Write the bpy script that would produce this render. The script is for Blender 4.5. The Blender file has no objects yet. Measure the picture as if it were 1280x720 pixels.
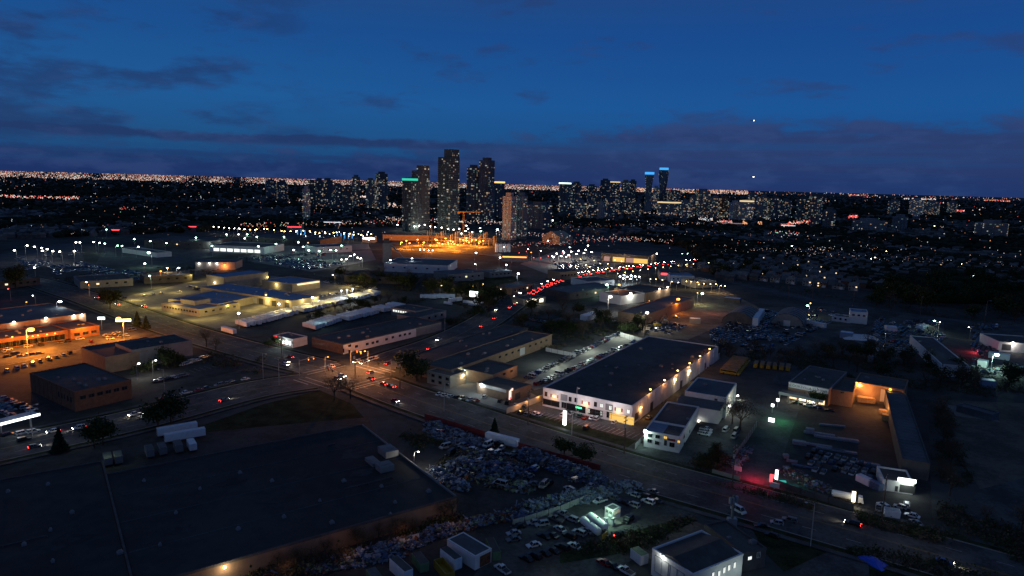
import bpy, math, random
from mathutils import Vector, Matrix
from mathutils.noise import noise as pnoise
rnd = random.Random(7)
S = bpy.context.scene
COL = S.collection
R = math.radians

# ------------------------------------------------------------------ camera
FP, CH = 840.0, 75.0                       # focal length in px of a 1280 px wide frame, flying height
pit, rol = math.atan(130 / FP), R(1.52)
Fw = Vector((0, math.cos(pit), -math.sin(pit)))
U0 = Vector((0, math.sin(pit), math.cos(pit)))
Rt = math.cos(rol) * Vector((1, 0, 0)) + math.sin(rol) * U0
Up = math.cos(rol) * U0 - math.sin(rol) * Vector((1, 0, 0))
cd = bpy.data.cameras.new('camera'); cam = bpy.data.objects.new('camera', cd); COL.objects.link(cam)
cd.sensor_width = 36; cd.lens = 36 * FP / 1280; cd.clip_start = 1; cd.clip_end = 200000
cam.matrix_world = Matrix.Translation((0, 0, CH)) @ Matrix((Rt, Up, -Fw)).transposed().to_4x4()
S.camera = cam

# ------------------------------------------------------------------ view, world, dusk glow
S.view_settings.view_transform = 'Standard'; S.view_settings.look = 'None'
S.view_settings.exposure = 0.0; S.view_settings.gamma = 1.0
S.cycles.use_denoising = True
S.cycles.max_bounces = 4; S.cycles.diffuse_bounces = 2; S.cycles.glossy_bounces = 2
S.cycles.sample_clamp_indirect = 2.0
S.cycles.use_light_tree = True

world = bpy.data.worlds.new('World'); S.world = world; world.use_nodes = True
nt = world.node_tree; nt.nodes.clear()
class N:
    """tiny node-expression helper"""
    def __init__(s, nt): s.nt = nt
    def m(s, op, a, b=None, c=None, clamp=False):
        n = s.nt.nodes.new('ShaderNodeMath'); n.operation = op; n.use_clamp = clamp
        for i, v in enumerate((a, b, c)):
            if v is None: continue
            if isinstance(v, (int, float)): n.inputs[i].default_value = v
            else: s.nt.links.new(v, n.inputs[i])
        return n.outputs[0]
    def step(s, v, lo, hi, tlo=0., thi=1.):
        n = s.nt.nodes.new('ShaderNodeMapRange'); n.interpolation_type = 'SMOOTHSTEP'
        s.nt.links.new(v, n.inputs['Value'])
        n.inputs['From Min'].default_value = lo; n.inputs['From Max'].default_value = hi
        n.inputs['To Min'].default_value = tlo; n.inputs['To Max'].default_value = thi
        return n.outputs['Result']
    def noise(s, vec, scale=1., detail=5., rough=.55):
        n = s.nt.nodes.new('ShaderNodeTexNoise'); n.inputs['Scale'].default_value = scale
        n.inputs['Detail'].default_value = detail; n.inputs['Roughness'].default_value = rough
        if vec is not None: s.nt.links.new(vec, n.inputs['Vector'])
        return n.outputs['Fac']
    def comb(s, x, y, z=0.):
        n = s.nt.nodes.new('ShaderNodeCombineXYZ')
        for i, v in enumerate((x, y, z)):
            if isinstance(v, (int, float)): n.inputs[i].default_value = v
            else: s.nt.links.new(v, n.inputs[i])
        return n.outputs[0]
    def mix(s, f, a, b, blend='MIX'):
        n = s.nt.nodes.new('ShaderNodeMix'); n.data_type = 'RGBA'; n.blend_type = blend
        for i, v in ((0, f), (6, a), (7, b)):
            if isinstance(v, (int, float)): n.inputs[i].default_value = v
            elif isinstance(v, tuple): n.inputs[i].default_value = (*v, 1)
            else: s.nt.links.new(v, n.inputs[i])
        return n.outputs[2]
    def ramp(s, v, stops):
        n = s.nt.nodes.new('ShaderNodeValToRGB'); s.nt.links.new(v, n.inputs[0])
        e = n.color_ramp.elements
        while len(e) < len(stops): e.new(1.)
        for el, (p, c) in zip(e, stops): el.position = p; el.color = (*c, 1)
        return n.outputs[0]
w = N(nt)
tc = nt.nodes.new('ShaderNodeTexCoord'); sp = nt.nodes.new('ShaderNodeSeparateXYZ')
nt.links.new(tc.outputs['Generated'], sp.inputs[0])
el = sp.outputs[2]; az = w.m('ARCTAN2', sp.outputs[0], sp.outputs[1])
sky_clear = w.ramp(w.m('MULTIPLY', el, 1.0, clamp=True),
    [(0., (.010, .040, .155)), (.05, (.0110, .074, .232)), (.11, (.0110, .090, .305)),
     (.20, (.0085, .068, .270)), (.32, (.018, .055, .18)), (1., (.032, .060, .115))])
# a little greener and brighter toward the left (where the sun went down), deeper blue right
leftness = w.step(az, .45, -.55)
sky_clear = w.mix(leftness, sky_clear, w.mix(1., sky_clear, (1.15, 1.12, 1.0), 'MULTIPLY'))
n1 = w.noise(w.comb(w.m('MULTIPLY', az, 7.5), w.m('MULTIPLY', el, 26.), 3.7), 1., 6., .58)
n2 = w.noise(w.comb(w.m('MULTIPLY', az, 3.0), w.m('MULTIPLY', el, 75.), 9.1), 1., 4., .5)
n3 = w.noise(w.comb(w.m('MULTIPLY', az, 15.), w.m('MULTIPLY', el, 44.), 1.3), 1., 7., .6)
top = w.m('ADD', w.step(az, -.30, .33, .040, .094), w.m('MULTIPLY', w.m('SUBTRACT', n3, .5), .085))
band = w.step(w.m('SUBTRACT', top, el), -.004, .018)
band = w.m('MULTIPLY', band, w.step(n2, .30, .55, .62, 1.))
patch = w.m('MULTIPLY', w.step(n1, .43, .62), w.step(az, -.20, -.42))
patch = w.m('MULTIPLY', patch, w.step(el, .028, .05))
patch = w.m('MULTIPLY', patch, .70)
elw = w.m('ADD', el, w.m('MULTIPLY', w.m('SUBTRACT', n3, .5), .022))
for (c_, hw, s0) in ((.052, .010, .88), (.027, .006, .55)):     # long flat streaks on the left
    d_ = w.m('ABSOLUTE', w.m('SUBTRACT', elw, c_))
    patch = w.m('MAXIMUM', patch, w.m('MULTIPLY', w.step(d_, hw, hw * .3), w.step(az, .22, -.12, 0., s0)))
wisp = w.m('MULTIPLY', w.step(n1, .52, .68), .55)
cloud = w.m('MAXIMUM', w.m('MAXIMUM', w.m('MULTIPLY', band, .88), patch), wisp)
cloud_col = w.mix(w.step(az, -.35, .3), (.0145, .036, .125), (.025, .044, .140))
cloud_col = w.mix(w.step(el, .0, .055), w.mix(.5, cloud_col, (.010, .024, .115)), cloud_col)
cloud_col = w.mix(w.m('MULTIPLY', w.step(n3, .44, .66), .60), cloud_col, (.034, .064, .185))
skyc = w.mix(cloud, sky_clear, cloud_col)
nish = nt.nodes.new('ShaderNodeTexSky'); nish.sky_type = 'NISHITA'; nish.sun_disc = False
nish.sun_elevation = R(-3); nish.sun_rotation = R(250)
skyc = w.mix(.012, skyc, nish.outputs[0], 'ADD')
bg = nt.nodes.new('ShaderNodeBackground'); nt.links.new(skyc, bg.inputs[0]); bg.inputs[1].default_value = 1.0
out = nt.nodes.new('ShaderNodeOutputWorld'); nt.links.new(bg.outputs[0], out.inputs[0])

sl = bpy.data.lights.new('afterglow', 'SUN'); sl.energy = .04; sl.angle = R(60); sl.color = (1., .92, .85)
so = bpy.data.objects.new('afterglow', sl); COL.objects.link(so)
so.rotation_euler = (R(48), 0, R(-20))

# ------------------------------------------------------------------ pixel <-> world (layout is read off the photograph's ground points)
def ray(px, py): return Fw + Rt * ((px - 640) / FP) + Up * ((360 - py) / FP)
def G(px, py, z=0.):
    d = ray(px, py); t = (z - CH) / d.z
    return Vector((d.x * t, d.y * t))
def AT(px, py, D):                         # point at distance D (along y) on that line of sight
    d = ray(px, py); t = D / d.y
    return Vector((d.x * t, D, CH + d.z * t))
def P(x, y, z=0.):
    v = Vector((x, y, z - CH)); a = v.dot(Fw)
    if a <= 0: return (-999, -999)
    return (640 + FP * v.dot(Rt) / a, 360 - FP * v.dot(Up) / a)
def hor(px): return 213 + .0266 * px
def _dir(a, c): d = G(*c) - G(*a); return math.atan2(d.y, d.x)
AA, AB_ = _dir((1100, 674), (520, 500)), _dir((0, 562), (320, 487))      # the two street directions
print('streets', math.degrees(AA), math.degrees(AB_))
dirA = Vector((math.cos(AA), math.sin(AA))); dirB = Vector((math.cos(AB_), math.sin(AB_)))

# ------------------------------------------------------------------ materials
MATS = {}
def mat(name, col, rough=.8, metal=0., emit=None, es=0., var=0., scale=.3, spec=.2, sample=True, bump=0., col2=None, thr=None):
    m = bpy.data.materials.new(name); m.use_nodes = True; t = m.node_tree; b = t.nodes['Principled BSDF']
    b.inputs['Base Color'].default_value = (*col, 1); b.inputs['Roughness'].default_value = rough
    b.inputs['Metallic'].default_value = metal; b.inputs['Specular IOR Level'].default_value = spec
    q = N(t)
    if var or col2:
        g = t.nodes.new('ShaderNodeNewGeometry').outputs['Position']
        f1 = q.noise(g, scale, 6., .6); f2 = q.noise(g, scale * 9, 3., .6)
        f = q.m('ADD', q.m('MULTIPLY', f1, .65), q.m('MULTIPLY', f2, .35))
        c2 = col2 or tuple(c * (1 + var) for c in col); c1 = col if col2 else tuple(c * (1 - var) for c in col)
        lo, hi = thr or (.38, .62)
        t.links.new(q.mix(q.step(f, lo, hi), c1, c2), b.inputs['Base Color'])
        if bump:
            bn = t.nodes.new('ShaderNodeBump'); bn.inputs['Strength'].default_value = bump
            t.links.new(f2, bn.inputs['Height']); t.links.new(bn.outputs[0], b.inputs['Normal'])
    if emit:
        b.inputs['Emission Color'].default_value = (*emit, 1); b.inputs['Emission Strength'].default_value = es
        if not sample: m.cycles.emission_sampling = 'NONE'
    MATS[name] = m; return m
mat('dark_ground', (.040, .043, .040), .95, scale=.02, col2=(.080, .083, .082), spec=.05)
mat('bare_earth', (.075, .066, .056), .95, scale=.05, col2=(.14, .125, .105), spec=.05)
mat('grass', (.022, .030, .015), .95, var=.5, scale=.15, spec=.05)
mat('asphalt', (.056, .059, .064), .85, var=.42, scale=.09, bump=.15)
mat('asphalt_old', (.040, .040, .041), .9, var=.38, scale=.05, bump=.2)
mat('gravel', (.066, .068, .068), .95, var=.4, scale=.07, bump=.3)
mat('dirt', (.15, .125, .09), .95, var=.35, scale=.1)
mat('concrete', (.17, .165, .155), .85, var=.15, scale=.2)
mat('kerb_concrete', (.21, .205, .19), .8, var=.12, scale=.5)
mat('road_paint', (.27, .27, .27), .6, var=.2, scale=.8)
mat('yellow_paint', (.22, .16, .04), .6, var=.2, scale=.8)
mat('roof_membrane', (.030, .029, .029), .9, scale=.02, bump=.15, col2=(.060, .058, .056), thr=(.36, .66))
mat('roof_tar', (.060, .056, .054), .9, scale=.03, bump=.15, col2=(.11, .103, .10), thr=(.36, .66))
mat('roof_gray', (.10, .11, .12), .85, var=.2, scale=.08)
mat('roof_blue', (.16, .22, .33), .6, var=.12, scale=.08)
mat('roof_shingle', (.085, .083, .082), .9, var=.3, scale=.3)
mat('roof_shingle_pale', (.15, .148, .146), .9, var=.25, scale=.3)
mat('wall_white', (.62, .61, .60), .75, var=.07, scale=.25)
mat('wall_cream', (.30, .27, .21), .8, var=.1, scale=.25)
mat('wall_tan', (.23, .155, .105), .85, var=.12, scale=.4)
mat('wall_brick', (.17, .085, .055), .9, var=.2, scale=.6)
mat('wall_grey', (.20, .20, .20), .85, var=.12, scale=.3)
mat('wall_dark', (.085, .08, .08), .85, var=.2, scale=.3)
mat('metal_grey', (.33, .34, .35), .5, .4, var=.15, scale=.8)
mat('dark_metal', (.06, .06, .065), .5, .3)
mat('wood_pole', (.10, .075, .055), .9, var=.2, scale=2)
mat('glass_dark', (.012, .015, .018), .12, spec=.6)
mat('door_white', (.5, .5, .5), .6)
mat('bark', (.055, .043, .032), .95, var=.3, scale=2)
mat('leaf_dark', (.036, .050, .022), .95, var=.5, scale=.5, spec=.05)
mat('leaf_conifer', (.026, .042, .026), .95, var=.5, scale=.5, spec=.05)
mat('twig_brown', (.075, .062, .045), .95, var=.5, scale=.5, spec=.05)
mat('leaf_far', (.026, .032, .022), .97, var=.6, scale=.02, spec=.02)
mat('tyre', (.012, .012, .012), .9)
mat('rust', (.14, .055, .03), .9, var=.4, scale=1.)
mat('red_paint', (.20, .032, .03), .6, var=.2, scale=.6)
mat('timber', (.36, .24, .13), .85, var=.3, scale=1.5)
mat('tank_white', (.70, .72, .70), .4, var=.05, scale=.5)
mat('yellow_metal', (.30, .20, .03), .5, var=.12, scale=.8)
mat('green_metal', (.14, .22, .11), .6, var=.15, scale=.8)
mat('blue_tarp', (.03, .09, .55), .5, var=.12, scale=1)
mat('white_tarp', (.55, .60, .66), .5, var=.12, scale=1)
mat('trailer_white', (.68, .70, .73), .45, var=.08, scale=.6)
mat('trailer_roof', (.60, .63, .68), .5, var=.15, scale=.4)
mat('water', (.010, .014, .018), .08, spec=.5)
for n_, c_ in dict(white=(.66, .66, .66), silver=(.36, .37, .39), grey=(.13, .135, .14), black=(.012, .012, .014),
                   red=(.30, .015, .012), blue=(.03, .07, .24), beige=(.30, .26, .19)).items():
    mat('paint_' + n_, c_, .28, .15, spec=.5)
WARM, ORG, WHT, GRN, RED, BLU = (1, .62, .30), (1, .36, .07), (1, .93, .82), (.55, 1, .72), (1, .05, .04), (.12, .35, 1)
COOL = (.78, .92, 1.)
def em(name, col, s, sample=False): return mat(name, (.02, .02, .02), .6, emit=col, es=s, sample=sample)
em('lamp_orange', (1, .32, .05), 7); em('lamp_white', (1, .95, .82), 22); em('lamp_green', (.55, 1, .75), 18); em('lamp_warm', (1, .66, .25), 20)
em('lamp_cool', (.75, .9, 1), 20); em('lamp_red', RED, 12); em('lamp_yellow', (1, .62, .18), 6)
em('headlight_on', (1, .93, .75), 60); em('taillight_on', (1, .03, .02), 34)
mat('headlight_off', (.5, .5, .5), .2); mat('taillight_off', (.2, .01, .01), .3)
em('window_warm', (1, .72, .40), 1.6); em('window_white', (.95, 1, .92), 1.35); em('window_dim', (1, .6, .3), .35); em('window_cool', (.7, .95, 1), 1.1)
em('yellow_glow', (1, .60, .14), 1.0)
em('sign_white', (.92, 1, .98), 4.5, True); em('sign_red', (1, .05, .06), 3.2); em('sign_green', (.1, 1, .45), 2.5); em('sign_yellow', (1, .95, .35), 5, True)
em('sign_teal', (.05, .75, .62), .55); em('sign_blue', (.05, .38, 1), 1.5); em('sign_orange', (1, .30, .05), 3.5)
em('far_white', (1, .72, .62), 1.3); em('far_cool', (.85, .93, 1), 1.25); em('far_orange', (1, .42, .18), .95); em('far_red', (1, .12, .10), 1.0)
em('far_green', (.4, 1, .65), 1.2); em('far_dim', (1, .55, .45), .42); em('shop_glow', (1, .88, .62), 3.0)

# ------------------------------------------------------------------ mesh helpers
VS = .71                                   # true-size vehicles are shrunk to the working scale; everything is enlarged by 1/VS at the end
class MB:
    def __init__(s): s.v = []; s.f = []; s.mi = []; s.k = 0
    def poly(s, pts): n = len(s.v); s.v += [tuple(p) for p in pts]; s.f.append(tuple(range(n, n + len(pts)))); s.mi.append(s.k)
    def prism(s, pts, z0, z1, top_scale=1., cap=True):
        n = len(s.v); m = len(pts)
        cx = sum(p[0] for p in pts) / m; cy = sum(p[1] for p in pts) / m
        s.v += [(p[0], p[1], z0) for p in pts] + [(cx + (p[0] - cx) * top_scale, cy + (p[1] - cy) * top_scale, z1) for p in pts]
        for i in range(m):
            j = (i + 1) % m; s.f.append((n + i, n + j, n + m + j, n + m + i)); s.mi.append(s.k)
        if cap:
            s.f.append(tuple(n + m + i for i in range(m))); s.mi.append(s.k)
            s.f.append(tuple(n + i for i in reversed(range(m)))); s.mi.append(s.k)
    def box(s, x0, x1, y0, y1, z0, z1, M=None):
        n = len(s.v); P_ = [(x, y, z) for z in (z0, z1) for x, y in ((x0, y0), (x1, y0), (x1, y1), (x0, y1))]
        if M is not None: P_ = [tuple(M @ Vector(p)) for p in P_]
        s.v += P_
        for f in ((0, 3, 2, 1), (4, 5, 6, 7), (0, 1, 5, 4), (1, 2, 6, 5), (2, 3, 7, 6), (3, 0, 4, 7)):
            s.f.append(tuple(n + i for i in f)); s.mi.append(s.k)
    def tube(s, a, b, r0, r1=None, n=6):
        r1 = r0 if r1 is None else r1; a = Vector(a); b = Vector(b); d = (b - a).normalized()
        u = d.cross(Vector((0, 0, 1)) if abs(d.z) < .9 else Vector((1, 0, 0))).normalized(); v = d.cross(u)
        o = len(s.v)
        for c, r in ((a, r0), (b, r1)):
            for i in range(n):
                t = 2 * math.pi * i / n; s.v.append(tuple(c + (u * math.cos(t) + v * math.sin(t)) * r))
        for i in range(n):
            j = (i + 1) % n; s.f.append((o + i, o + n + i, o + n + j, o + j)); s.mi.append(s.k)
        s.f.append(tuple(o + i for i in range(n))); s.mi.append(s.k)
        s.f.append(tuple(o + n + i for i in reversed(range(n)))); s.mi.append(s.k)
    def ball(s, c, r, seg=6, rings=4, sq=(1, 1, 1), wob=0.):
        o = len(s.v); c = Vector(c)
        s.v.append((c.x, c.y, c.z + r * sq[2]))
        for i in range(1, rings):
            th = math.pi * i / rings
            for j in range(seg):
                ph = 2 * math.pi * (j + .5 * (i % 2)) / seg; k = r * (1 + wob * (rnd.random() - .5))
                s.v.append((c.x + k * sq[0] * math.sin(th) * math.cos(ph), c.y + k * sq[1] * math.sin(th) * math.sin(ph), c.z + k * sq[2] * math.cos(th)))
        s.v.append((c.x, c.y, c.z - r * sq[2])); L = len(s.v) - 1
        for j in range(seg):
            k = (j + 1) % seg
            s.f.append((o, o + 1 + j, o + 1 + k)); s.mi.append(s.k)
            for i in range(rings - 2):
                a = o + 1 + i * seg
                s.f.append((a + j, a + seg + j, a + seg + k, a + k)); s.mi.append(s.k)
            a = o + 1 + (rings - 2) * seg
            s.f.append((L, a + k, a + j)); s.mi.append(s.k)
    def octa(s, c, r):
        o = len(s.v); x, y, z = c
        s.v += [(x + r, y, z), (x, y + r, z), (x - r, y, z), (x, y - r, z), (x, y, z + r), (x, y, z - r)]
        for i in range(4):
            j = (i + 1) % 4; s.f += [(o + i, o + j, o + 4), (o + j, o + i, o + 5)]; s.mi += [s.k, s.k]
    def mesh(s, name, mats):
        me = bpy.data.meshes.new(name); me.from_pydata(s.v, [], s.f)
        for m in ([mats] if isinstance(mats, str) else mats): me.materials.append(MATS[m])
        if not isinstance(mats, str): me.polygons.foreach_set('material_index', s.mi)
        me.update(); return me
    def build(s, name, mats, parent=None, **kw):
        o = bpy.data.objects.new(name, s.mesh(name, mats)); COL.objects.link(o)
        if parent is not None: o.parent = parent
        for k, v in kw.items(): o[k] = v
        return o
def thing(name, label, cat, loc=(0, 0, 0), rz=0., group=None):
    o = bpy.data.objects.new(name, None); o.empty_display_size = 1; COL.objects.link(o)
    o.location = (loc[0], loc[1], loc[2] if len(loc) > 2 else 0); o.rotation_euler = (0, 0, rz)
    o['label'] = label; o['category'] = cat
    if group: o['group'] = group
    return o
def tag(o, label, cat, group=None, kind=None):
    o['label'] = label; o['category'] = cat
    if group: o['group'] = group
    if kind: o['kind'] = kind
    return o
def dup(root, loc, rz, label=None, group=None, scale=None, mats=None):
    r = root.copy(); COL.objects.link(r); r.location = (loc[0], loc[1], loc[2] if len(loc) > 2 else 0); r.rotation_euler = (0, 0, rz)
    if scale: r.scale = scale if isinstance(scale, tuple) else (scale,) * 3
    if label: r['label'] = label
    if group: r['group'] = group
    for ch in list(root.children):
        c = ch.copy(); COL.objects.link(c); c.parent = r
        base = ch.name.split('.')[0]
        if mats and base in mats: c.material_slots[0].link = 'OBJECT'; c.material_slots[0].material = MATS[mats[base]]
        for g in ch.children: d = g.copy(); COL.objects.link(d); d.parent = c
    return r
def drop(root):
    for c in list(root.children):
        for g in list(c.children): bpy.data.objects.remove(g)
        bpy.data.objects.remove(c)
    bpy.data.objects.remove(root)
def light(x, y, z, col, power, rad=.3, kind='POINT', parent=None, **kw):
    l = bpy.data.lights.new('lamp_or_added_light', kind); l.energy = power; l.color = col; l.shadow_soft_size = rad
    o = bpy.data.objects.new('lamp_or_added_light', l); COL.objects.link(o); o.location = (x, y, z)
    if kind == 'SPOT': l.spot_size = kw.get('size', R(150)); l.spot_blend = .7; o.rotation_euler = kw.get('rot', (0, 0, 0))
    if parent: o.parent = parent; 
    return o
ORD = ['first', 'second', 'third', 'fourth', 'fifth', 'sixth', 'seventh', 'eighth', 'ninth', 'tenth', 'eleventh', 'twelfth', 'thirteenth',
       'fourteenth', 'fifteenth', 'sixteenth', 'seventeenth', 'eighteenth', 'nineteenth', 'twentieth']
def ordw(i):
    if i < 20: return ORD[i]
    t = {2: 'twenty', 3: 'thirty', 4: 'forty', 5: 'fifty'}[(i + 1) // 10]
    return (t[:-1] + 'ieth') if (i + 1) % 10 == 0 else t + '-' + ORD[(i + 1) % 10 - 1]

# ------------------------------------------------------------------ the setting: ground, roads, lots
LV = [0.0]
def level(): LV[0] += .004; return LV[0]
def sheet(name, pts, m, z=None, px=True):
    z = level() if z is None else z; b = MB()
    b.poly([(*(G(*p) if px else Vector(p)), z) for p in pts]); 
    return b.build(name, m, kind='structure')
b = MB(); b.poly([(-90000, -2000, 0), (90000, -2000, 0), (90000, 140000, 0), (-90000, 140000, 0)])
b.build('ground', 'dark_ground', kind='structure')

def catmull(pts, n=8):
    o = []; q = [pts[0] * 2 - pts[1]] + pts + [pts[-1] * 2 - pts[-2]]
    for i in range(1, len(q) - 2):
        for k in range(n):
            t = k / n; a, b_, c, d = q[i - 1:i + 3]
            o.append(.5 * ((2 * b_) + (c - a) * t + (2 * a - 5 * b_ + 4 * c - d) * t * t + (3 * b_ - a - 3 * c + d) * t ** 3))
    return o + [pts[-1]]
def offs(line, d):
    o = []
    for i, p in enumerate(line):
        t = (line[min(i + 1, len(line) - 1)] - line[max(i - 1, 0)]).normalized(); o.append(p + Vector((-t.y, t.x)) * d)
    return o
def ribbon(name, line, d0, d1, m, z0, h=0., skip=None, **kw):
    b = MB(); L, Rr = offs(line, d0), offs(line, d1)
    for i in range(len(line) - 1):
        if skip and skip((line[i] + line[i + 1]) / 2): continue
        if h: b.prism([L[i], Rr[i], Rr[i + 1], L[i + 1]], z0, z0 + h)
        else: b.poly([(*L[i], z0), (*Rr[i], z0), (*Rr[i + 1], z0), (*L[i + 1], z0)])
    return b.build(name, m, kind='structure', **kw)
def resample(line, step):
    o = [line[0]]; acc = 0.
    for a, c in zip(line, line[1:]):
        L = (c - a).length; t = step - acc
        while t <= L: o.append(a + (c - a) * (t / L)); t += step
        acc = (acc + L) % step if L else acc
    return o
XC = G(432, 470)                              # the crossroads
nearx = lambda p, r=16: (p - XC).length < r
# lots and yards first (lowest levels)
sheet('parking_lot', [(-60, 560), (60, 520), (150, 500), (330, 455), (300, 430), (170, 405), (60, 440), (-60, 470)], 'asphalt_old')
sheet('parking_lot', [(-40, 462), (0, 456), (100, 440), (200, 416), (150, 398), (60, 408), (-40, 424)], 'asphalt')
sheet('parking_lot', [(125, 378), (240, 352), (330, 344), (410, 352), (475, 366), (425, 382), (330, 402), (262, 412), (180, 392)], 'concrete')
sheet('parking_lot', [(-80, 625), (150, 560), (250, 530), (330, 520), (460, 520), (470, 545), (200, 590), (-80, 660)], 'asphalt_old')
sheet('lawn', [(215, 545), (330, 505), (400, 488), (440, 505), (455, 522), (310, 535)], 'grass')
sheet('lawn', [(628, 515), (640, 510), (800, 548), (775, 566), (640, 535)], 'grass')
sheet('parking_lot', [(640, 508), (676, 497), (805, 528), (812, 545), (800, 552)], 'asphalt')
sheet('service_lane', [(800, 545), (812, 530), (905, 442), (930, 452), (830, 560)], 'asphalt')
sheet('car_lot', [(655, 478), (780, 412), (812, 424), (690, 482), (668, 488)], 'concrete')
sheet('parking_lot', [(520, 487), (560, 480), (640, 478), (680, 500), (632, 516), (610, 520)], 'concrete')
sheet('parking_lot', [(780, 566), (830, 556), (905, 520), (960, 480), (1000, 470), (920, 600), (890, 596)], 'asphalt')
sheet('scrap_yard_floor', [(528, 523), (790, 600), (800, 618), (640, 700), (560, 740), (250, 760), (300, 718), (575, 645), (500, 570), (520, 545)], 'asphalt_old')
sheet('gravel_yard', [(640, 660), (790, 596), (870, 622), (880, 640), (700, 760), (560, 760)], 'gravel')
sheet('lawn', [(700, 690), (860, 645), (872, 650), (790, 690), (700, 705)], 'grass')
sheet('dirt_strip', [(795, 690), (868, 652), (890, 660), (815, 700)], 'dirt')
sheet('lumber_yard_floor', [(965, 607), (985, 505), (1000, 480), (1160, 505), (1165, 650), (1100, 640)], 'asphalt_old')
sheet('access_road', [(915, 606), (965, 610), (1010, 480), (1000, 455), (975, 455), (960, 490)], 'asphalt')
sheet('parking_lot', [(880, 650), (960, 652), (1100, 690), (1180, 740), (960, 760), (1020, 690)], 'asphalt')
sheet('lawn', [(935, 652), (1000, 672), (1035, 690), (980, 715), (955, 690)], 'grass')
sheet('lawn', [(1085, 700), (1110, 690), (1250, 728), (1240, 760), (1090, 760)], 'grass')
sheet('earth_slope', [(1172, 500), (1300, 505), (1330, 560), (1290, 600), (1225, 612), (1200, 575), (1180, 540)], 'bare_earth')
sheet('pale_clearing', [(1180, 505), (1235, 515), (1250, 528), (1195, 520)], 'concrete')
sheet('pond', [(1200, 640), (1225, 612), (1290, 595), (1330, 640), (1310, 668), (1230, 665)], 'gravel')
sheet('trailer_yard', [(265, 420), (330, 395), (480, 368), (510, 385), (400, 412), (300, 425)], 'asphalt_old')
sheet('trailer_yard', [(335, 432), (385, 405), (500, 388), (500, 398), (400, 432)], 'asphalt_old')
sheet('wrecking_yard_floor', [(860, 420), (940, 385), (1050, 382), (1100, 400), (1000, 440), (930, 460)], 'gravel')
sheet('wrecking_yard_floor', [(1050, 420), (1130, 392), (1180, 400), (1180, 450), (1100, 440)], 'gravel')
sheet('parking_lot', [(1212, 402), (1290, 400), (1330, 440), (1320, 480), (1215, 470)], 'gravel')
sheet('contractor_yard', [(770, 420), (800, 390), (900, 360), (950, 385), (860, 425)], 'dirt')
sheet('concrete_apron', [(690, 400), (745, 382), (790, 378), (790, 392), (700, 412)], 'asphalt')
sheet('parking_lot', [(0, 318), (100, 302), (105, 325), (0, 345)], 'asphalt')
sheet('parking_lot', [(130, 310), (230, 303), (280, 318), (200, 335), (120, 330)], 'asphalt')
sheet('parking_lot', [(300, 325), (340, 308), (460, 305), (470, 325), (390, 340)], 'concrete')
sheet('shopping_plaza_lot', [(650, 330), (700, 312), (800, 318), (760, 338), (690, 345)], 'concrete')
sheet('construction_pit', [(486, 304), (505, 296), (608, 295), (618, 301), (570, 309), (505, 308)], 'dirt', z=.05)
sheet('parking_lot', [(540, 355), (590, 335), (640, 345), (620, 365), (560, 372)], 'asphalt')
sheet('parking_lot', [(550, 345), (610, 340), (655, 348), (600, 372)], 'grass')

ZR = .16
lineA = catmull([G(*q) for q in [(1420, 766), (1240, 714), (1100, 674), (960, 635), (750, 576), (520, 500), (430, 468), (335, 444), (225, 413), (150, 387), (95, 368), (20, 347), (-120, 320)]], 10)
lineB = catmull([G(*q) for q in [(-220, 610), (0, 562), (170, 525), (320, 487), (430, 469), (500, 446), (560, 425), (604, 403), (634, 383), (662, 364), (700, 350), (760, 338), (860, 327), (960, 316), (1020, 309), (1150, 296)]], 10)
ribbon('main_road', lineA, -9.5, 9.5, 'asphalt', ZR)
ribbon('side_road', lineB, -9.5, 9.5, 'asphalt', ZR + .004)
lineC = catmull([G(*q) for q in [(760, 372), (850, 352), (900, 350), (1000, 372), (1100, 388), (1200, 402), (1400, 425)]], 8)
ribbon('back_road', lineC, -6, 6, 'asphalt', ZR - .01)
lineD = catmull([G(*q) for q in [(95, 368), (160, 352), (240, 338), (330, 322), (480, 312), (620, 320), (740, 338)]], 6)
ribbon('cross_road', lineD, -5, 5, 'asphalt', ZR - .012)
lineE = catmull([G(*q) for q in [(985, 704), (1035, 692), (1070, 672)]], 6)
for ln, other in ((lineA, lineB), (lineB, lineA)):
    def sk(p, o=other): return min((p - q).length for q in o[::2]) < 15
    fine = resample(ln, 4.)
    for s_ in (-1, 1):
        ribbon('kerb', fine, s_ * 9.5, s_ * 9.85, 'kerb_concrete', ZR, .13, sk)
        ribbon('pavement', fine, s_ * 11.6, s_ * 13.2, 'asphalt', ZR, .12, sk)
        ribbon('verge', fine, s_ * 9.86, s_ * 11.6, 'grass', ZR, .10, sk)
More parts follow.
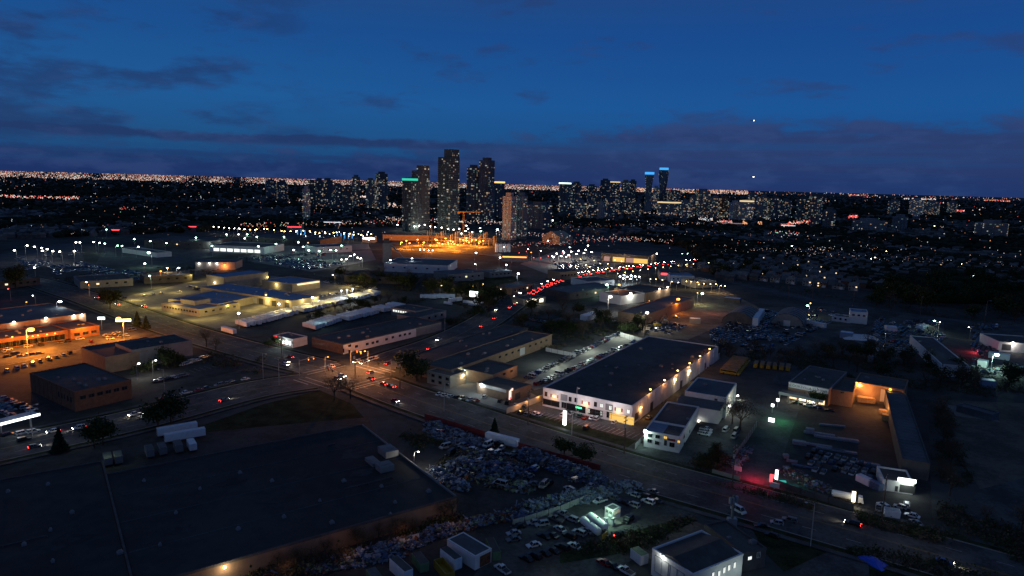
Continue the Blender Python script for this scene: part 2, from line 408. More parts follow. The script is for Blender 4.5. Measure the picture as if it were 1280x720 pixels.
# painted markings: lane lines, centre line, stop lines and crossings
def dashes(ln, d, on, off, wd, m, z, rmax=700):
    b = MB(); pts = resample(ln, .5 * (on + off) / 2); k = 0
    pts = resample(ln, 1.); per = int(on + off)
    o1, o2 = offs(pts, d - wd / 2), offs(pts, d + wd / 2)
    for i in range(len(pts) - 1):
        if (i % per) < on and (pts[i] - XC).length > 17 and pts[i].length < rmax:
            b.poly([(*o1[i], z), (*o2[i], z), (*o2[i + 1], z), (*o1[i + 1], z)])
    b.build('road_marking', m, kind='structure')
for ln in (lineA, lineB):
    for d in (-4.75, 4.75): dashes(ln, d, 3, 6, .16, 'road_paint', ZR + .012)
    dashes(ln, -.18, 9, 0, .12, 'yellow_paint', ZR + .012); dashes(ln, .18, 9, 0, .12, 'yellow_paint', ZR + .012)
b = MB()
for dr, cr in ((dirA, dirB), (-dirA, dirB), (dirB, dirA), (-dirB, dirA)):
    for k in (11.5, 14.5):
        c = XC + dr * k
        b.poly([(*(c + dr * .2 + cr * 9), ZR + .016), (*(c + dr * .2 - cr * 9), ZR + .016), (*(c - dr * .2 - cr * 9), ZR + .016), (*(c - dr * .2 + cr * 9), ZR + .016)])
    c = XC + dr * 16.5 - cr * (-4.8 if dr in (dirA, -dirB) else 4.8)
    b.poly([(*(c + dr * .3 + cr * 4.5), ZR + .016), (*(c + dr * .3 - cr * 4.5), ZR + .016), (*(c - dr * .3 - cr * 4.5), ZR + .016), (*(c - dr * .3 + cr * 4.5), ZR + .016)])
b.build('road_marking', 'road_paint', kind='structure')
# painted bays in the lots
def bays(p0, p1, n, depth, rz, wd=.12):
    a, c = G(*p0), G(*p1); b = MB(); u = Vector((math.cos(rz), math.sin(rz))); v = Vector((-u.y, u.x)) * wd / 2
    for i in range(n + 1):
        q = a + (c - a) * (i / n); b.poly([(*(q + v), .19), (*(q - v), .19), (*(q - v + u * depth), .19), (*(q + v + u * depth), .19)])
    b.build('parking_bay_marking', 'road_paint', kind='structure')
bays((648, 516), (790, 548), 24, 5, AB_); bays((210, 475), (300, 452), 14, 5, AA)
bays((0, 458), (95, 438), 14, 5, AB_)

# ------------------------------------------------------------------ buildings
class Bld:
    """rectangular building from three roof corners seen in the photograph; A-B is the wall facing the camera"""
    def __init__(s, name, label, cat, A, B, C=None, D=None, h=6., wall='wall_white', roof='roof_tar', depth=None, group=None,
                 parapet=.5, base='wall_grey', units=0, wmats=None):
        a, c = G(*A, h), G(*B, h); u = (c - a); s.L = u.length; u.normalize(); n = Vector((-u.y, u.x))
        if depth is None: depth = ((G(*C, h) - c) if C else (G(*D, h) - a)).dot(n)
        if depth < 0: print('NEG DEPTH', name, depth)
        s.W = abs(depth); s.h = h; s.u, s.n, s.o = u, n, a
        s.rz = math.atan2(u.y, u.x); s.root = thing(name, label, cat, (*a, 0), s.rz, group)
        L, W = s.L, s.W
        print('BLD %-22s L %.0f W %.0f h %.0f at (%.0f,%.0f) rz %.0f' % (name, L, W, h, a.x, a.y, math.degrees(s.rz)))
        b = MB(); b.box(0, L, 0, W, 0, h - parapet); b.build('wall', wall, s.root)
        b = MB(); b.box(.3, L - .3, .3, W - .3, h - parapet + .003, h - parapet + .12); rf = b.build('roof', roof, s.root)
        b = MB(); t = .3; e = .06
        b.box(-e, L + e, -e, t, h - parapet + .002, h); b.box(-e, L + e, W - t, W + e, h - parapet + .002, h)
        b.box(-e, t, t + .002, W - t - .002, h - parapet + .002, h); b.box(L - t, L + e, t + .002, W - t - .002, h - parapet + .002, h)
        b.build('parapet', wmats or wall, s.root); s.roof = rf
        for k in range(units):
            x, y = rnd.uniform(.1, .9) * L, rnd.uniform(.15, .85) * W; q = rnd.uniform(.3, .75); z = h - parapet + .12
            b = MB(); b.box(x - q, x + q, y - q * .7, y + q * .7, z, z + q * .9); b.box(x - q * .6, x + q * .6, y - q * .5, y + q * .5, z + q * .9, z + q * 1.1)
            b.build('roof_unit', 'wall_grey', rf)
    def face(s, f):
        return {'f': (Vector((0, 0)), Vector((1, 0)), s.L), 'r': (Vector((s.L, 0)), Vector((0, 1)), s.W),
                'l': (Vector((0, s.W)), Vector((0, -1)), s.W), 'b': (Vector((s.L, s.W)), Vector((-1, 0)), s.L)}[f]
    def hit(s, f, px, py):
        """where the sight line through (px,py) meets that wall: distance along it and height"""
        o, d, L = s.face(f); rot = Matrix.Rotation(s.rz, 2); O = s.o + rot @ o; Dv = rot @ d; nn = Vector((Dv.y, -Dv.x))
        r_ = ray(px, py); r2 = Vector((r_.x, r_.y)); t = O.dot(nn) / r2.dot(nn)
        return (r2 * t - O).dot(Dv), CH + r_.z * t
    def rect(s, f, x, z, w_, h_, name='window', m='glass_dark', out=.05, sill=True, frame=None, label=None):
        if name in ('window', 'shutter', 'entrance_door', 'door') and w_ < 3.2: w_ *= .74; h_ *= .76
        o, d, L = s.face(f); nn = Vector((d.y, -d.x))
        def q(a, b_, e): p = o + d * a + nn * e; return (p.x, p.y, b_)
        b = MB(); P_ = [q(x + i * w_ / 2, z + j * h_ / 2, e) for e in (0, out) for i, j in ((-1, -1), (1, -1), (1, 1), (-1, 1))]
        b.v = P_; b.f = [(4, 5, 6, 7), (0, 4, 7, 3), (1, 2, 6, 5), (0, 1, 5, 4), (3, 7, 6, 2)]; b.mi = [0] * 5
        ob = b.build(name, m, s.root)
        if label: ob['label'] = label
        if frame:
            fb = MB(); t = .09
            for x0, x1, z0, z1 in ((-w_ / 2 - t, w_ / 2 + t, h_ / 2 + .003, h_ / 2 + t), (-w_ / 2 - t, w_ / 2 + t, -h_ / 2 - t, -h_ / 2 - .003),
                                   (-w_ / 2 - t, -w_ / 2 - .003, -h_ / 2, h_ / 2), (w_ / 2 + .003, w_ / 2 + t, -h_ / 2, h_ / 2), (-.04, .04, -h_ / 2, h_ / 2)):
                n = len(fb.v); e2 = out + .05
                fb.v += [q(x + xx, z + zz, e) for e in (.01, e2) for xx, zz in ((x0, z0), (x1, z0), (x1, z1), (x0, z1))]
                for g in ((4, 5, 6, 7), (0, 4, 7, 3), (1, 2, 6, 5), (0, 1, 5, 4), (3, 7, 6, 2)): fb.f.append(tuple(n + i for i in g)); fb.mi.append(0)
            fb.build('frame', frame, ob)
        return ob
    def at(s, f, px, py, w_, h_, **kw): x, z = s.hit(f, px, py); return s.rect(f, x, z, w_, h_, **kw)
    def row(s, f, n, w_, h_, z, m='glass_dark', x0=None, x1=None, frame=None, name='window', lit=0., litm='window_warm'):
        L = s.face(f)[2]; x0 = L * .06 if x0 is None else x0; x1 = L * .94 if x1 is None else x1
        for i in range(n):
            x = x0 + (x1 - x0) * (i + .5) / n
            s.rect(f, x, z, w_, h_, m=litm if rnd.random() < lit else m, frame=frame, name=name)
    def sconce(s, f, px=None, py=None, m='lamp_orange', col=ORG, power=120, x=None, z=None, r=.30, off=.9):
        """a lamp fixed to the wall, a part of the building"""
        if x is None: x, z = s.hit(f, px, py)
        o, d, L = s.face(f); nn = Vector((d.y, -d.x)); p = o + d * x + nn * .35
        b = MB(); b.box(p.x - .12, p.x + .12, p.y - .12, p.y + .12, z + r * .7, z + r * .7 + .15)
        fx = b.build('wall_lamp', 'dark_metal', s.root); b = MB(); b.ball((p.x, p.y, z), r, 8, 5, (1, 1, .75)); b.build('bulb', m, fx)
        if power:
            rot = Matrix.Rotation(s.rz, 2); q = s.o + rot @ (o + d * x + nn * off)
            light(q.x, q.y, z - r - .25, col, power, .25)
    def ribs(s, f, n, m=None, z1=None, name='pilaster', wd=.35):
        o, d, L = s.face(f); nn = Vector((d.y, -d.x)); b = MB()
        for i in range(n + 1):
            x = wd / 2 + (L - wd) * i / n; p = o + d * x
            M = Matrix.Translation((p.x, p.y, 0)) @ Matrix.Rotation(math.atan2(d.y, d.x), 4, 'Z')
            b.box(-wd / 2, wd / 2, -.12, .0, 0, z1 or s.h - .55, M)
            b.build(name, m or 'wall_white', s.root); b = MB()
def text(s_, size, m, parent, loc, rot, name='lettering', depth=.03):
    cu = bpy.data.curves.new('t', 'FONT'); cu.body = s_; cu.size = size; cu.extrude = depth; cu.align_x = 'CENTER'; cu.align_y = 'CENTER'
    t = bpy.data.objects.new('t', cu); COL.objects.link(t); dg = bpy.context.evaluated_depsgraph_get(); dg.update()
    me = bpy.data.meshes.new_from_object(t.evaluated_get(dg)); me.materials.clear(); me.materials.append(MATS[m])
    bpy.data.objects.remove(t); o = bpy.data.objects.new(name, me); COL.objects.link(o); o.parent = parent; o.location = loc; o.rotation_euler = rot; return o

# ---- giant dark warehouse, bottom left
B = G(571, 620, 4.4); u = (G(225, 718, 4.4) - B).normalized(); u = Vector(u); n = Vector((u.y, -u.x))
if n.dot(G(453, 530, 4.4) - B) < 0: n = -n
dep = (G(453, 530, 4.4) - B).dot(n); L1 = (G(133, 593, 4.4) - B).dot(u)
wh = thing('giant_warehouse', 'giant low dark flat-roofed warehouse filling the bottom left corner, with a long brown side wall', 'warehouse', (*B, 0), math.atan2(u.y, u.x))
sg = 1 if abs((Matrix.Rotation(math.atan2(u.y, u.x), 2) @ Vector((0, 1)) - n).length) < .1 else -1
def ybox(b, x0, x1, y0, y1, z0, z1): b.box(x0, x1, *(sorted((y0 * sg, y1 * sg))), z0, z1)
print('GIANT', dep, L1, sg)
b = MB(); ybox(b, 0, L1, 0, dep, 0, 3.9); b.build('wall', 'wall_tan', wh)
b = MB(); ybox(b, L1 + .02, L1 + 130, -20, dep + 9, 0, 4.); b.build('wall', 'wall_brick', wh)
b = MB(); ybox(b, .3, L1 - .2, .3, dep - .3, 3.903, 4.02); r1_ = b.build('roof', 'roof_membrane', wh)
b = MB(); ybox(b, L1 + .4, L1 + 129, -19, dep + 8.7, 4.003, 4.12); r2_ = b.build('roof', 'roof_membrane', wh)
b = MB(); ybox(b, -.06, L1, -.06, .24, 3.902, 4.4); ybox(b, -.06, L1, dep - .24, dep + .06, 3.902, 4.4); ybox(b, L1 - .1, L1 + .3, -.1, dep + 9, 4.13, 4.5); ybox(b, L1 + .35, L1 + 130, dep + 8.8, dep + 9.1, 4.003, 4.4); b.build('parapet', 'wall_dark', wh)
b = MB(); ybox(b, -.08, .22, .25, dep - .25, 3.904, 4.42); b.build('parapet_cap', 'wall_grey', wh)
for (px, py, a_, c_, z_) in ((485, 566, 5.0, 1.8, 1.7), (466, 577, 4.9, 1.1, .9), (481, 585, 3.4, 1.8, 1.5), (476, 582, 7, .5, .7)):
    p = G(px, py, 4.4) - B; x, y = p.dot(u), p.dot(n) * sg; b = MB()
    b.box(x - c_, x + c_, y - a_ / 2, y + a_ / 2, 4.02, 4.02 + z_); b.box(x - c_ * .7, x + c_ * .7, y - a_ * .2, y + a_ * .2, 4.02 + z_, 4.2 + z_)
    b.build('roof_unit', 'wall_grey', r1_)
for (px, py) in ((477, 607), (494, 627), (415, 652), (488, 642), (340, 600), (355, 645), (400, 625), (298, 660), (250, 610), (60, 605), (63, 662), (66, 701), (10, 614), (430, 600), (220, 640), (180, 600), (300, 590), (536, 613), (90, 640), (30, 680), (150, 690), (200, 680)):
    p = G(px, py, 4.4) - B; x, y = p.dot(u), p.dot(n) * sg; q = rnd.uniform(.3, .55); b = MB()
    z0 = 4.02 if x < L1 else 4.12
    b.box(x - q, x + q, y - q, y + q, z0, z0 + .35); b.prism([(x - q * .8, y - q * .8), (x + q * .8, y - q * .8), (x + q * .8, y + q * .8), (x - q * .8, y + q * .8)], z0 + .35, z0 + .7, .6)
    b.build('roof_vent', 'wall_grey', r1_ if x < L1 else r2_)
for i in range(26):     # patches, ponding stains and pipe runs on the membrane
    x, y = rnd.uniform(3, L1 + 60), rnd.uniform(4, dep - 6); r_ = rnd.uniform(1.2, 5); z = 4.024 + i * .0015 if x < L1 - 6 else 4.124 + i * .0015
    if abs(x - L1) < 7: continue
    b = MB(); b.poly([(x + r_ * (1 + .35 * math.sin(k * 2.1 + i)) * math.cos(k * .524), (y + r_ * .6 * (1 + .3 * math.cos(k * 1.7 + i)) * math.sin(k * .524)) * sg, z) for k in range(12)]); b.build('roof_stain', 'roof_membrane' if i % 3 == 0 else 'asphalt_old', r1_ if x < L1 else r2_)
for (x0_, x1_, y_) in ((8, 20, 17), (12, 14, 44), (L1 + 12, L1 + 40, 28)):
    b = MB(); z = 4.02 if x0_ < L1 else 4.12; b.tube((x0_, y_ * sg, z + .35), (x1_, y_ * sg, z + .35), .13, .13, 6)
    for k in range(5): xx = x0_ + (x1_ - x0_) * k / 4; b.box(xx - .12, xx + .12, y_ * sg - .2, y_ * sg + .2, z, z + .2)
    b.build('pipe_run', 'wall_dark', r1_ if x0_ < L1 else r2_)
p = G(485, 566, 4.4)
for k in range(3):     # seams of the roofing membrane
    y = dep * (k + 1) / 4 * sg; b = MB(); b.box(.5, L1 - .5, y - .05, y + .05, 4.0201, 4.06); b.build('roof_seam', 'roof_gray', r1_)
q = G(279, 706, 3.4); qq = (q - B); x = qq.dot(u)
b = MB(); b.ball((x, -.35 * sg, 3.5), .28, 8, 5); fx = b.build('wall_lamp', 'lamp_warm', wh)
qw = B + u * x - n * 1.3; light(qw.x, qw.y, 3.2, (1, .8, .5), 300, .2)
for xx in (5, 16, 28, 40, 52, 66):
    qw = B + u * xx - n * 6; light(qw.x, qw.y, 3.6, (1, .45, .2), 95, .8)  # added lights without fixtures, warming the long brown wall

# ---- long white warehouse in the middle
W = Bld('white_warehouse', 'long white two-storey warehouse with orange wall lamps and a huge dark flat roof', 'warehouse', (679, 484), (790.5, 507), C=(886, 431), h=6.6, units=14)
d1 = (G(808, 495.5, 6.6) - G(790.5, 507, 6.6)).dot(W.n)
W.ribs('r', 15)
for (px, py) in ((682.6, 492.4), (712.8, 499), (720, 500), (744.4, 505.3)): W.at('f', px, py, 1.2, 1.9, frame='dark_metal')
for (px, py) in ((752, 507), (785.5, 514.5), (763, 509.8)): W.at('f', px, py, 1.2, 1.7, m='window_white', frame='dark_metal', label='brightly lit upper window')
W.at('f', 736, 513.5, .9, 2., m='window_white', frame='dark_metal'); W.at('f', 751.7, 516.8, .9, 2.2, m='window_white', frame='dark_metal')
W.at('f', 689, 503.5, 6.2, 1.9, frame='dark_metal'); W.at('f', 719.5, 510, 7.2, 2.2, frame='dark_metal'); W.at('f', 744.4, 515.5, 5., 1.9, frame='dark_metal')
W.at('f', 777, 523.5, 8.4, 2.5, name='garage_door', m='yellow_glow', label='garage door given a yellow glow as if lit by the lamp above')  # lamp light on the door put in as emission
for px in (705, 761.5): W.at('f', px, 497 + (px - 705) * .215, 2.6, 2.2, name='entrance_bay', m='wall_grey'); W.at('f', px, 506.5 + (px - 705) * .215, 2.4, 2.6, name='entrance_door', m='glass_dark', frame='metal_grey')
W.at('f', 723.5, 509.5, 2.2, .5, name='green_sign', m='sign_green', out=.2)
for (px, py) in ((693, 495), (732, 503.5), (773.3, 512)):
    W.sconce('f', px, py, power=130, r=.42, m='lamp_yellow', col=(1, .45, .12))
    for e in (-4.2, 4.2): W.at('f', px + e, py + e * .21, .6, 1.5, name='shutter', m='red_paint')  # red lamp glow put into the shutter colour
W.at('r', 796, 520, 3.2, 2.4, name='garage_door', m='dark_metal')
for px in (690, 725, 765): q = G(px, 503 + (px - 690) * .21 + 14); light(q.x, q.y, 6, (.84, .88, 1), 700, .6)  # added unseen neutral lights that whiten the front wall
for i, (px, py) in enumerate(((800.3, 509), (811.8, 486.5), (829.5, 475), (846, 463), (861, 453.8), (874, 445), (886, 436))):
    W.sconce('r', px, py, power=420, r=.38, m='lamp_yellow', col=(1, .42, .11))
for (px, py) in ((843, 474), (861, 463.5)): W.sconce('r', px, py, power=260, r=.4, m='lamp_warm', col=(1, .75, .4))
for k in range(9): W.rect('r', 18 + k * 10.5, 1.5, 2.6, 2.9, name='loading_door', m='door_white' if k % 3 else 'dark_metal')

# ---- two-storey white office with workshop behind
O = Bld('white_office', 'small white two-storey office with square windows and blue-grey front roof by the road', 'office', (805.6, 537.8), (850, 545.8), C=(886, 510), h=5.0, units=3)
for (px, py) in ((812.6, 544.2), (822, 545.8), (812, 551), (821.3, 553.6)): O.at('f', px, py, 1.5, 1.1, frame='dark_metal')
O.at('f', 831.8, 553.5, 1.1, 2.2, name='entrance_door', m='dark_metal'); O.at('f', 831.8, 546.8, 1.2, 1., m='yellow_glow', frame='dark_metal', label='window lit yellow above the door')
O.at('f', 839.5, 549.6, 2.2, .5, name='awning', m='red_paint', out=.5); O.at('f', 840, 556, 1.8, 1.5, frame='dark_metal'); 
O.at('f', 848.5, 552, .9, 1., m='yellow_glow', frame='dark_metal'); O.at('f', 846.5, 560, 1.2, 1.6, name='entrance_door', m='door_white')
for (px, py) in ((855, 546), (862, 539), (855, 555)): O.at('r', px, py, 1.3, 1.1, frame='dark_metal')
for (px, py) in ((872, 526), (877.5, 521.5), (883, 517.5)): O.sconce('r', px, py, m='lamp_white', col=(.9, 1, .85), power=170, r=.3); 
for (px, py) in ((872, 531), (877.5, 526), (883, 521.5)): O.at('r', px, py, 2.2, 2.6, name='garage_door', m='door_white')
O.sconce('f', 807, 538.5, m='lamp_green', col=(.7, 1, .85), power=500, r=.55)
b = MB(); b.box(.4, O.L * .5, .4, 9, 4.63, 4.68); b.build('roof_panel', 'roof_blue', O.roof)
b = MB(); b.box(0, O.L, 9.1, 9.3, 4.5, 5.2); b.build('roof_divider', 'wall_white', O.root)

K = Bld('workshop', 'tall pale workshop with grey roof behind the small white office', 'workshop', (856.4, 488.6), (908, 497), C=(928.6, 480), h=7.2, roof='roof_gray', units=1)
K.ribs('r', 5); K.sconce('r', 910.5, 507, m='lamp_white', col=(.95, 1, .85), power=380, r=.4); K.sconce('r', 921, 494.5, m='lamp_white', col=(.95, 1, .85), power=280, r=.35)
K.at('f', 895, 499.5, 1., .7, name='louvre', m='dark_metal')
b = MB(); b.prism([(-1.2, -7), (K.L * .94, -7), (K.L * .94, -.05), (-1.2, -.05)], 0, 4.6); b.build('lean_to', 'wall_white', K.root)
b = MB(); b.poly([(-1.4, -7.2, 4.62), (K.L * .96, -7.2, 4.62), (K.L * .96, -.03, 5.5), (-1.4, -.03, 5.5)]); b.poly([(-1.4, -7.2, 4.62), (-1.4, -.03, 5.5), (-1.4, -.03, 4.6)]); b.poly([(K.L * .96, -7.2, 4.62), (K.L * .96, -.03, 4.6), (K.L * .96, -.03, 5.5)]); b.build('lean_to_roof', 'roof_gray', K.root)

# ---- brick strip north of the crossroads corner
T = Bld('long_brick_unit', 'long brick factory unit with a row of small dark windows on its orange-lit side', 'factory', (563.8, 462.5), (690, 418), C=(664, 411), h=5.2, wall='wall_tan', units=7)
for i in range(15):
    if i not in (5, 10): T.rect('f', T.L * (.05 + .063 * i), 3.4, 2.0, .9, frame='wall_dark')
T.rect('f', T.L * .66, 2.2, 4, 3.2, name='loading_door', m='door_white')
T2 = Bld('long_flat_unit', 'long low dark-roofed unit between the main road bend and the brick factory', 'factory', (536, 455), (660, 409.5), D=(508, 446), h=4.6, wall='wall_dark', units=6)
T3 = Bld('corner_block', 'dark two-storey block with tree in front at the end of the brick factory', 'office', (534, 463), (563, 470), C=(566, 462.5), h=4.8, wall='wall_cream', units=1, depth=9)
for x in (3, 6.5, 10): T3.rect('f', x, 3.4, 1.8, 1.2, frame='dark_metal'); T3.rect('f', x, 1.3, 1.8, 1.2, frame='dark_metal')
T4 = Bld('small_brick_unit', 'small flat-roofed brick unit lit orange on its side, second from the white warehouse', 'workshop', (616, 468.5), (647, 456.5), depth=17, h=4.4, wall='wall_tan', units=2)
for f_ in (.45, .75): T4.rect('f', T4.L * f_, 3, 2.0, 1., frame='wall_dark')
T5 = Bld('garage_unit', 'low garage unit with white front sign band and orange-lit side beside the white warehouse', 'workshop', (640, 489), (664, 480), depth=16, h=4.2, wall='wall_tan', units=1)
T5.rect('l', T5.W * .5, 3.6, 11, 1., name='sign_band', m='door_white', out=.15); T5.rect('f', T5.L * .3, 1.7, 3, 2.4, name='garage_door', m='dark_metal')
T5.sconce('l', x=2.5, z=3.9, m='lamp_cool', col=(.8, .95, 1), power=500, r=.5)
T4.sconce('l', x=4, z=3.6, m='lamp_green', col=(.8, 1, .9), power=500, r=.45); T3.sconce('r', x=7, z=3.6, m='lamp_warm', col=(1, .8, .5), power=350, r=.4)

# ---- long unit with white wall left of the crossroads
Q = Bld('white_walled_factory', 'long dark-roofed factory with a white window wall along the side road', 'factory', (429, 430), (551.6, 402), D=(380, 423), h=4.6, units=8, wall='wall_white', wmats='wall_dark')
for (px, py) in ((437, 432), (445.5, 433), (459, 430), (466, 428.5), (471.5, 427), (483, 424), (491, 421.5), (500, 419.5), (506, 418), (512, 417)): Q.at('f', px, py, 2., 1.3, frame='metal_grey')
b = MB(); b.box(Q.L * .71, Q.L, -.08, -.02, 0, 4.0); b.build('wall_panel', 'wall_grey', Q.root)
for k in range(6): Q.rect('l', 4 + k * 4.2, 1.7, 1.8, 2.3, name='door' if k % 2 else 'window', m='glass_dark' if k % 3 else 'door_white', frame='wall_dark')
b = MB(); b.box(-.08, -.02, 0, Q.W, .0, 4.05); b.build('brick_cladding', 'wall_brick', Q.root)

# ---- yellow-lit depot complex upper left
Y = Bld('depot_office', 'low cream office with many windows and slate blue roof in the yellow-lit yard', 'office', (249.4, 386.6), (300, 378), D=(212, 377), h=4.2, wall='wall_cream', roof='roof_blue', units=5)
Y.row('f', 5, 2., 1.1, 2.3, frame='wall_grey'); Y.row('l', 12, 1.8, 1.2, 2.3, frame='wall_grey')
b = MB(); b.box(6, 16, 12, 24, 4.0, 6.6); b.build('plant_room', 'wall_grey', Y.roof)
b = MB(); b.box(2, 5, Y.W * .6, Y.W * .92, 3.85, 4.02); b.build('skylight', 'window_dim', Y.roof)
Yb = Bld('depot_wing', 'middle wing with slate blue roof joining the depot office to the bus garage', 'wing', (272, 380), (328, 368), D=(232, 369.5), h=4.4, wall='wall_cream', roof='roof_blue', units=6)
Y2 = Bld('bus_garage', 'garage wing with lit bay doors and deep blue roof, right of the depot', 'garage', (364.7, 376), (399, 370), D=(300, 352), h=5.2, wall='wall_cream', roof='roof_blue', units=14)
for k in range(6): Y2.rect('l', Y2.W - 4 - k * 5.5, 2., 3.8, 3.4, name='garage_door', m='door_white' if k % 2 else 'dark_metal')
for px in (378, 394): Y2.sconce('f', px, 374.5 - (px - 378) * .14, m='lamp_yellow', col=(1, .78, .3), power=700, r=.55, off=2)
for px in (333, 360): Y2.sconce('l', px, 368.5 + (px - 333) * .3, m='lamp_yellow', col=(1, .78, .3), power=650, r=.55, off=2)
Y3 = Bld('blue_roof_hall', 'hall with wide bright blue roof and pale canopy edge beyond the bus garage', 'hall', (365, 355), (400, 350), D=(336, 348.5), h=5.5, wall='wall_cream', roof='roof_blue', units=2)
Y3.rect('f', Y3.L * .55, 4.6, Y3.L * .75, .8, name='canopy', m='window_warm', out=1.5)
Y4 = Bld('tall_blue_shed', 'tall narrow shed with bright blue roof at the back of the yellow-lit depot', 'shed', (279.4, 346.5), (335, 340), D=(270, 342), h=8.5, wall='wall_grey', roof='roof_blue')
Y3.sconce('l', x=Y3.W * .5, z=4, m='lamp_yellow', col=(1, .78, .3), power=800, r=.55, off=2); Y4.sconce('f', x=Y4.L * .98, z=5, m='lamp_yellow', col=(1, .78, .3), power=700, r=.6, off=2)
Y4.sconce('l', x=Y4.W * .5, z=4, m='lamp_warm', col=(1, .8, .45), power=600, r=.5, off=2)

# ---- orange-lit plaza at the left edge
Z1 = Bld('tan_wall_factory', 'long tan-walled factory with white wall lamps at the left edge', 'factory', (-60, 413), (107, 391.6), C=(76, 377), h=6, wall='wall_tan', roof='roof_gray', units=10)
for px, py in ((17, 402.5), (57, 397.5), (92, 394.6), (102, 393.5)): Z1.sconce('f', px, py, m='lamp_white', col=(1, .9, .7), power=500, r=.5)
Z1.ribs('f', 16, 'wall_tan')
Z2 = Bld('strip_mall', 'low brown strip of shops facing the orange-lit car park', 'shops', (-60, 432), (86, 412), D=(-62, 422), h=4.4, wall='wall_brick', units=8)
for px, py in ((15, 421), (34, 420.5), (40.5, 420), (47, 419), (58.5, 417.8), (68.5, 416.5)): Z2.sconce('f', px, py, m='lamp_orange', col=ORG, power=160, r=.34)
Z2.row('f', 14, 4, 2.2, 1.5, frame='wall_dark', m='glass_dark')
Z3 = Bld('plaza_end_unit', 'brown flat end unit right of the strip of shops at the orange-lit car park', 'shop', (88, 411.8), (124, 406.3), depth=20, h=4.6, wall='wall_brick', units=2)
Z3.row('f', 3, 3, 1.6, 1.9, frame='wall_dark')
Z4 = Bld('flat_workshop', 'flat dark workshop with a pale yellow side wall below the orange-lit car park', 'workshop', (101, 434), (131, 446.5), C=(196, 425), h=6.4, wall='wall_tan', units=5)
Z5 = Bld('dark_roofed_hall', 'dark-roofed hall next to the pale yellow wall, with a cream end strip', 'hall', (144, 429), (165, 437.5), C=(238, 424.5), h=7.4, wall='wall_grey', units=4)
Z6 = Bld('brown_brick_block', 'dark brown brick block with a plain roof left of the dim parking lot', 'factory', (37.5, 466), (93, 489.7), C=(160, 473), h=6.6, wall='wall_brick', units=7)
Z6.row('f', 5, 1.2, 2.2, 3.4, x0=Z6.L * .62, x1=Z6.L * .95, frame='wall_dark'); Z6.ribs('f', 10, 'wall_brick'); Z6.row('r', 6, 2.2, 1.4, 4.2, frame='wall_dark')
for px, py in ((173.5, 454.5), (194.5, 450.5)): 
    q = G(px, py, 5)

# lit petrol canopy far left
c = thing('filling_station_canopy', 'flat white-lit canopy over cars at the left edge beside the side road', 'canopy', (*G(22, 540), 0), math.atan2(*(G(40, 524, 5) - G(5, 533, 5)).yx))
b = MB(); b.box(-6, 5, -2.5, 2, 4.2, 4.6); b.build('roof', 'wall_white', c); b = MB(); b.box(-6, 5, -2.7, -2.52, 4.1, 4.75); b.build('fascia', 'sign_white', c)
for x in (-4, 3.5): b = MB(); b.box(x - .15, x + .15, -.15, .15, 0, 4.2); b.build('post', 'metal_grey', c)
q = G(22, 540); light(q.x, q.y - 1, 4.2, COOL, 350, .8)

# ---- lumber store right
Lm = Bld('lumber_store', 'lumber store with long white name board above a brightly lit shop front', 'store', (986, 477), (1036.6, 486.5), depth=30, h=6.4, wall='wall_tan', wmats='wall_grey', units=4, roof='roof_tar')
x0, z0 = Lm.hit('f', 987, 479); x1, z1 = Lm.hit('f', 1036, 489)
Lm.rect('f', Lm.L * .5, 5.35, Lm.L * .98, 1.7, name='name_board', m='door_white', out=.3)
text('COOKSVILLE  LUMBER', 1.28, 'dark_metal', Lm.root, (Lm.L * .5, -.36, 5.35), (R(90), 0, 0))
b = MB(); b.prism([(-1.5, -6), (Lm.L * .96, -6), (Lm.L * .96, -.4), (-1.5, -.4)], 3.0, 3.3); b.build('canopy', 'roof_tar', Lm.root)
b = MB(); b.box(-1.6, Lm.L * .97, -6.15, -6.01, 2.75, 3.7); b.build('canopy_board', 'sign_teal' if 0 else 'door_white', Lm.root)
for k in range(5): b = MB(); x = -1.2 + k * Lm.L * .235; b.box(x - .12, x + .12, -5.9, -5.66, 0, 2.99); b.build('post', 'metal_grey', Lm.root)
for k in range(4): Lm.rect('f', Lm.L * (.14 + .23 * k), 1.5, Lm.L * .19, 2.4, name='shop_window', m='shop_glow' if k in (1, 2) else 'window_warm', frame='dark_metal')
rot = Matrix.Rotation(Lm.rz, 2)
for f_ in (.2, .5, .8): q = Lm.o + rot @ Vector((Lm.L * f_, -3.5)); light(q.x, q.y, 6.8, (.85, .95, 1), 130, .3)  # added lights, no fixtures, to brighten the name board
for f_ in (.15, .42, .62): q = Lm.o + rot @ Vector((Lm.L * f_, -3.0)); light(q.x, q.y, 2.6, (1, .9, .62), 330, .3)
LM2 = Bld('orange_lit_block', 'plain block with an orange-lit wall right of the lumber store front', 'warehouse', (1038, 486), (1066.5, 490.5), depth=20, h=5.6, wall='wall_tan', units=1)
LM2.at('f', 1053, 490, 1.2, .9, frame='dark_metal')
LM3 = Bld('back_warehouse', 'low back warehouse with a pale green door under an orange lamp', 'warehouse', (1068, 477), (1131, 487.5), depth=16, h=5.8, wall='wall_tan', units=3)
LM3.at('f', 1112.5, 496, 6.2, 4.6, name='garage_door', m='door_white'); 
LM3.sconce('f', 1113, 486.5, m='lamp_orange', col=(1, .48, .12), power=1500, r=.45, off=2.5)
LM2.sconce('r', x=LM2.W * .72, z=5.5, m='lamp_orange', col=(1, .42, .10), power=1500, r=.45, off=1.2)
LM4 = Bld('open_shed_wing', 'long low shed wing with grey corrugated roof along the right side of the lumber yard', 'shed', (1128, 573), (1163, 579), D=(1132, 490), h=5, wall='wall_dark', roof='roof_gray', units=0)
b = MB()
for k in range(26): y = 1 + k * (LM4.W - 2) / 26; b.box(.4, LM4.L - .4, y, y + .25, 4.62, 4.72)
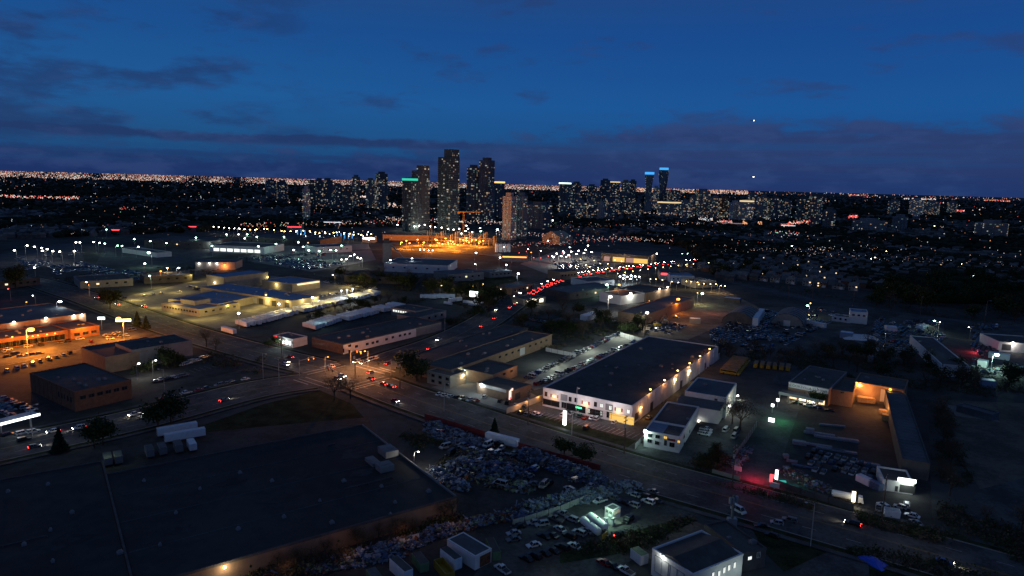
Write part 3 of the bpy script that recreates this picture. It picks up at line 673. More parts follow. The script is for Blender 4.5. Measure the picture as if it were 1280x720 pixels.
b.build('roof_corrugation', 'roof_gray', LM4.roof)
LM5 = Bld('signed_garage', 'small white garage with a glowing white light box over its dark door', 'garage', (1104, 599), (1142.5, 604.8), depth=9, h=3.0, wall='wall_white', roof='roof_tar', units=0)
LM5.at('f', 1133.5, 600.2, 4., .9, name='light_box', m='sign_white', out=.4); LM5.at('f', 1134, 611.5, 3.4, 2.0, name='garage_door', m='dark_metal'); LM5.at('f', 1120.5, 611, .9, 1.9, name='door', m='dark_metal')
q = LM5.o + Matrix.Rotation(LM5.rz, 2) @ Vector((LM5.L * .75, -1.5)); light(q.x, q.y, 3., (.85, 1, .85), 350, .4)

# ---- gabled white unit bottom
Gb = Bld('white_front_garage', 'white-walled garage with a dark roof and lit narrow windows at the bottom edge', 'garage', (866.5, 718), (929, 692), D=(810, 687), h=5.6, wall='wall_white', units=1)
for (px, py) in ((891, 719), (898.6, 717), (905, 712.7), (911, 709.6), (918, 706.4)): Gb.at('f', px, py, .75, 1.5, m='window_white', frame='door_white')
b = MB()
b.poly([(.2, .2, 5.23), (Gb.L - .2, .2, 5.23), (Gb.L - .2, Gb.W * .5, 6.3), (.2, Gb.W * .5, 6.3)]); b.poly([(.2, Gb.W * .5, 6.3), (Gb.L - .2, Gb.W * .5, 6.3), (Gb.L - .2, Gb.W - .2, 5.23), (.2, Gb.W - .2, 5.23)])
b.poly([(.2, .2, 5.23), (.2, Gb.W * .5, 6.3), (.2, Gb.W - .2, 5.23)]); b.poly([(Gb.L - .2, Gb.W * .5, 6.3), (Gb.L - .2, .2, 5.23), (Gb.L - .2, Gb.W - .2, 5.23)])
b.build('ridge_roof', 'roof_tar', Gb.root)
for (px, py) in ((827, 709), (846, 722)): Gb.at('l', px, py, 3.4, 3.2, name='garage_door', m='door_white', frame='wall_grey')
Gb.sconce('l', 829, 694.5, m='lamp_cool', col=(.95, 1, .9), power=110, r=.2)
for f_ in (.55, .9): q = Gb.o + Matrix.Rotation(Gb.rz, 2) @ Vector((Gb.L * f_, -3)); light(q.x, q.y, 3., (.8, 1, .9), 130, .4)
Gc = Bld('brick_rear_wing', 'brick wing with one lit window joined to the white-walled garage at the bottom', 'building', (930, 691), (958, 684.5), D=(876, 656), h=4.2, wall='wall_dark', units=2)
Gc.at('f', 937, 697.5, 1.2, .9, m='window_white', frame='door_white', label='single lit window'); Gc.at('f', 948, 693.5, 1., 1.4, frame='door_white')

# ---- other single buildings read off the photograph
def simple(name, label, cat, A, B_, h, depth, wall, roof='roof_tar', n=4, lit=0., units=2, group=None, wz=None):
    o = Bld(name, label, cat, A, B_, depth=depth, h=h, wall=wall, roof=roof, units=units, group=group)
    if n: o.row('f', n, min(2.2, o.L / n * .5), 1.4, wz or h * .55, frame=None, lit=lit, litm='window_warm')
    return o
simple('long_dark_shed', 'long dark ribbed-roof shed with a white end wall in the wrecking yards', 'shed', (1177, 455), (1213, 458.5), 5, 60, 'wall_white', 'roof_tar', 0)
g = simple('white_garage', 'low white garage with pale wall lamp at the right edge beyond the yard light', 'garage', (1249, 427), (1310, 431), 5, 20, 'wall_white', n=0)
g.at('f', 1258, 434, 4, 3, name='garage_door', m='dark_metal'); g.at('f', 1273, 435, 4, 3.4, name='garage_door', m='door_white'); g.sconce('f', 1266, 428.5, m='lamp_white', col=(1, .95, .85), power=450, r=.6, off=2)
g = simple('white_site_office', 'small white two-storey house with three upper windows beside the back road', 'office', (1063, 389), (1085, 391), 7, 12, 'wall_white', 'roof_blue', 0)
for k in range(3): g.rect('f', g.L * (.2 + .3 * k), 5., 1.6, 1.2, frame='metal_grey')
simple('grey_site_hut', 'long pale grey hut joined to the small white house by the back road', 'hut', (1040, 394), (1062, 397), 3.4, 8, 'wall_white', 'roof_gray', 3)
simple('green_container_office', 'long pale green cabin in the middle of the wrecking yards', 'cabin', (1147, 425), (1170, 427), 3.2, 4, 'green_metal', 'roof_gray', 0)
g = simple('dealer_shed', 'pale lit shed with three white wall lamps in the contractor yard', 'shed', (776, 370), (806, 366), 6, 18, 'wall_white', 'roof_tar', 0)
g.sconce('f', 788, 366.5, m='lamp_white', col=(.95, 1, .85), power=2200, r=.7, off=2); 
g = simple('contractor_hall', 'dark-roofed hall with lit front, right of the pale shed in the contractor yard', 'hall', (808, 366), (838, 360), 6, 25, 'wall_tan', 'roof_tar', 0)
g.sconce('f', 824, 361, m='lamp_white', col=(1, .95, .8), power=1500, r=.5, off=2); g.sconce('f', 834, 359, m='lamp_white', col=(1, .95, .8), power=1300, r=.5, off=2)
simple('hall_with_orange_yard', 'long dark-roofed hall behind the orange-lit contractor yard', 'hall', (806, 394), (868, 372), 6, 16, 'wall_tan', 'roof_gray', 0)
g = simple('lit_small_house', 'small gabled shop with bright windows inside the bend of the traffic-filled road', 'shop', (655, 374), (682, 371), 4, 12, 'wall_cream', 'roof_shingle', 0)
for k in range(3): g.rect('f', g.L * (.2 + .3 * k), 2, 3.2, 2.2, name='shop_window', m='shop_glow', frame='dark_metal')
q = G(668, 380); light(q.x, q.y - 2, 3, (1, .95, .75), 900, .5)
g = simple('supermarket', 'wide flat supermarket with lit entrances beyond the plaza car park', 'store', (752, 316), (810, 320), 9, 45, 'wall_tan', 'roof_tar', 0)
for a_, w_ in ((.12, 6), (.38, 12), (.62, 8), (.85, 14)): g.rect('f', g.L * a_, 3.5, w_, 4.5, name='shop_window', m='yellow_glow' if a_ in (.38, .85) else 'far_dim')
g = simple('church', 'pale gabled church lit from below at the edge of the dark trees', 'church', (678, 293.5), (700, 296), 10, 22, 'wall_cream', 'roof_shingle', 0)
b = MB(); b.poly([(0, -.1, 9.6), (g.L, -.1, 9.6), (g.L / 2, -.1, 16)]); b.poly([(0, -.1, 9.6), (g.L / 2, -.1, 16), (g.L / 2, g.W, 16), (0, g.W, 9.6)]); b.poly([(g.L, -.1, 9.6), (g.L, g.W, 9.6), (g.L / 2, g.W, 16), (g.L / 2, -.1, 16)]); b.build('gable_roof', 'wall_cream', g.root)
g.rect('f', g.L / 2, 4, 6, 7, name='arched_door', m='wall_dark'); q = G(692, 303); light(q.x, q.y - 6, 4, (1, .85, .6), 4500, .8)
g = simple('lit_front_offices', 'small flat office with a row of glowing windows behind the white-walled factory', 'office', (489, 384), (520, 389), 4.5, 14, 'wall_grey', 'roof_tar', 0)
g.row('f', 9, 1.6, 1.5, 2.8, m='window_white', frame='wall_dark')
simple('grey_flat_unit', 'long grey flat unit right of the office with glowing windows', 'unit', (522, 397), (558, 388), 4, 14, 'wall_grey', 'roof_tar', 4)
g = simple('fuel_kiosk', 'small kiosk with bright white and red lights at the corner left of the crossroads', 'kiosk', (342, 418.5), (366, 424), 4, 8, 'wall_white', 'roof_gray', 0)
g.row('f', 5, 1.8, 2.2, 1.8, m='sign_white'); q = G(352, 433); light(q.x, q.y - 2, 3.5, (.85, 1, .95), 600, .5); g.rect('f', 1.5, 3.3, 2, .8, name='red_sign', m='sign_red', out=.15)
# pale storage hall strip with floodlit front far left
g = simple('floodlit_showroom', 'long low showroom with a floodlit white front in the upper left car park', 'showroom', (262, 306), (330, 309), 7, 40, 'wall_white', 'roof_tar', 0)
for k in range(6): q = G(266 + k * 11, 311.5 + k * .6); light(q.x, q.y - 4, 6, (.85, 1, .92), 2500, .8)
g.row('f', 7, 6, 3, 2.6, m='window_white')
simple('pale_ribbed_hall', 'long pale ribbed hall beyond the lit car park at upper left', 'hall', (152, 310), (196, 316), 4.5, 14, 'wall_white', 'roof_gray', 0)
g = simple('grey_hall_red_lamp', 'low grey hall with a red-orange lamp behind the blue-roofed depot', 'hall', (244, 327.5), (294, 328), 6, 22, 'wall_grey', 'roof_gray', 0)
for px in (249, 262, 271): g.sconce('f', px, 329, m='lamp_white', col=WHT, power=300, r=.5)
g.sconce('f', 281, 331, m='sign_orange', col=(1, .25, .05), power=3500, r=1.0, off=2.5)
for i, (A_, B_, h, dp, wl, rf, lb) in enumerate([
    ((396, 309), (440, 307), 6.5, 26, 'wall_white', 'roof_gray', 'wide pale flat hall beyond the car storage lot, left of the orange construction site'),
    ((300, 296), (400, 300), 8, 60, 'wall_dark', 'roof_tar', 'very long dark flat hall left of the blue-lit lot'),
    ((180, 300), (262, 302), 8, 60, 'wall_dark', 'roof_tar', 'very long dark flat hall left of the floodlit showroom'),
    ((480, 329), (560, 332), 7, 45, 'wall_white', 'roof_gray', 'pale flat warehouse below the orange construction site'),
    ((430, 344), (520, 348), 5, 30, 'wall_dark', 'roof_tar', 'dark flat unit behind the long line of parked trailers'),
    ((560, 343), (605, 340), 6, 22, 'wall_grey', 'roof_gray', 'grey pitched shed left of the row of small yellow lamps'),
    ((100, 352), (166, 348), 5, 30, 'wall_grey', 'roof_tar', 'dark flat unit beyond the road at upper left'),
    ((180, 346), (240, 343), 5, 22, 'wall_dark', 'roof_tar', 'dark low unit left of the tall blue-roofed shed'),
    ((0, 352), (50, 347), 5, 26, 'wall_dark', 'roof_tar', 'dark low unit at the left edge below the lit car park'),
    ((735, 352), (768, 350), 5, 22, 'wall_white', 'roof_gray', 'pale low unit beside the queue of red tail lights'),
    ((712, 366), (775, 358), 5, 24, 'wall_dark', 'roof_gray', 'long grey-roofed unit right of the lit gabled shop'),
    ((640, 360), (668, 354), 5, 14, 'wall_tan', 'roof_gray', 'tan shed with lit side in the bend of the traffic-filled road'),
    ((612, 340), (640, 338), 5, 14, 'wall_grey', 'roof_gray', 'grey low unit left of the orange-lit restaurant'),
    ((700, 340), (722, 338), 7, 14, 'wall_tan', 'roof_tar', 'brown two-storey block in the middle of the plaza car park'),
    ((838, 344), (868, 345), 6, 20, 'roof_blue', 'roof_blue', 'shop with dark blue roof and pink-red sign beside the back road'),
    ((870, 352), (895, 351), 5, 18, 'wall_cream', 'roof_shingle', 'cream low shop right of the blue-roofed shop on the back road'),
    ((1196, 506), (1240, 518), 2.5, 5, 'roof_gray', 'roof_gray', 'low pale-roofed row beyond the dark thicket at the right edge'),
]):
    simple('flat_hall' if h > 6 else 'flat_unit', lb, 'hall' if h > 6 else 'unit', A_, B_, h, dp, wl, rf, n=0 if h < 3 else 5, lit=.15, units=0 if h < 3 else 3)
for (px, py, L_, z, m, nm, lb) in [(148, 292, 22, 4, 'sign_red', 'restaurant', 'small far restaurant with a red lit roof edge at upper left'), (170, 290.5, 34, 4, 'far_white', 'lit_store', 'far store with a long white lit front at upper left'),
    (205, 289.5, 15, 4, 'sign_orange', 'restaurant', 'small far restaurant glowing orange-red at upper left'), (249, 287.5, 30, 4, 'sign_red', 'lit_store', 'far store with a long red lit band left of the white street lights'),
    (368, 287.5, 22, 4, 'sign_red', 'lit_store', 'far store with red lit band and white entrance above the blue-lit lot'), (415, 282, 58, 5, 'far_cool', 'lit_hall', 'far hall with a row of white lamps along its front'),
    (484, 261, 40, 5, 'far_white', 'lit_store', 'far low store with a bright white strip left of the green-topped tower'), (516, 276, 40, 6, 'shop_glow', 'podium_shops', 'row of glowing shops at the foot of the green-topped tower'),
    (563, 281, 50, 5, 'shop_glow', 'podium_shops', 'row of glowing shops at the foot of the tallest tower'), (601, 270.5, 40, 5, 'yellow_glow', 'lit_store', 'yellow-lit flat building right of the tallest tower'),
    (643, 327, 26, 4, 'sign_orange', 'restaurant', 'restaurant glowing orange-red beside the plaza car park'), (837, 350, 16, 4, 'sign_red', 'shop', 'small shop with pink-red sign beside the back road'),
    (461, 303, 16, 4, 'sign_white', 'lit_store', 'small kiosk with a white glowing front left of the orange construction site'), (985, 286, 30, 6, 'far_cool', 'hall', 'far hall with pale blue curved roof by the far highway'),
    (910, 283, 60, 6, 'far_dim', 'hall', 'far long store with dim pinkish front before the right-hand towers'), (1078, 290, 40, 4, 'far_dim', 'lit_hall', 'far low hall right of the far highway lights')]:
    q = G(px, py); t = thing(nm, lb, 'store', (*q, 0), -math.atan2(q.x, q.y) * .5)
    b = MB(); b.box(-L_ / 2, L_ / 2, 0, 18, 0, z + 2); b.build('wall', 'wall_grey', t); b = MB(); b.box(-L_ / 2 + .3, L_ / 2 - .3, .3, 17.7, z + 2.003, z + 2.3); b.build('roof', 'roof_tar', t)
    b = MB(); hh = 1.0 if L_ > 20 else 1.6; b.box(-L_ / 2 * .9, L_ / 2 * .9, -.3, -.02, z, z + hh); b.build('lit_fascia', m, t)

# ------------------------------------------------------------------ towers
mat('tower_glass', (.055, .085, .088), .45, var=.25, scale=.05, spec=.3); mat('tower_concrete', (.19, .20, .20), .8, var=.2, scale=.03)
mat('tower_dark', (.11, .125, .14), .7, var=.25, scale=.03); mat('tower_slab', (.27, .32, .32), .8)
mat('tower_pale', (.34, .35, .34), .8, var=.15, scale=.03)
em('tower_window_a', (1, .78, .55), .62); em('tower_window_b', (.9, 1, .90), .40); em('tower_window_c', (1, .62, .38), .30); em('tower_window_d', (.50, .80, .78), .14)
def tower(label, pl, pr, top, D, body='tower_glass', lit=.16, crown=None, rz=None, step=None, curvy=0., group=None, lean=0, name='apartment_tower', asp=.8, fl=3.1):
    D *= FP / 930; c = AT((pl + pr) / 2, top, D); w_ = (pr - pl) * D / FP; h = max(c.z, 12)
    if rz is None: rz = R(-36.5)
    ca, sa = abs(math.cos(rz)), abs(math.sin(rz)); L = w_ / (ca + asp * sa); Wd = L * asp
    if curvy: L = Wd = w_
    t = thing(name, label, 'tower', (c.x, c.y, 0), rz, group); nf = int(h / fl); b = MB(); sl_ = MB(); win = MB()
    slabs = D < 1600
    def dims(z):
        if curvy: return 1 - .13 * math.sin(z / h * math.pi * 1.1 + curvy), 1 - .10 * math.sin(z / h * math.pi * 1.1 + curvy), z / h * lean + z * .022
        return 1, 1, 0
    if curvy:
        n = 20; rings = []
        for i in range(0, nf + 1, 2):
            z = i * fl; a_, c_, ro = dims(z); rings.append(z)
            for k in range(n):
                th = 2 * math.pi * k / n; x, y = L / 2 * a_ * math.cos(th), L / 2 * .72 * c_ * math.sin(th)
                b.v.append((x * math.cos(ro) - y * math.sin(ro), x * math.sin(ro) + y * math.cos(ro), z))
        for i in range(len(rings) - 1):
            for k in range(n): j = (k + 1) % n; b.f.append((i * n + k, i * n + j, (i + 1) * n + j, (i + 1) * n + k)); b.mi.append(0)
        b.f.append(tuple((len(rings) - 1) * n + k for k in range(n))); b.mi.append(0)
        for i in range(1, nf):
            for k in range(n):
                if rnd.random() < lit:
                    z = i * fl; a_, c_, ro = dims(z); th = 2 * math.pi * (k + .5) / n; x, y = L / 2 * a_ * math.cos(th) * 1.01, L / 2 * .72 * c_ * math.sin(th) * 1.01
                    win.k = rnd.choice((1, 2, 3, 3)); win.octa((x * math.cos(ro) - y * math.sin(ro), x * math.sin(ro) + y * math.cos(ro), z), .9)
    else:
        blocks = [(-L / 2, L / 2, -Wd / 2, Wd / 2, h - (8 if not step else step))]
        if step: blocks.append((-L / 2 * .2, L / 2 * .96, -Wd / 2 * .8, Wd / 2 * .92, h - 1))
        b.box(*blocks[0][:4], 0, blocks[0][4])
        if step: b.box(*blocks[1][:4], blocks[0][4] + .01, blocks[1][4])
        else: b.box(-L * .28, L * .28, -Wd * .3, Wd * .3, h - 8 + .01, h - 3)
        # projecting bays and balcony slabs give the shaft relief
        for xx in (-.28, .12): b.box(L * xx, L * (xx + .16), -Wd / 2 - 1.3, -Wd / 2 - .01, 0, blocks[0][4] - 6)
        if slabs:
            for i in range(1, int(blocks[0][4] / fl)):
                z = i * fl; sl_.box(-L / 2 - .7, L / 2 + .7, -Wd / 2 - .7, Wd / 2 + .7, z, z + .28)
        for (x0, x1, y0, y1, hh) in blocks:
            i0 = 1 if hh == blocks[0][4] else int(blocks[0][4] / fl) + 1
            for fc in ('f', 'l', 'r'):
                Lf = (x1 - x0) if fc == 'f' else (y1 - y0); nb = max(3, int(Lf / 3.4))
                cold = [rnd.random() for _ in range(nb)]
                for i in range(i0, int(hh / fl)):
                    for k in range(nb):
                        if rnd.random() < lit * (.3 + 1.4 * cold[k]):
                            u_ = (k + .5) / nb; z = i * fl + 1.6; ww = rnd.choice((.4, .6, .9, 1.6)) * min(1.2, D / 1300); e = .85 + (0 if slabs else .1)
                            win.k = rnd.choices((0, 1, 2, 3), (1.3, 2, 4, 6))[0]
                            if fc == 'f': win.box(x0 + Lf * u_ - ww, x0 + Lf * u_ + ww, y0 - e - .6 * 1, y0 - .03, z - .8, z + .8)
                            elif fc == 'l': win.box(x0 - e, x0 - .03, y0 + Lf * u_ - ww, y0 + Lf * u_ + ww, z - .8, z + .8)
                            else: win.box(x1 + .03, x1 + e, y0 + Lf * u_ - ww, y0 + Lf * u_ + ww, z - .8, z + .8)
    b.build('shaft', body, t)
    if sl_.v: sl_.build('floor_slabs', 'tower_slab', t, kind='stuff')
    if win.v: win.build('lit_window', ['tower_window_a', 'tower_window_b', 'tower_window_c', 'tower_window_d'], t, kind='stuff')
    if crown:
        b = MB()
        if curvy: a_, c_, ro = dims(nf * fl); b.prism([(L / 2 * a_ * .98 * math.cos(2 * math.pi * k / 16 + ro), L / 2 * a_ * .8 * math.sin(2 * math.pi * k / 16 + ro)) for k in range(16)], nf * fl + .1, nf * fl + 7)
        else: b.box(-L / 2 - .3, L / 2 + .3, -Wd / 2 - .3, Wd / 2 + .3, h - 8 + .02, h - 8 + 3.2)
        b.build('lit_crown', crown, t)
    return t
em('crown_green', (.05, .9, .60), .75); em('crown_white', (.8, 1, .95), 2.2); em('crown_blue', (.06, .42, 1), 1.1); em('crown_orange', (1, .45, .15), 2.); em('crown_warm', (1, .75, .4), .9)
tower('tallest glass tower with a stepped top and scattered lit windows', 548, 574.5, 186, 1180, lit=.15, step=13, asp=.75)
tower('dark glass tower with a glowing green roof line', 503, 522, 219, 1130, lit=.17, crown='crown_green')
tower('tower with bright lamps on its top, right behind the green-topped tower', 515, 537, 206, 1190, 'tower_dark', lit=.17, step=9)
tower('slim dark tower, left one of the pair right of the tallest tower', 584, 600.5, 204, 1420, 'tower_dark', lit=.17)
tower('slim round-shouldered tower, right one of the pair right of the tallest tower', 599.5, 618.5, 195, 1400, 'tower_dark', lit=.20)
tower('shorter dark tower with an orange glowing cap, right of the slim pair', 617, 631, 224, 1560, 'tower_dark', lit=.10, crown='crown_orange')
tower('pale apartment block with many lit windows, nearest right of the orange-capped tower', 629, 646, 238, 1010, 'tower_pale', lit=.30)
tower('darker apartment block attached right of the pale apartment block', 645, 660, 238, 1040, 'tower_concrete', lit=.24)
tower('wide dim apartment block right of the darker apartment block', 660, 690, 250, 1300, 'tower_dark', lit=.17)
b_ = thing('podium', 'pale low podium building at the foot of the green-topped tower', 'building', (*G(515, 284), 0), R(-8))
b = MB(); b.box(-17, 17, 0, 20, 0, 16); b.build('wall', 'tower_pale', b_); b = MB(); b.box(-16, 16, 1, 19, 16.003, 17); b.build('roof', 'roof_gray', b_)
tws = [(469, 485, 213, 1850, 'tower_dark', .2, None, 'broad dark tower against the sky, right end of the left tower group'),
 (457, 469, 221, 1900, 'tower_concrete', .2, None, 'brownish tower just left of the broad dark tower'), (440, 450, 217, 1900, 'tower_concrete', .22, None, 'slim tower standing alone in the middle of the left tower group'),
 (428, 441, 229, 1700, 'tower_glass', .2, None, 'short greenish tower left of the slim lone tower'), (415, 428, 227, 1750, 'tower_dark', .15, None, 'short dark tower left of the greenish tower'),
 (403, 416, 221, 1900, 'tower_dark', .14, None, 'right tower of the dark cluster at the left'), (394, 404, 221, 1950, 'tower_dark', .14, None, 'middle tower of the dark cluster at the left'),
 (385, 395, 223, 1800, 'tower_glass', .17, None, 'left tower of the dark cluster at the left'), (378, 387, 230, 1300, 'tower_pale', .25, None, 'pale greenish block low in front of the dark left cluster'),
 (345, 360, 224, 2600, 'tower_dark', .15, None, 'far wide slab, second from the left of all towers'), (332, 345, 223, 2700, 'tower_dark', .15, None, 'far wide slab, leftmost of all towers'),
 (699, 714, 226, 1950, 'tower_dark', .14, 'crown_white', 'dark tower with a white-lit crown, left end of the central skyline'), (714, 727.5, 225.5, 2050, 'tower_dark', .14, None, 'dark tower next right of the white-crowned tower'),
 (734, 746, 229, 2300, 'tower_dark', .15, None, 'dark tower third from the left of the central skyline'), (751, 763, 222, 2500, 'tower_dark', .07, None, 'unlit tower rising in the middle of the central skyline'),
 (763.5, 775, 225, 2350, 'tower_dark', .2, 'crown_warm', 'dark tower with a warm-lit roof edge in the central skyline'), (777, 788, 223.5, 2350, 'tower_concrete', .2, None, 'grey tower in the right part of the central skyline'),
 (787, 796, 223, 2400, 'tower_dark', .16, None, 'dark tower at the right end of the central skyline'), (741, 753, 238, 2000, 'tower_dark', .22, None, 'lower dark block in front of the middle of the central skyline'),
 (720, 733, 248, 1650, 'tower_concrete', .34, None, 'busy-lit apartment block at the foot of the central skyline'), (733, 745, 249, 1650, 'tower_dark', .3, None, 'busy-lit darker apartment block at the foot of the central skyline'),
 (747, 757, 250, 1650, 'tower_pale', .04, None, 'unlit pale teal block at the foot of the central skyline'), (758, 772, 244, 1800, 'tower_dark', .24, None, 'wide low block at the right foot of the central skyline'),
 (772, 790, 240, 1950, 'tower_dark', .2, None, 'wide dark block before the right end of the central skyline'), (790, 803, 250, 1900, 'tower_dark', .2, None, 'short dark block left of the curved blue-topped tower'),
 (817, 824, 231, 2500, 'tower_pale', .3, None, 'narrow pale tower between the two curved blue-topped towers'), (835, 850, 236, 2300, 'tower_dark', .2, None, 'dark block right of the leaning blue-topped tower'),
 (822, 852, 250, 2000, 'tower_concrete', .2, 'crown_warm', 'wide low building with an amber-lit top below the blue-topped towers'), (852, 863, 248, 1850, 'tower_concrete', .3, None, 'leftmost block of the right-hand apartment row'),
 (862, 873, 242, 1950, 'tower_concrete', .26, None, 'second block of the right-hand apartment row'), (871, 887, 234.5, 1950, 'tower_concrete', .3, None, 'tallest block of the right-hand apartment row'),
 (889, 901, 243, 1900, 'tower_concrete', .26, None, 'block next right of the tallest of the right-hand row'), (901, 913, 243.5, 1900, 'wall_brick', .26, None, 'brownish block in the right-hand apartment row'),
 (913, 925, 249, 1800, 'tower_pale', .2, None, 'pale block in the middle of the right-hand apartment row'), (925, 943, 248, 1750, 'tower_pale', .3, 'crown_warm', 'pale wide block with a lit roof edge in the right-hand row'),
 (935, 947, 239, 2100, 'tower_concrete', .22, None, 'taller block behind the pale wide block'), (948, 962, 242, 1900, 'tower_concrete', .26, None, 'grey block right of the pale wide block'),
 (962, 975, 244, 1900, 'tower_dark', .22, None, 'dark block near the right end of the apartment row'), (976, 990, 247, 2000, 'tower_dark', .2, None, 'low dark block at the gap of the right-hand row'),
 (998, 1012, 244, 1650, 'tower_glass', .2, None, 'greenish block left of the dark twin at the right end'), (1012, 1030, 240, 1650, 'tower_dark', .2, None, 'dark tall block at the right end of the right-hand row'),
 (1030, 1046, 257, 1500, 'tower_dark', .16, None, 'short dark block last in the right-hand row'), (1071, 1104, 271, 1450, 'tower_concrete', .08, None, 'low wide slab block in the dark trees right of the highway'),
 (1118, 1134, 266, 1600, 'tower_concrete', .04, None, 'dim low block in the dark trees'), (1138, 1156, 246.5, 2600, 'tower_pale', .25, None, 'pale far block near the right horizon'),
 (1156, 1176, 249, 2700, 'tower_concrete', .2, None, 'far grey block right of the pale far block'), (1220, 1262, 273, 1350, 'tower_concrete', .22, None, 'wide slab block alone at the right with scattered lights'),
 (1112, 1124, 248, 2700, 'tower_concrete', .2, None, 'small far block on the right horizon'), (1186, 1196, 250, 2900, 'tower_concrete', .2, None, 'tiny far block on the right horizon')]
for (a_, c_, tp, D, bd, lt, cr, lb) in tws: tower(lb, a_, c_, tp, D, bd, lt, cr, rz=R(rnd.choice((-36, -36, 20, 8))), name='apartment_tower' if tp < 262 else 'apartment_block')
tower('curved tower with a bright blue crown, left of the two', 806.5, 817.5, 217, 2300, 'tower_concrete', .10, 'crown_blue', curvy=.6, lean=.5)
tower('taller curved leaning tower with a bright blue crown, right of the two', 824.5, 835.5, 212, 2350, 'tower_dark', .10, 'crown_blue', curvy=2.4, lean=.8)

# ------------------------------------------------------------------ vehicles
def car_body(b, L, W_, H, hood=.30, trunk=.22, zb=.28, belt=.52):
    """hull with tapered nose and tail, then cabin pillars and roof"""
    zs = H * belt; prof = [(-L / 2, zb + .1), (-L / 2 + .1, zb), (L / 2 - .12, zb), (L / 2, zb + .12), (L / 2 - .02, zs * .82), (L / 2 - hood * L, zs), (-L / 2 + trunk * L, zs + .02), (-L / 2 + .03, zs * .95)]
    n = len(b.v); k = len(prof)
    for sy, sc in ((-1, .93), (-1, 1), (1, 1), (1, .93)):
        for (x, z) in prof: b.v.append((x * (1 if sc == 1 else .985), sy * W_ / 2 * sc, z + (0 if sc == 1 else .0)))
    # side faces on the wide rings, closed tops
    b.f.append(tuple(n + k + i for i in range(k))); b.mi.append(b.k)
    b.f.append(tuple(n + 2 * k + i for i in reversed(range(k)))); b.mi.append(b.k)
    for i in range(k):
        j = (i + 1) % k; b.f.append((n + k + j, n + k + i, n + 2 * k + i, n + 2 * k + j)); b.mi.append(b.k)
    return zs
def cabin(x0, x1, x2, x3, z0, z1, W_, pane=True):
    """x0<x1<x2<x3 bottom rear, top rear, top front, bottom front"""
    w0, w1 = W_ / 2 * .94, W_ / 2 * .76
    return [(x0, -w0, z0), (x3, -w0, z0), (x3, w0, z0), (x0, w0, z0), (x1, -w1, z1), (x2, -w1, z1), (x2, w1, z1), (x1, w1, z1)]
def hull(b, P_):
    n = len(b.v); b.v += P_
    for f in ((0, 1, 5, 4), (1, 2, 6, 5), (2, 3, 7, 6), (3, 0, 4, 7), (4, 5, 6, 7), (0, 3, 2, 1)): b.f.append(tuple(n + i for i in f)); b.mi.append(b.k)
def make_car(kind):
    L, W_, H = dict(sedan=(4.6, 1.8, 1.45), suv=(4.7, 1.9, 1.75), van=(5.3, 2.0, 2.2), pickup=(5.5, 1.95, 1.8), hatchback=(4.1, 1.75, 1.5))[kind]
    t = thing('parked_car', kind, {'sedan': 'car', 'suv': 'car', 'hatchback': 'car'}.get(kind, kind)); b = MB()
    if kind == 'sedan': z = car_body(b, L, W_, H, .28, .17); cb = (-L * .36, -L * .20, L * .08, L * .23)
    elif kind == 'hatchback': z = car_body(b, L, W_, H, .25, .05); cb = (-L * .47, -L * .36, L * .10, L * .26)
    elif kind == 'suv': z = car_body(b, L, W_, H, .26, .04, .35, .56); cb = (-L * .48, -L * .42, L * .10, L * .24)
    elif kind == 'van': z = car_body(b, L, W_, H, .16, .02, .35, .52); cb = (-L * .49, -L * .48, L * .24, L * .36)
    else:
        z = car_body(b, L, W_, H, .24, .4, .42, .56); cb = (-L * .10, -L * .05, L * .14, L * .27)
    bo = b.build('body', 'paint_white', t)
    b = MB(); hull(b, cabin(*cb, z + .01, H, W_)); b.build('window', 'glass_dark', t)
    b = MB(); rf = cabin(cb[1] - .08, cb[1], cb[2], cb[2] + .06, H - .05, H + .03, W_ * .82); hull(b, rf)
    for s_ in (-1, 1):
        for (xa, xb_) in ((cb[0], cb[1]), (cb[3], cb[2]), ((cb[0] + cb[3]) / 2, (cb[1] + cb[2]) / 2)): b.tube((xa, s_ * W_ / 2 * .945, z), (xb_, s_ * W_ / 2 * .77, H), .05, .05, 4)
    b.build('car_roof', 'paint_white', t)
    if kind == 'pickup':
        b = MB(); b.box(-L / 2 + .12, -L * .12, -W_ / 2 + .12, W_ / 2 - .12, z + .021, z + .04); b.build('cargo_bed', 'dark_metal', t)
    for x in (-L * .31, L * .31):
        for s_ in (-1, 1): b = MB(); b.tube((x, s_ * (W_ / 2 - .2), .33), (x, s_ * (W_ / 2 + .01), .33), .33, .33, 10); b.build('wheel', 'tyre', t)
    for s_ in (-1, 1):
        b = MB(); b.box(L / 2 - .06, L / 2 + .02, s_ * W_ * .38 - .16, s_ * W_ * .38 + .16, z * .62, z * .80); b.build('headlight', 'headlight_off', t)
        b = MB(); b.box(-L / 2 - .02, -L / 2 + .06, s_ * W_ * .40 - .12, s_ * W_ * .40 + .12, z * .68, z * .92); b.build('taillight', 'taillight_off', t)
    return t
protos = {k: make_car(k) for k in ('sedan', 'suv', 'van', 'pickup', 'hatchback')}
ncar = [0]; COLS = ['white', 'silver', 'grey', 'black', 'red', 'blue', 'beige']
SIM = {}
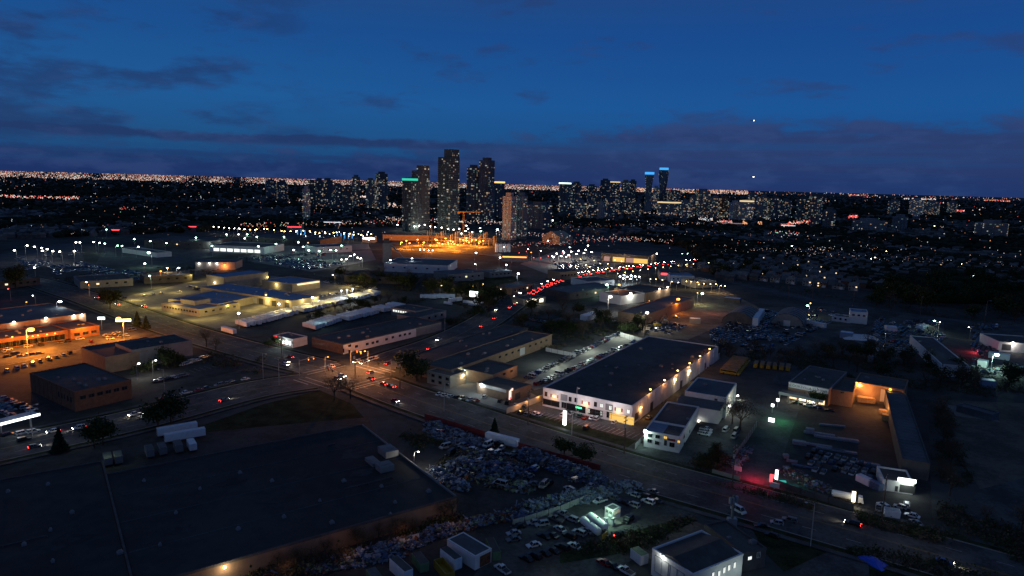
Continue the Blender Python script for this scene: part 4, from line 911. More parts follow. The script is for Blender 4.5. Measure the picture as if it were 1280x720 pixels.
def simple_car(kind):
    """the same shell as one mesh, for cars too far away to show their parts"""
    if kind not in SIM:
        p = protos[kind]; b = MB(); slots = []
        for c in p.children:
            me = c.data; k = {'body': 0, 'car_roof': 0, 'window': 1, 'cargo_bed': 1, 'wheel': 1, 'headlight': 2, 'taillight': 3}[c.name.split('.')[0]]
            n = len(b.v); cc = sum((v.co for v in me.vertices), Vector()) / len(me.vertices); g = 1.35 if k > 1 else 1.; b.v += [tuple(cc + (v.co - cc) * g) for v in me.vertices]
            for f in me.polygons: b.f.append(tuple(n + i for i in f.vertices)); b.mi.append(k)
        SIM[kind] = b.mesh('car_shell', ['paint_white', 'glass_dark', 'headlight_off', 'taillight_off'])
    return SIM[kind]
def car(pos, rz, color=None, kind=None, label='', group=None, on=None, z=0., scale=1.):
    """on: None, 'both', 'head', 'tail'"""
    color = color or rnd.choices(COLS, (8, 5, 5, 6, 2, 2, 1))[0]; kind = kind or rnd.choices(list(protos), (5, 4, 1, 2, 3))[0]
    pos = Vector(pos[:2]); far = pos.length > 400; ncar[0] += 1
    lb = label.replace('{c}', color).replace('{k}', {'suv': 'SUV'}.get(kind, kind))
    nm = 'moving_car' if on else 'parked_car'
    if kind in ('van', 'pickup'): nm = nm.replace('car', 'van' if kind == 'van' else 'pickup')
    if far:
        o = bpy.data.objects.new(nm, simple_car(kind)); COL.objects.link(o); o.location = (*pos, z); o.rotation_euler = (0, 0, rz); tag(o, lb, 'car' if kind not in ('van', 'pickup') else kind, group)
        m = {0: 'paint_' + color}
        if on in ('both', 'head'): m[2] = 'headlight_on'
        if on in ('both', 'tail'): m[3] = 'taillight_on'
        for i, v in m.items(): o.material_slots[i].link = 'OBJECT'; o.material_slots[i].material = MATS[v]
        o.scale = (scale * VS * 1.05,) * 3
        return o
    mm = {'body': 'paint_' + color, 'car_roof': 'paint_' + color}
    if on in ('both', 'head'): mm['headlight'] = 'headlight_on'
    if on in ('both', 'tail'): mm['taillight'] = 'taillight_on'
    o = dup(protos[kind], (*pos, z), rz, lb, group, mats=mm, scale=VS); o.name = nm
    if on in ('both', 'head'):
        f = Vector((math.cos(rz), math.sin(rz))); q = pos + f * 1.95
        l = light(q.x, q.y, z + .55, (1, .85, .6), 300, .12, 'SPOT', size=R(80), rot=(R(80), 0, rz - math.pi / 2)); 
    return o
def row(p0, p1, n, rz, label, group, jitter=.25, skip=0., **kw):
    """n parked cars from pixel p0 (nearest) to pixel p1; label may use {c} {k} {o}"""
    a, c = G(*p0), G(*p1); i2 = 0
    for i in range(n):
        if rnd.random() < skip: continue
        q = a + (c - a) * ((i + .5) / n) + Vector((rnd.uniform(-1, 1), rnd.uniform(-1, 1))) * jitter
        car(q, rz + R(rnd.uniform(-3, 3)) + (math.pi if rnd.random() < .3 else 0), label=label.replace('{o}', ordw(i2)), group=group, **kw); i2 += 1
def near(p0, p1, n): return (G(*p0) - G(*p1)).length / n
# used-car lot beside the white warehouse
row((658, 474), (775, 417), 40, AA, '{c} {k}, {o} from the front in the left row of the fenced car lot', 'cars in the fenced car lot', skip=.04)
row((664, 470), (780, 414), 34, AA, '{c} {k}, {o} from the front in the outer left row of the fenced car lot', 'cars in the fenced car lot', skip=.12)
row((676, 479.5), (800, 424.5), 36, AA, '{c} {k}, {o} from the front in the right row of the fenced car lot', 'cars in the fenced car lot', skip=.08)
row((668, 481), (690, 477), 4, AB_, '{c} {k}, {o} from the left at the front corner of the fenced car lot', 'cars in the fenced car lot')
for (px, py, z) in ((690, 459, 7), (735, 440, 7), (775, 424, 7)):
    q = G(px, py); light(q.x, q.y, 7, (.88, 1, .82), 4200, .4)
# white warehouse front and side
AWf = W.rz + math.pi / 2
for i, (px, py, co, ki) in enumerate(((669, 518, 'white', 'sedan'), (674, 520, 'silver', 'hatchback'), (704, 520, 'white', 'suv'), (709, 517, 'black', 'suv'), (714, 518, 'silver', 'sedan'), (725, 521, 'black', 'sedan'), (731, 523, 'red', 'sedan'), (740, 523.5, 'white', 'sedan'), (746, 524.5, 'white', 'suv'), (768, 529, 'white', 'hatchback'), (733, 536, 'black', 'suv'), (650, 517, 'black', 'sedan'), (659, 519, 'grey', 'sedan'))):
    car(G(px, py), AWf + R(rnd.uniform(-4, 4)), co, ki, '{c} {k}, ' + ordw(i) + ' listed from the left in front of the white warehouse', 'cars in front of the white warehouse')
car(G(811, 523), AWf, 'beige', 'sedan', 'beige {k} alone on the orange-lit lane beside the white warehouse')
row((840, 487), (888, 455), 14, W.rz + R(60), '{c} {k}, {o} from the near end along the side of the white warehouse', 'cars along the side of the white warehouse')
for px, py in ((872, 465.5), (886, 455)): car(G(px, py), AWf, 'red', 'sedan', '{c} {k} with glowing tail lights at the ' + ('near' if px < 880 else 'far') + ' end of the warehouse side lane', on='tail')
# cars before the two-storey office
for i, (px, py) in enumerate(((882, 541), (882.5, 538), (880, 544))): car(G(px, py), W.rz, 'white', 'pickup', 'white pickup, ' + ordw(i) + ' from the top in the row beside the white office', 'pickups beside the white office')
for i, (px, py, c_) in enumerate(((920, 540, 'grey'), (918, 547, 'silver'), (907, 539, 'white'))): car(G(px, py), AWf, c_, 'van', '{c} van on the dim forecourt right of the white office, ' + ordw(i) + ' from the top')
# gravel car yard
ys = [((727, 652), (706, 641), 3, 'left of the white tanks, upper row'), ((724, 658), (698, 660), 4, 'left of the white tanks, lower row'), ((790, 628), (760, 615), 0, '')]
for i, (px, py, c_, k_, a_) in enumerate([(667, 655, 'silver', 'sedan', 190), (677, 657, 'silver', 'suv', 200), (700, 663, 'silver', 'sedan', 130), (706, 645, 'silver', 'pickup', 140), (715, 651, 'silver', 'suv', 140), (724, 668, 'silver', 'suv', 140), (733, 665, 'silver', 'sedan', 140), (667, 683, 'white', 'sedan', 205), (718, 684, 'white', 'sedan', 135),
        (695, 651, 'grey', 'pickup', 140), (642, 668, 'silver', 'sedan', 200), (642, 676, 'grey', 'sedan', 200), (750, 628, 'white', 'pickup', 215), (791, 633, 'silver', 'suv', 140), (810, 629, 'white', 'suv', 140), (793, 620, 'silver', 'sedan', 140), (767, 624, 'grey', 'sedan', 140), (816, 616, 'grey', 'sedan', 140), (805, 622, 'black', 'suv', 140), (780, 630, 'black', 'sedan', 140),
        (820, 628, 'black', 'sedan', 140), (785, 652, 'black', 'suv', 230), (775, 669, 'black', 'sedan', 50), (782, 716, 'white', 'pickup', 130), (765, 709, 'black', 'sedan', 130), (755, 705, 'red', 'sedan', 130), (668, 697, 'black', 'suv', 140), (680, 693, 'black', 'sedan', 140), (691, 690, 'black', 'sedan', 140), (703, 686, 'black', 'suv', 140), (658, 700, 'black', 'sedan', 140), (648, 660, 'black', 'sedan', 200), (690, 671, 'black', 'sedan', 140), (680, 672, 'black', 'sedan', 140), (712, 672, 'black', 'suv', 140), (628, 714, 'white', 'pickup', 130)]):
    car(G(px, py), R(a_), c_, k_, f'{{c}} {{k}} in the gravel car yard, {ordw(i)} counted from the tanks outward', 'cars in the gravel car yard', on='tail' if (px, py) == (775, 669) else None)
# lumber yard, small lots, signed garage
for i, (px, py) in enumerate(((1098, 637), (1104, 634), (1125, 635), (1133, 633), (1145, 655), (1140, 646))): car(G(px, py), R(60 + 40 * (i % 3)), 'white' if i % 2 else 'silver', None, '{c} {k}, ' + ordw(i) + ' of the loosely parked cars before the garage with the glowing light box', 'cars before the light box garage')
for i, (px, py, k_) in enumerate(((997, 505, 'pickup'), (1010, 508, 'suv'), (1022, 510, 'suv'), (1037, 514, 'sedan'), (1058, 501, 'sedan'), (1120, 534, 'pickup'))): car(G(px, py), R(150), None, k_, '{c} {k}, ' + ordw(i) + ' from the left on the tarmac before the lumber store', 'cars before the lumber store')
for i, (px, py, a_, c_) in enumerate(((971, 655, 160, 'silver'), (987, 652, 150, 'grey'), (952, 659, 170, 'black'), (923, 640, 300, 'white'), (965, 671, 140, 'black'))): car(G(px, py), R(a_), c_, 'van' if i == 3 else None, '{c} {k}, ' + ordw(i) + ' of those parked behind the white-walled garage near the road', 'cars behind the bottom garage')
# roads: moving traffic
def on_road(line, s_from_px, lane, fwd, color, kind, label, on='both', group='cars driving on the roads'):
    q = G(*s_from_px); i = min(range(len(line) - 1), key=lambda i: (line[i] - q).length); t = (line[i + 1] - line[i]).normalized(); nn = Vector((-t.y, t.x))
    p = line[i] + t * (q - line[i]).dot(t) + nn * lane * (1 if fwd else -1) * -1
    return car(p, math.atan2(t.y, t.x) + (0 if fwd else math.pi), color, kind, label, group, on=on, z=.17)
on_road(lineA, (1065, 658), 3, True, 'black', 'suv', 'black SUV driving left on the main road at lower right')
on_road(lineA, (1181, 699), 3, False, 'blue', 'sedan', 'dark car with bright headlights driving right at the bottom right corner', on='head')
on_road(lineA, (520, 495), 6.5, False, 'red', 'sedan', 'red car on the main road, just right of the crossroads, nearest the big scrap yard')
for i, (px, py, ln, lane, fw, c_) in enumerate(((451, 478, lineA, 2.5, True, 'black'), (467, 484, lineA, 2.5, True, 'red'), (479, 487, lineA, 2.5, True, 'black'), (400, 480, lineA, 6, False, 'grey'), (395, 480, lineA, 3, False, 'white'), (470, 453, lineB, 3, True, 'red'), (468, 468, lineB, 6, True, 'silver'), (376, 470, lineA, 3, True, 'white'),
      (355, 454, lineA, 3, False, 'silver'), (361, 456, lineA, 6, False, 'white'), (348, 451, lineA, 3, True, 'red'), (530, 436, lineB, 3, True, 'red'), (564, 428, lineB, 3, False, 'white'), (622, 399, lineB, 3, True, 'red'), (608, 409, lineB, 3, True, 'grey'), (624, 388, lineB, 3, False, 'white'), (633, 385, lineB, 3, True, 'red'), (633, 378, lineB, 6, True, 'red'), (640, 380, lineB, 3, True, 'grey'),
      (170, 520, lineB, 4, False, 'white'), (290, 505, lineB, 4, True, 'grey'), (105, 542, lineB, 3, False, 'white'), (40, 556, lineB, 5, True, 'grey'), (66, 540, lineB, 5, False, 'white'), (133, 383, lineA, 4, True, 'grey'), (107, 374, lineA, 4, True, 'grey'), (113, 392, lineA, 12, True, 'black'), (220, 533, lineB, 2, False, 'grey'))):
    on_road(ln, (px, py), lane, fw, c_, None, '{c} {k} on the ' + ('main road' if ln is lineA else 'side road') + ', ' + ordw(i) + ' of the moving cars counted outward from the crossroads', on='both')
for i, (px, py) in enumerate(((478, 459), (484, 457.5), (490, 456), (497, 454), (496, 462), (504, 464))): on_road(lineB, (px, py), 6 + (3 if i > 3 else 0), False, 'white' if i % 2 else 'silver', None, '{c} {k}, ' + ordw(i) + ' in the queue waiting right of the crossroads', on='both', group='queue at the crossroads')
iB = min(range(len(lineB)), key=lambda i: (lineB[i] - G(650, 371)).length); fineB = resample(lineB[iB:], 7.)
for i, p in enumerate(fineB):
    if i % 2 and i > 30: continue
    px, py = P(*p)
    if px > 1030 or i + 3 > len(fineB) - 2: break
    t = (fineB[i + 1] - p).normalized(); nn = Vector((-t.y, t.x)); a_ = math.atan2(t.y, t.x)
    dist = 'near the bend' if px < 700 else 'between bend and plaza' if px < 770 else 'on the far straight'
    for k, ln_ in enumerate((-3, -6.5)):
        if rnd.random() < .8: car(p + nn * ln_ + t * rnd.uniform(-2, 2), a_, None, None, '{c} {k} with tail lights on, ' + ('inner' if k else 'outer') + ' lane of the jam ' + dist, 'traffic jam with red tail lights', on='tail', z=.17, scale=1.0)
    for k, ln_ in enumerate((3, 6.5)):
        if rnd.random() < (.75 if px > 700 else .25): car(p + nn * ln_ + t * rnd.uniform(-2, 2), a_ + math.pi, None, None, '{c} {k} with headlights on coming down the busy road ' + dist, 'oncoming cars on the busy road', on='head', z=.17)
# other car parks
row((4, 466), (92, 441), 9, AB_ + R(90), '{c} {k}, {o} from the left along the lower edge of the orange-lit car park', 'cars in the orange-lit car park', on=None)
for i, (px, py) in enumerate(((5, 440), (10, 437.5), (12, 441.5), (9, 446.5), (20, 444), (25, 446), (33, 444.5), (41, 443.5), (49, 442.5), (35, 434), (51, 432), (77, 428.5), (85, 427), (100, 424.5), (132, 421), (137, 419), (142, 418), (147, 416.5), (150, 421), (155, 421.5), (158, 420), (138, 424), (165, 413.5), (114, 428))):
    car(G(px, py), AB_ + R(rnd.choice((0, 90, 5))), None, None, '{c} {k}, ' + ordw(i) + ' from the left among those in the orange-lit car park', 'cars in the orange-lit car park')
row((192, 478), (232, 470), 7, AB_, '{c} {k}, {o} from the left in the dim lot above the side road', 'cars in the dim lot'); row((200, 500), (310, 474), 13, AB_, '{c} {k}, {o} from the left in the row along the kerb of the dim lot', 'cars in the dim lot', skip=.35); row((225, 458), (262, 447), 6, AB_, '{c} {k}, {o} from the left in the upper row of the dim lot', 'cars in the dim lot')
row((0, 498), (42, 515), 7, AB_, '{c} {k}, {o} from the left in the dark yard above the lit canopy', 'cars in the dark left yard'); row((0, 515), (20, 524), 4, AA, '{c} {k}, {o} in the second row of the dark yard above the lit canopy', 'cars in the dark left yard')
for i, (px, py) in enumerate(((28, 543), (42, 541), (30, 551), (10, 545))): car(G(px, py), AB_, 'white' if i < 2 else 'black', 'suv', '{c} {k}, ' + ordw(i) + ' of those near the lit canopy at the left edge', 'cars by the canopy')
row((405, 353), (470, 362), 16, AA, '{c} {k}, {o} from the left in the far row of the yellow-lit yard', 'cars in the yellow-lit yard'); row((400, 371), (470, 361), 20, AA, '{c} {k}, {o} from the left in the dense near row of the yellow-lit yard', 'cars in the yellow-lit yard', skip=.1); row((235, 358), (262, 366), 10, AB_, '{c} {k}, {o} from the left behind the cream depot office', 'cars in the yellow-lit yard'); row((150, 374), (250, 362), 9, AA, '{c} {k}, {o} from the left on the open yellow-lit tarmac', 'cars in the yellow-lit yard', skip=.3)
row((545, 493), (600, 503), 7, AB_, '{c} {k}, {o} from the left on the floodlit forecourt by the corner block', 'cars on the forecourt'); row((600, 496), (660, 512), 6, AB_ + .5, '{c} {k}, {o} from the left on the forecourt by the garage unit', 'cars on the forecourt', skip=.2)
row((660, 400), (700, 406), 9, AA, '{c} {k}, {o} from the left in the dark hedge-lined lot behind the brick factory', 'cars behind the brick factory')
# ------------------------------------------------------------------ trailers, buses, containers, tanks
def make_trailer(L=15., W_=2.6, H=4., m='trailer_white', rm='trailer_roof'):
    t = thing('box_trailer', 'trailer', 'trailer'); b = MB(); b.box(-L / 2, L / 2, -W_ / 2, W_ / 2, .8, H); b.build('box', m, t)
    b = MB(); b.box(-L / 2 + .08, L / 2 - .08, -W_ / 2 + .08, W_ / 2 - .08, H + .002, H + .05); b.build('roof', rm, t)
    b = MB(); b.box(-L / 2 + .2, L / 2 - .2, -.35, .35, .6, .79); b.build('chassis', 'dark_metal', t)
    b = MB()
    for z in (1.1, 1.7, 2.3): b.box(-L / 2 - .04, -L / 2 - .003, -W_ / 2 + .15, W_ / 2 - .15, z, z + .06)
    b.box(-L / 2 - .05, -L / 2 - .003, -.03, .03, 1.2, H - .1); b.build('door_bars', 'dark_metal', t)
    for x in (-L / 2 + 1.4, -L / 2 + 2.7):
        for s_ in (-1, 1): b = MB(); b.tube((x, s_ * (W_ / 2 - .35), .36), (x, s_ * W_ / 2, .36), .36, .36, 10); b.build('wheel', 'tyre', t)
    b = MB(); b.box(L / 2 - 1.9, L / 2 - 1.75, -.65, -.5, 0, .6); b.box(L / 2 - 1.9, L / 2 - 1.75, .5, .65, 0, .6); b.build('landing_leg', 'dark_metal', t)
    return t
TR = make_trailer(10.6, 1.85, 2.85)
def trailers(p0, p1, n, rz, label, group, skip=0, jit=.15):
    a, c = G(*p0), G(*p1); n = max(1, int((c - a).length / 2.9))
    for i in range(n):
        if rnd.random() < skip: continue
        q = a + (c - a) * ((i + .5) / n); q = q + dirA * rnd.uniform(-.7, .7)
        dup(TR, q, rz + R(rnd.uniform(-1, 1)), label.replace('{o}', ordw(i)), group)
dup(TR, G(286, 417), AA, 'white box trailer seen broadside at the left end of the long trailer line')
trailers((300, 409), (322, 405), 4, AA, 'white box trailer, {o} behind the broadside one at the left end of the trailer line', 'box trailers in the long line')
trailers((322, 404), (366, 392), 11, AA, 'white box trailer, {o} from the left in the front part of the long trailer line', 'box trailers in the long line')
trailers((368, 392), (470, 368), 20, AA, 'box trailer, {o} from the left in the rear part of the long trailer line', 'box trailers in the long line', skip=.08)
trailers((385, 412), (420, 401), 9, AA, 'pale box trailer, {o} from the left in the floodlit row behind the white-walled factory', 'box trailers behind the white-walled factory')
trailers((422, 402), (500, 384), 14, AA, 'box trailer, {o} from the left in the unlit row behind the white-walled factory', 'box trailers behind the white-walled factory', skip=.1)
trailers((532, 374), (562, 373), 7, AA + .6, 'white box trailer, {o} from the left beside the lit billboard', 'box trailers beside the billboard')
dup(TR, G(569, 378), AB_, 'white box trailer standing broadside under the lit billboard')
for i, (px, py, s_) in enumerate(((585, 380, .7), (592, 383, .7), (598, 379, .7), (560, 381, .6))): dup(TR, G(px, py), AA, 'small white truck body, ' + ordw(i) + ' of the four below the lit billboard', 'truck bodies below the billboard', scale=s_)
# near trailers
a, c = G(200, 556), G(262, 545); dup(TR, (a + c) / 2, math.atan2((c - a).y, (c - a).x), 'near one of two long pale box trailers side by side on the dark lot')
dup(TR, G(222, 543), math.atan2((c - a).y, (c - a).x) + .03, 'far one of two long pale box trailers side by side on the dark lot')
a, c = G(608, 553), G(647, 563); q = (a + c) / 2 + Vector((0, 1.0)); dup(TR, q, math.atan2((c - a).y, (c - a).x), 'light blue-white box trailer standing along the red yard fence')
# containers and bins at the bottom
def container(name, label, px0, py0, px1, py1, W_, H, m, rm, open_=False, end=None):
    W_ *= VS; H *= VS
    a, c = G(px0, py0, H), G(px1, py1, H); L = (c - a).length; t = thing(name, label, 'container', (*((a + c) / 2), 0), math.atan2((c - a).y, (c - a).x)); b = MB()
    if open_:
        for q in ((-L / 2, L / 2, -W_ / 2, -W_ / 2 + .12), (-L / 2, L / 2, W_ / 2 - .12, W_ / 2), (-L / 2, -L / 2 + .12, -W_ / 2 + .125, W_ / 2 - .125), (L / 2 - .12, L / 2, -W_ / 2 + .125, W_ / 2 - .125)): b.box(*q, .1, H)
        b.box(-L / 2 + .13, L / 2 - .13, -W_ / 2 + .13, W_ / 2 - .13, .1, .5)
    else: b.box(-L / 2, L / 2, -W_ / 2, W_ / 2, .1, H)
    b.build('body', m, t); b = MB(); n = int(L / .6)
    for i in range(n):
        x = -L / 2 + .3 + i * (L - .6) / max(1, n - 1)
        for s_ in (-1, 1): y = s_ * W_ / 2; b.box(x - .1, x + .1, min(y, y + s_ * .05) + (.002 if s_ > 0 else 0), max(y, y + s_ * .05) - (.002 if s_ < 0 else 0), .3, H - .2)
    b.build('corrugation', m, t)
    if not open_: b = MB(); b.box(-L / 2 + .1, L / 2 - .1, -W_ / 2 + .1, W_ / 2 - .1, H + .003, H + .06); b.build('roof', rm, t)
    b = MB(); b.box(-L / 2 - .05, -L / 2 - .003, -W_ / 2 + .1, -.05, .3, H - .15); b.box(-L / 2 - .05, -L / 2 - .003, .05, W_ / 2 - .1, .3, H - .15); b.build('door', end or m, t)
    return t
container('cargo_trailer', 'long white-sided trailer with dark roof, left of the green container at the bottom', 511, 713, 492, 696, 2.6, 3.6, 'trailer_white', 'roof_tar')
container('cargo_trailer', 'white-sided trailer with dark roof between the yellow bin and the grey yard shed', 573, 698, 555, 684, 2.6, 3.4, 'trailer_white', 'roof_tar')
container('shipping_container', 'pale green container right of the long white-sided trailer', 531, 704, 520, 690, 2.6, 2.8, 'green_metal', 'roof_tar')
container('open_skip_bin', 'large open yellow steel bin at the bottom edge', 563, 716, 548, 698, 2.8, 2.4, 'yellow_metal', 'dark_metal', True)
container('shipping_container', 'grey-roofed container with yellow end at the bottom left of the trailers', 472, 722, 463, 710, 2.6, 2.6, 'green_metal', 'roof_gray', end='yellow_metal')
container('shipping_container', 'mossy green container beside the grey yard shed', 621, 690, 612, 672, 2.4, 2.8, 'green_metal', 'roof_tar')
container('office_trailer', 'teal-lit site trailer with green roof beside the white-walled garage', 806, 694, 793, 684, 2.8, 3, 'wall_white', 'green_metal')
yd = Bld('yard_shed', 'grey-roofed yard shed with white side and rusty red front at the bottom', 'shed', (559, 674), (594, 695.5), C=(622, 690), h=3, wall='wall_white', roof='roof_gray', parapet=.15)
yd.rect('r', yd.W * .62, 1.3, yd.W * .66, 2.3, name='front_panel', m='rust', out=.06); yd.rect('f', yd.L * .5, 2.8, yd.L * .98, .25, name='eaves_trim', m='trailer_white', out=.06)
# storage tanks on the green-lit pad
for i, ((ax, ay), (cx, cy)) in enumerate((((748, 663), (729, 648)), ((757, 657), (738, 643)))):
    a, c = G(ax, ay, 1.6), G(cx, cy, 1.6); L = (c - a).length; t = thing('storage_tank', ('near' if i == 0 else 'far') + ' one of two long white horizontal tanks on the green-lit pad', 'tank', (*((a + c) / 2), 0), math.atan2((c - a).y, (c - a).x))
    b = MB(); b.tube((-L / 2, 0, 1.3), (L / 2, 0, 1.3), .85, .85, 20); b.ball((-L / 2, 0, 1.3), .845, 16, 8, (.5, 1, 1)); b.ball((L / 2, 0, 1.3), .845, 16, 8, (.5, 1, 1)); b.build('shell', 'tank_white', t)
    for x in (-L * .3, L * .3): b = MB(); b.box(x - .2, x + .2, -.6, .6, 0, .55); b.build('saddle', 'concrete', t)
    b = MB(); b.tube((0, 0, 2.1), (0, 0, 2.35), .22, .22, 8); b.build('hatch', 'metal_grey', t)
q = G(752, 655); light(q.x, q.y - 1, 4.5, (.55, 1, .72), 800, .3); q = G(762, 656); light(q.x, q.y, 4, (.6, 1, .7), 650, .3)
for i, (px, py) in enumerate(((757, 657), (762, 654), (765, 657))):
    t = thing('fuel_pump', 'white fuel pump, ' + ordw(i) + ' from the left at the end of the green-lit pad', 'pump', (*G(px, py), 0), AB_); b = MB(); b.box(-.35, .35, -.3, .3, .1, 1.7); b.build('cabinet', 'tank_white', t); b = MB(); b.box(-.45, .45, -.4, .4, 1.703, 1.9); b.build('top', 'metal_grey', t)
sheet('tank_pad', [(740, 667), (722, 648), (752, 636), (778, 655)], 'concrete', z=.12)
gh = Bld('guard_booth', 'small white booth with big windows and flat roof above the green-lit tanks', 'booth', (766.5, 638), (776, 633.5), D=(759, 632), h=2.6, wall='wall_white', roof='roof_gray', parapet=.2)
gh.row('f', 2, .9, .9, 1.8, frame='door_white', m='window_dim'); gh.row('l', 2, .9, .9, 1.8, frame='door_white')
b = MB(); t = thing('notice_board', 'small bright yellow board standing on the green-lit tarmac', 'sign', (*G(755, 677), 0), AB_); b.box(-1.2, 1.2, -.05, .05, .6, 2.); b.build('board', 'yellow_metal', t); b = MB(); b.box(-.05, .05, -.06, .06, 0, .6); b.build('post', 'metal_grey', t)
# school buses behind the workshop
bus = thing('school_bus', 'bus', 'bus'); b = MB(); b.box(-5.3, 4.2, -1.25, 1.25, .5, 2.9); b.box(4.203, 5.6, -1.1, 1.1, .5, 1.7); b.build('body', 'yellow_metal', bus)
b = MB(); b.prism([(-5.2, -1.15), (4.1, -1.15), (4.1, 1.15), (-5.2, 1.15)], 2.903, 3.1, .94); b.build('roof', 'wall_tan', bus)
b = MB(); b.box(-5, 3.9, -1.28, -1.252, 1.8, 2.5); b.box(-5, 3.9, 1.252, 1.28, 1.8, 2.5); b.box(4.203, 4.23, -1, 1, 1.8, 2.6); b.build('window', 'glass_dark', bus)
for x in (-3.2, 4.3):
    for s_ in (-1, 1): b = MB(); b.tube((x, s_ * .9, .5), (x, s_ * 1.27, .5), .5, .5, 10); b.build('wheel', 'tyre', bus)
a, c = G(912, 468), G(926, 452)
nb = int((c - a).length / 3.0) + 1
for i in range(nb): dup(bus, a + (c - a) * (i / max(1, nb - 1)), W.rz, 'yellow school bus, ' + ordw(i) + ' from the front of the parked stack behind the grey workshop', 'school buses behind the workshop', scale=VS)
a, c = G(945, 458), G(985, 462)
for i in range(6): dup(bus, a + (c - a) * (i / 5), AB_ + .25, 'dim tan bus, ' + ordw(i) + ' from the left in the slanted row behind the lumber store', 'buses in the slanted row', scale=VS * .95)
drop(bus)

# ------------------------------------------------------------------ lamps, poles, signals
def make_lamp(h, kind):
    t = thing('street_lamp', 'lamp', 'street lamp'); b = MB(); b.tube((0, 0, 0), (0, 0, h), .11, .07, 7); b.build('pole', 'metal_grey', t)
    b = MB(); b.tube((0, 0, h - .3), (1.6, 0, h + .15), .05, .05, 5); b.build('arm', 'metal_grey', t)
    b = MB(); b.box(1.2, 2.1, -.17, .17, h + .1, h + .26); b.build('lamp_head', 'dark_metal', t)
    b = MB(); b.ball((1.65, 0, h), .36, 8, 5, (1.1, 1, .6)); b.build('bulb', kind, t); return t
LAMPS = {m: make_lamp(9., m) for m in ('lamp_orange', 'lamp_white', 'lamp_green', 'lamp_warm', 'lamp_cool', 'lamp_red', 'lamp_yellow')}
OFF = make_lamp(10., 'headlight_off')
CLR = dict(lamp_orange=(1, .28, .025), lamp_white=(1, .93, .78), lamp_green=(.6, 1, .78), lamp_warm=(1, .70, .32), lamp_cool=(.78, .92, 1), lamp_red=RED, lamp_yellow=(1, .78, .3))
def lamp(px, py, m, label, group=None, power=0, h=9., size=1., rz=None):
    """px,py is where the glowing bulb shows"""
    q = G(px, py, h); rz = rnd.uniform(0, 6.28) if rz is None else rz; d = Vector((math.cos(rz), math.sin(rz)))
    s_ = h / 9.; o = dup(LAMPS[m], q - d * 1.65 * s_, rz, label, group, scale=s_); 
    k = size * (1.25 if power else 1.1)
    for c in o.children:
        if c.name.startswith('bulb'): c.scale = (k,) * 3; c.location = Vector((1.65, 0, 9)) * (1 - k)
    if power: light(q.x, q.y, h - .5 * k - .5, CLR[m], power, .35)
    return o
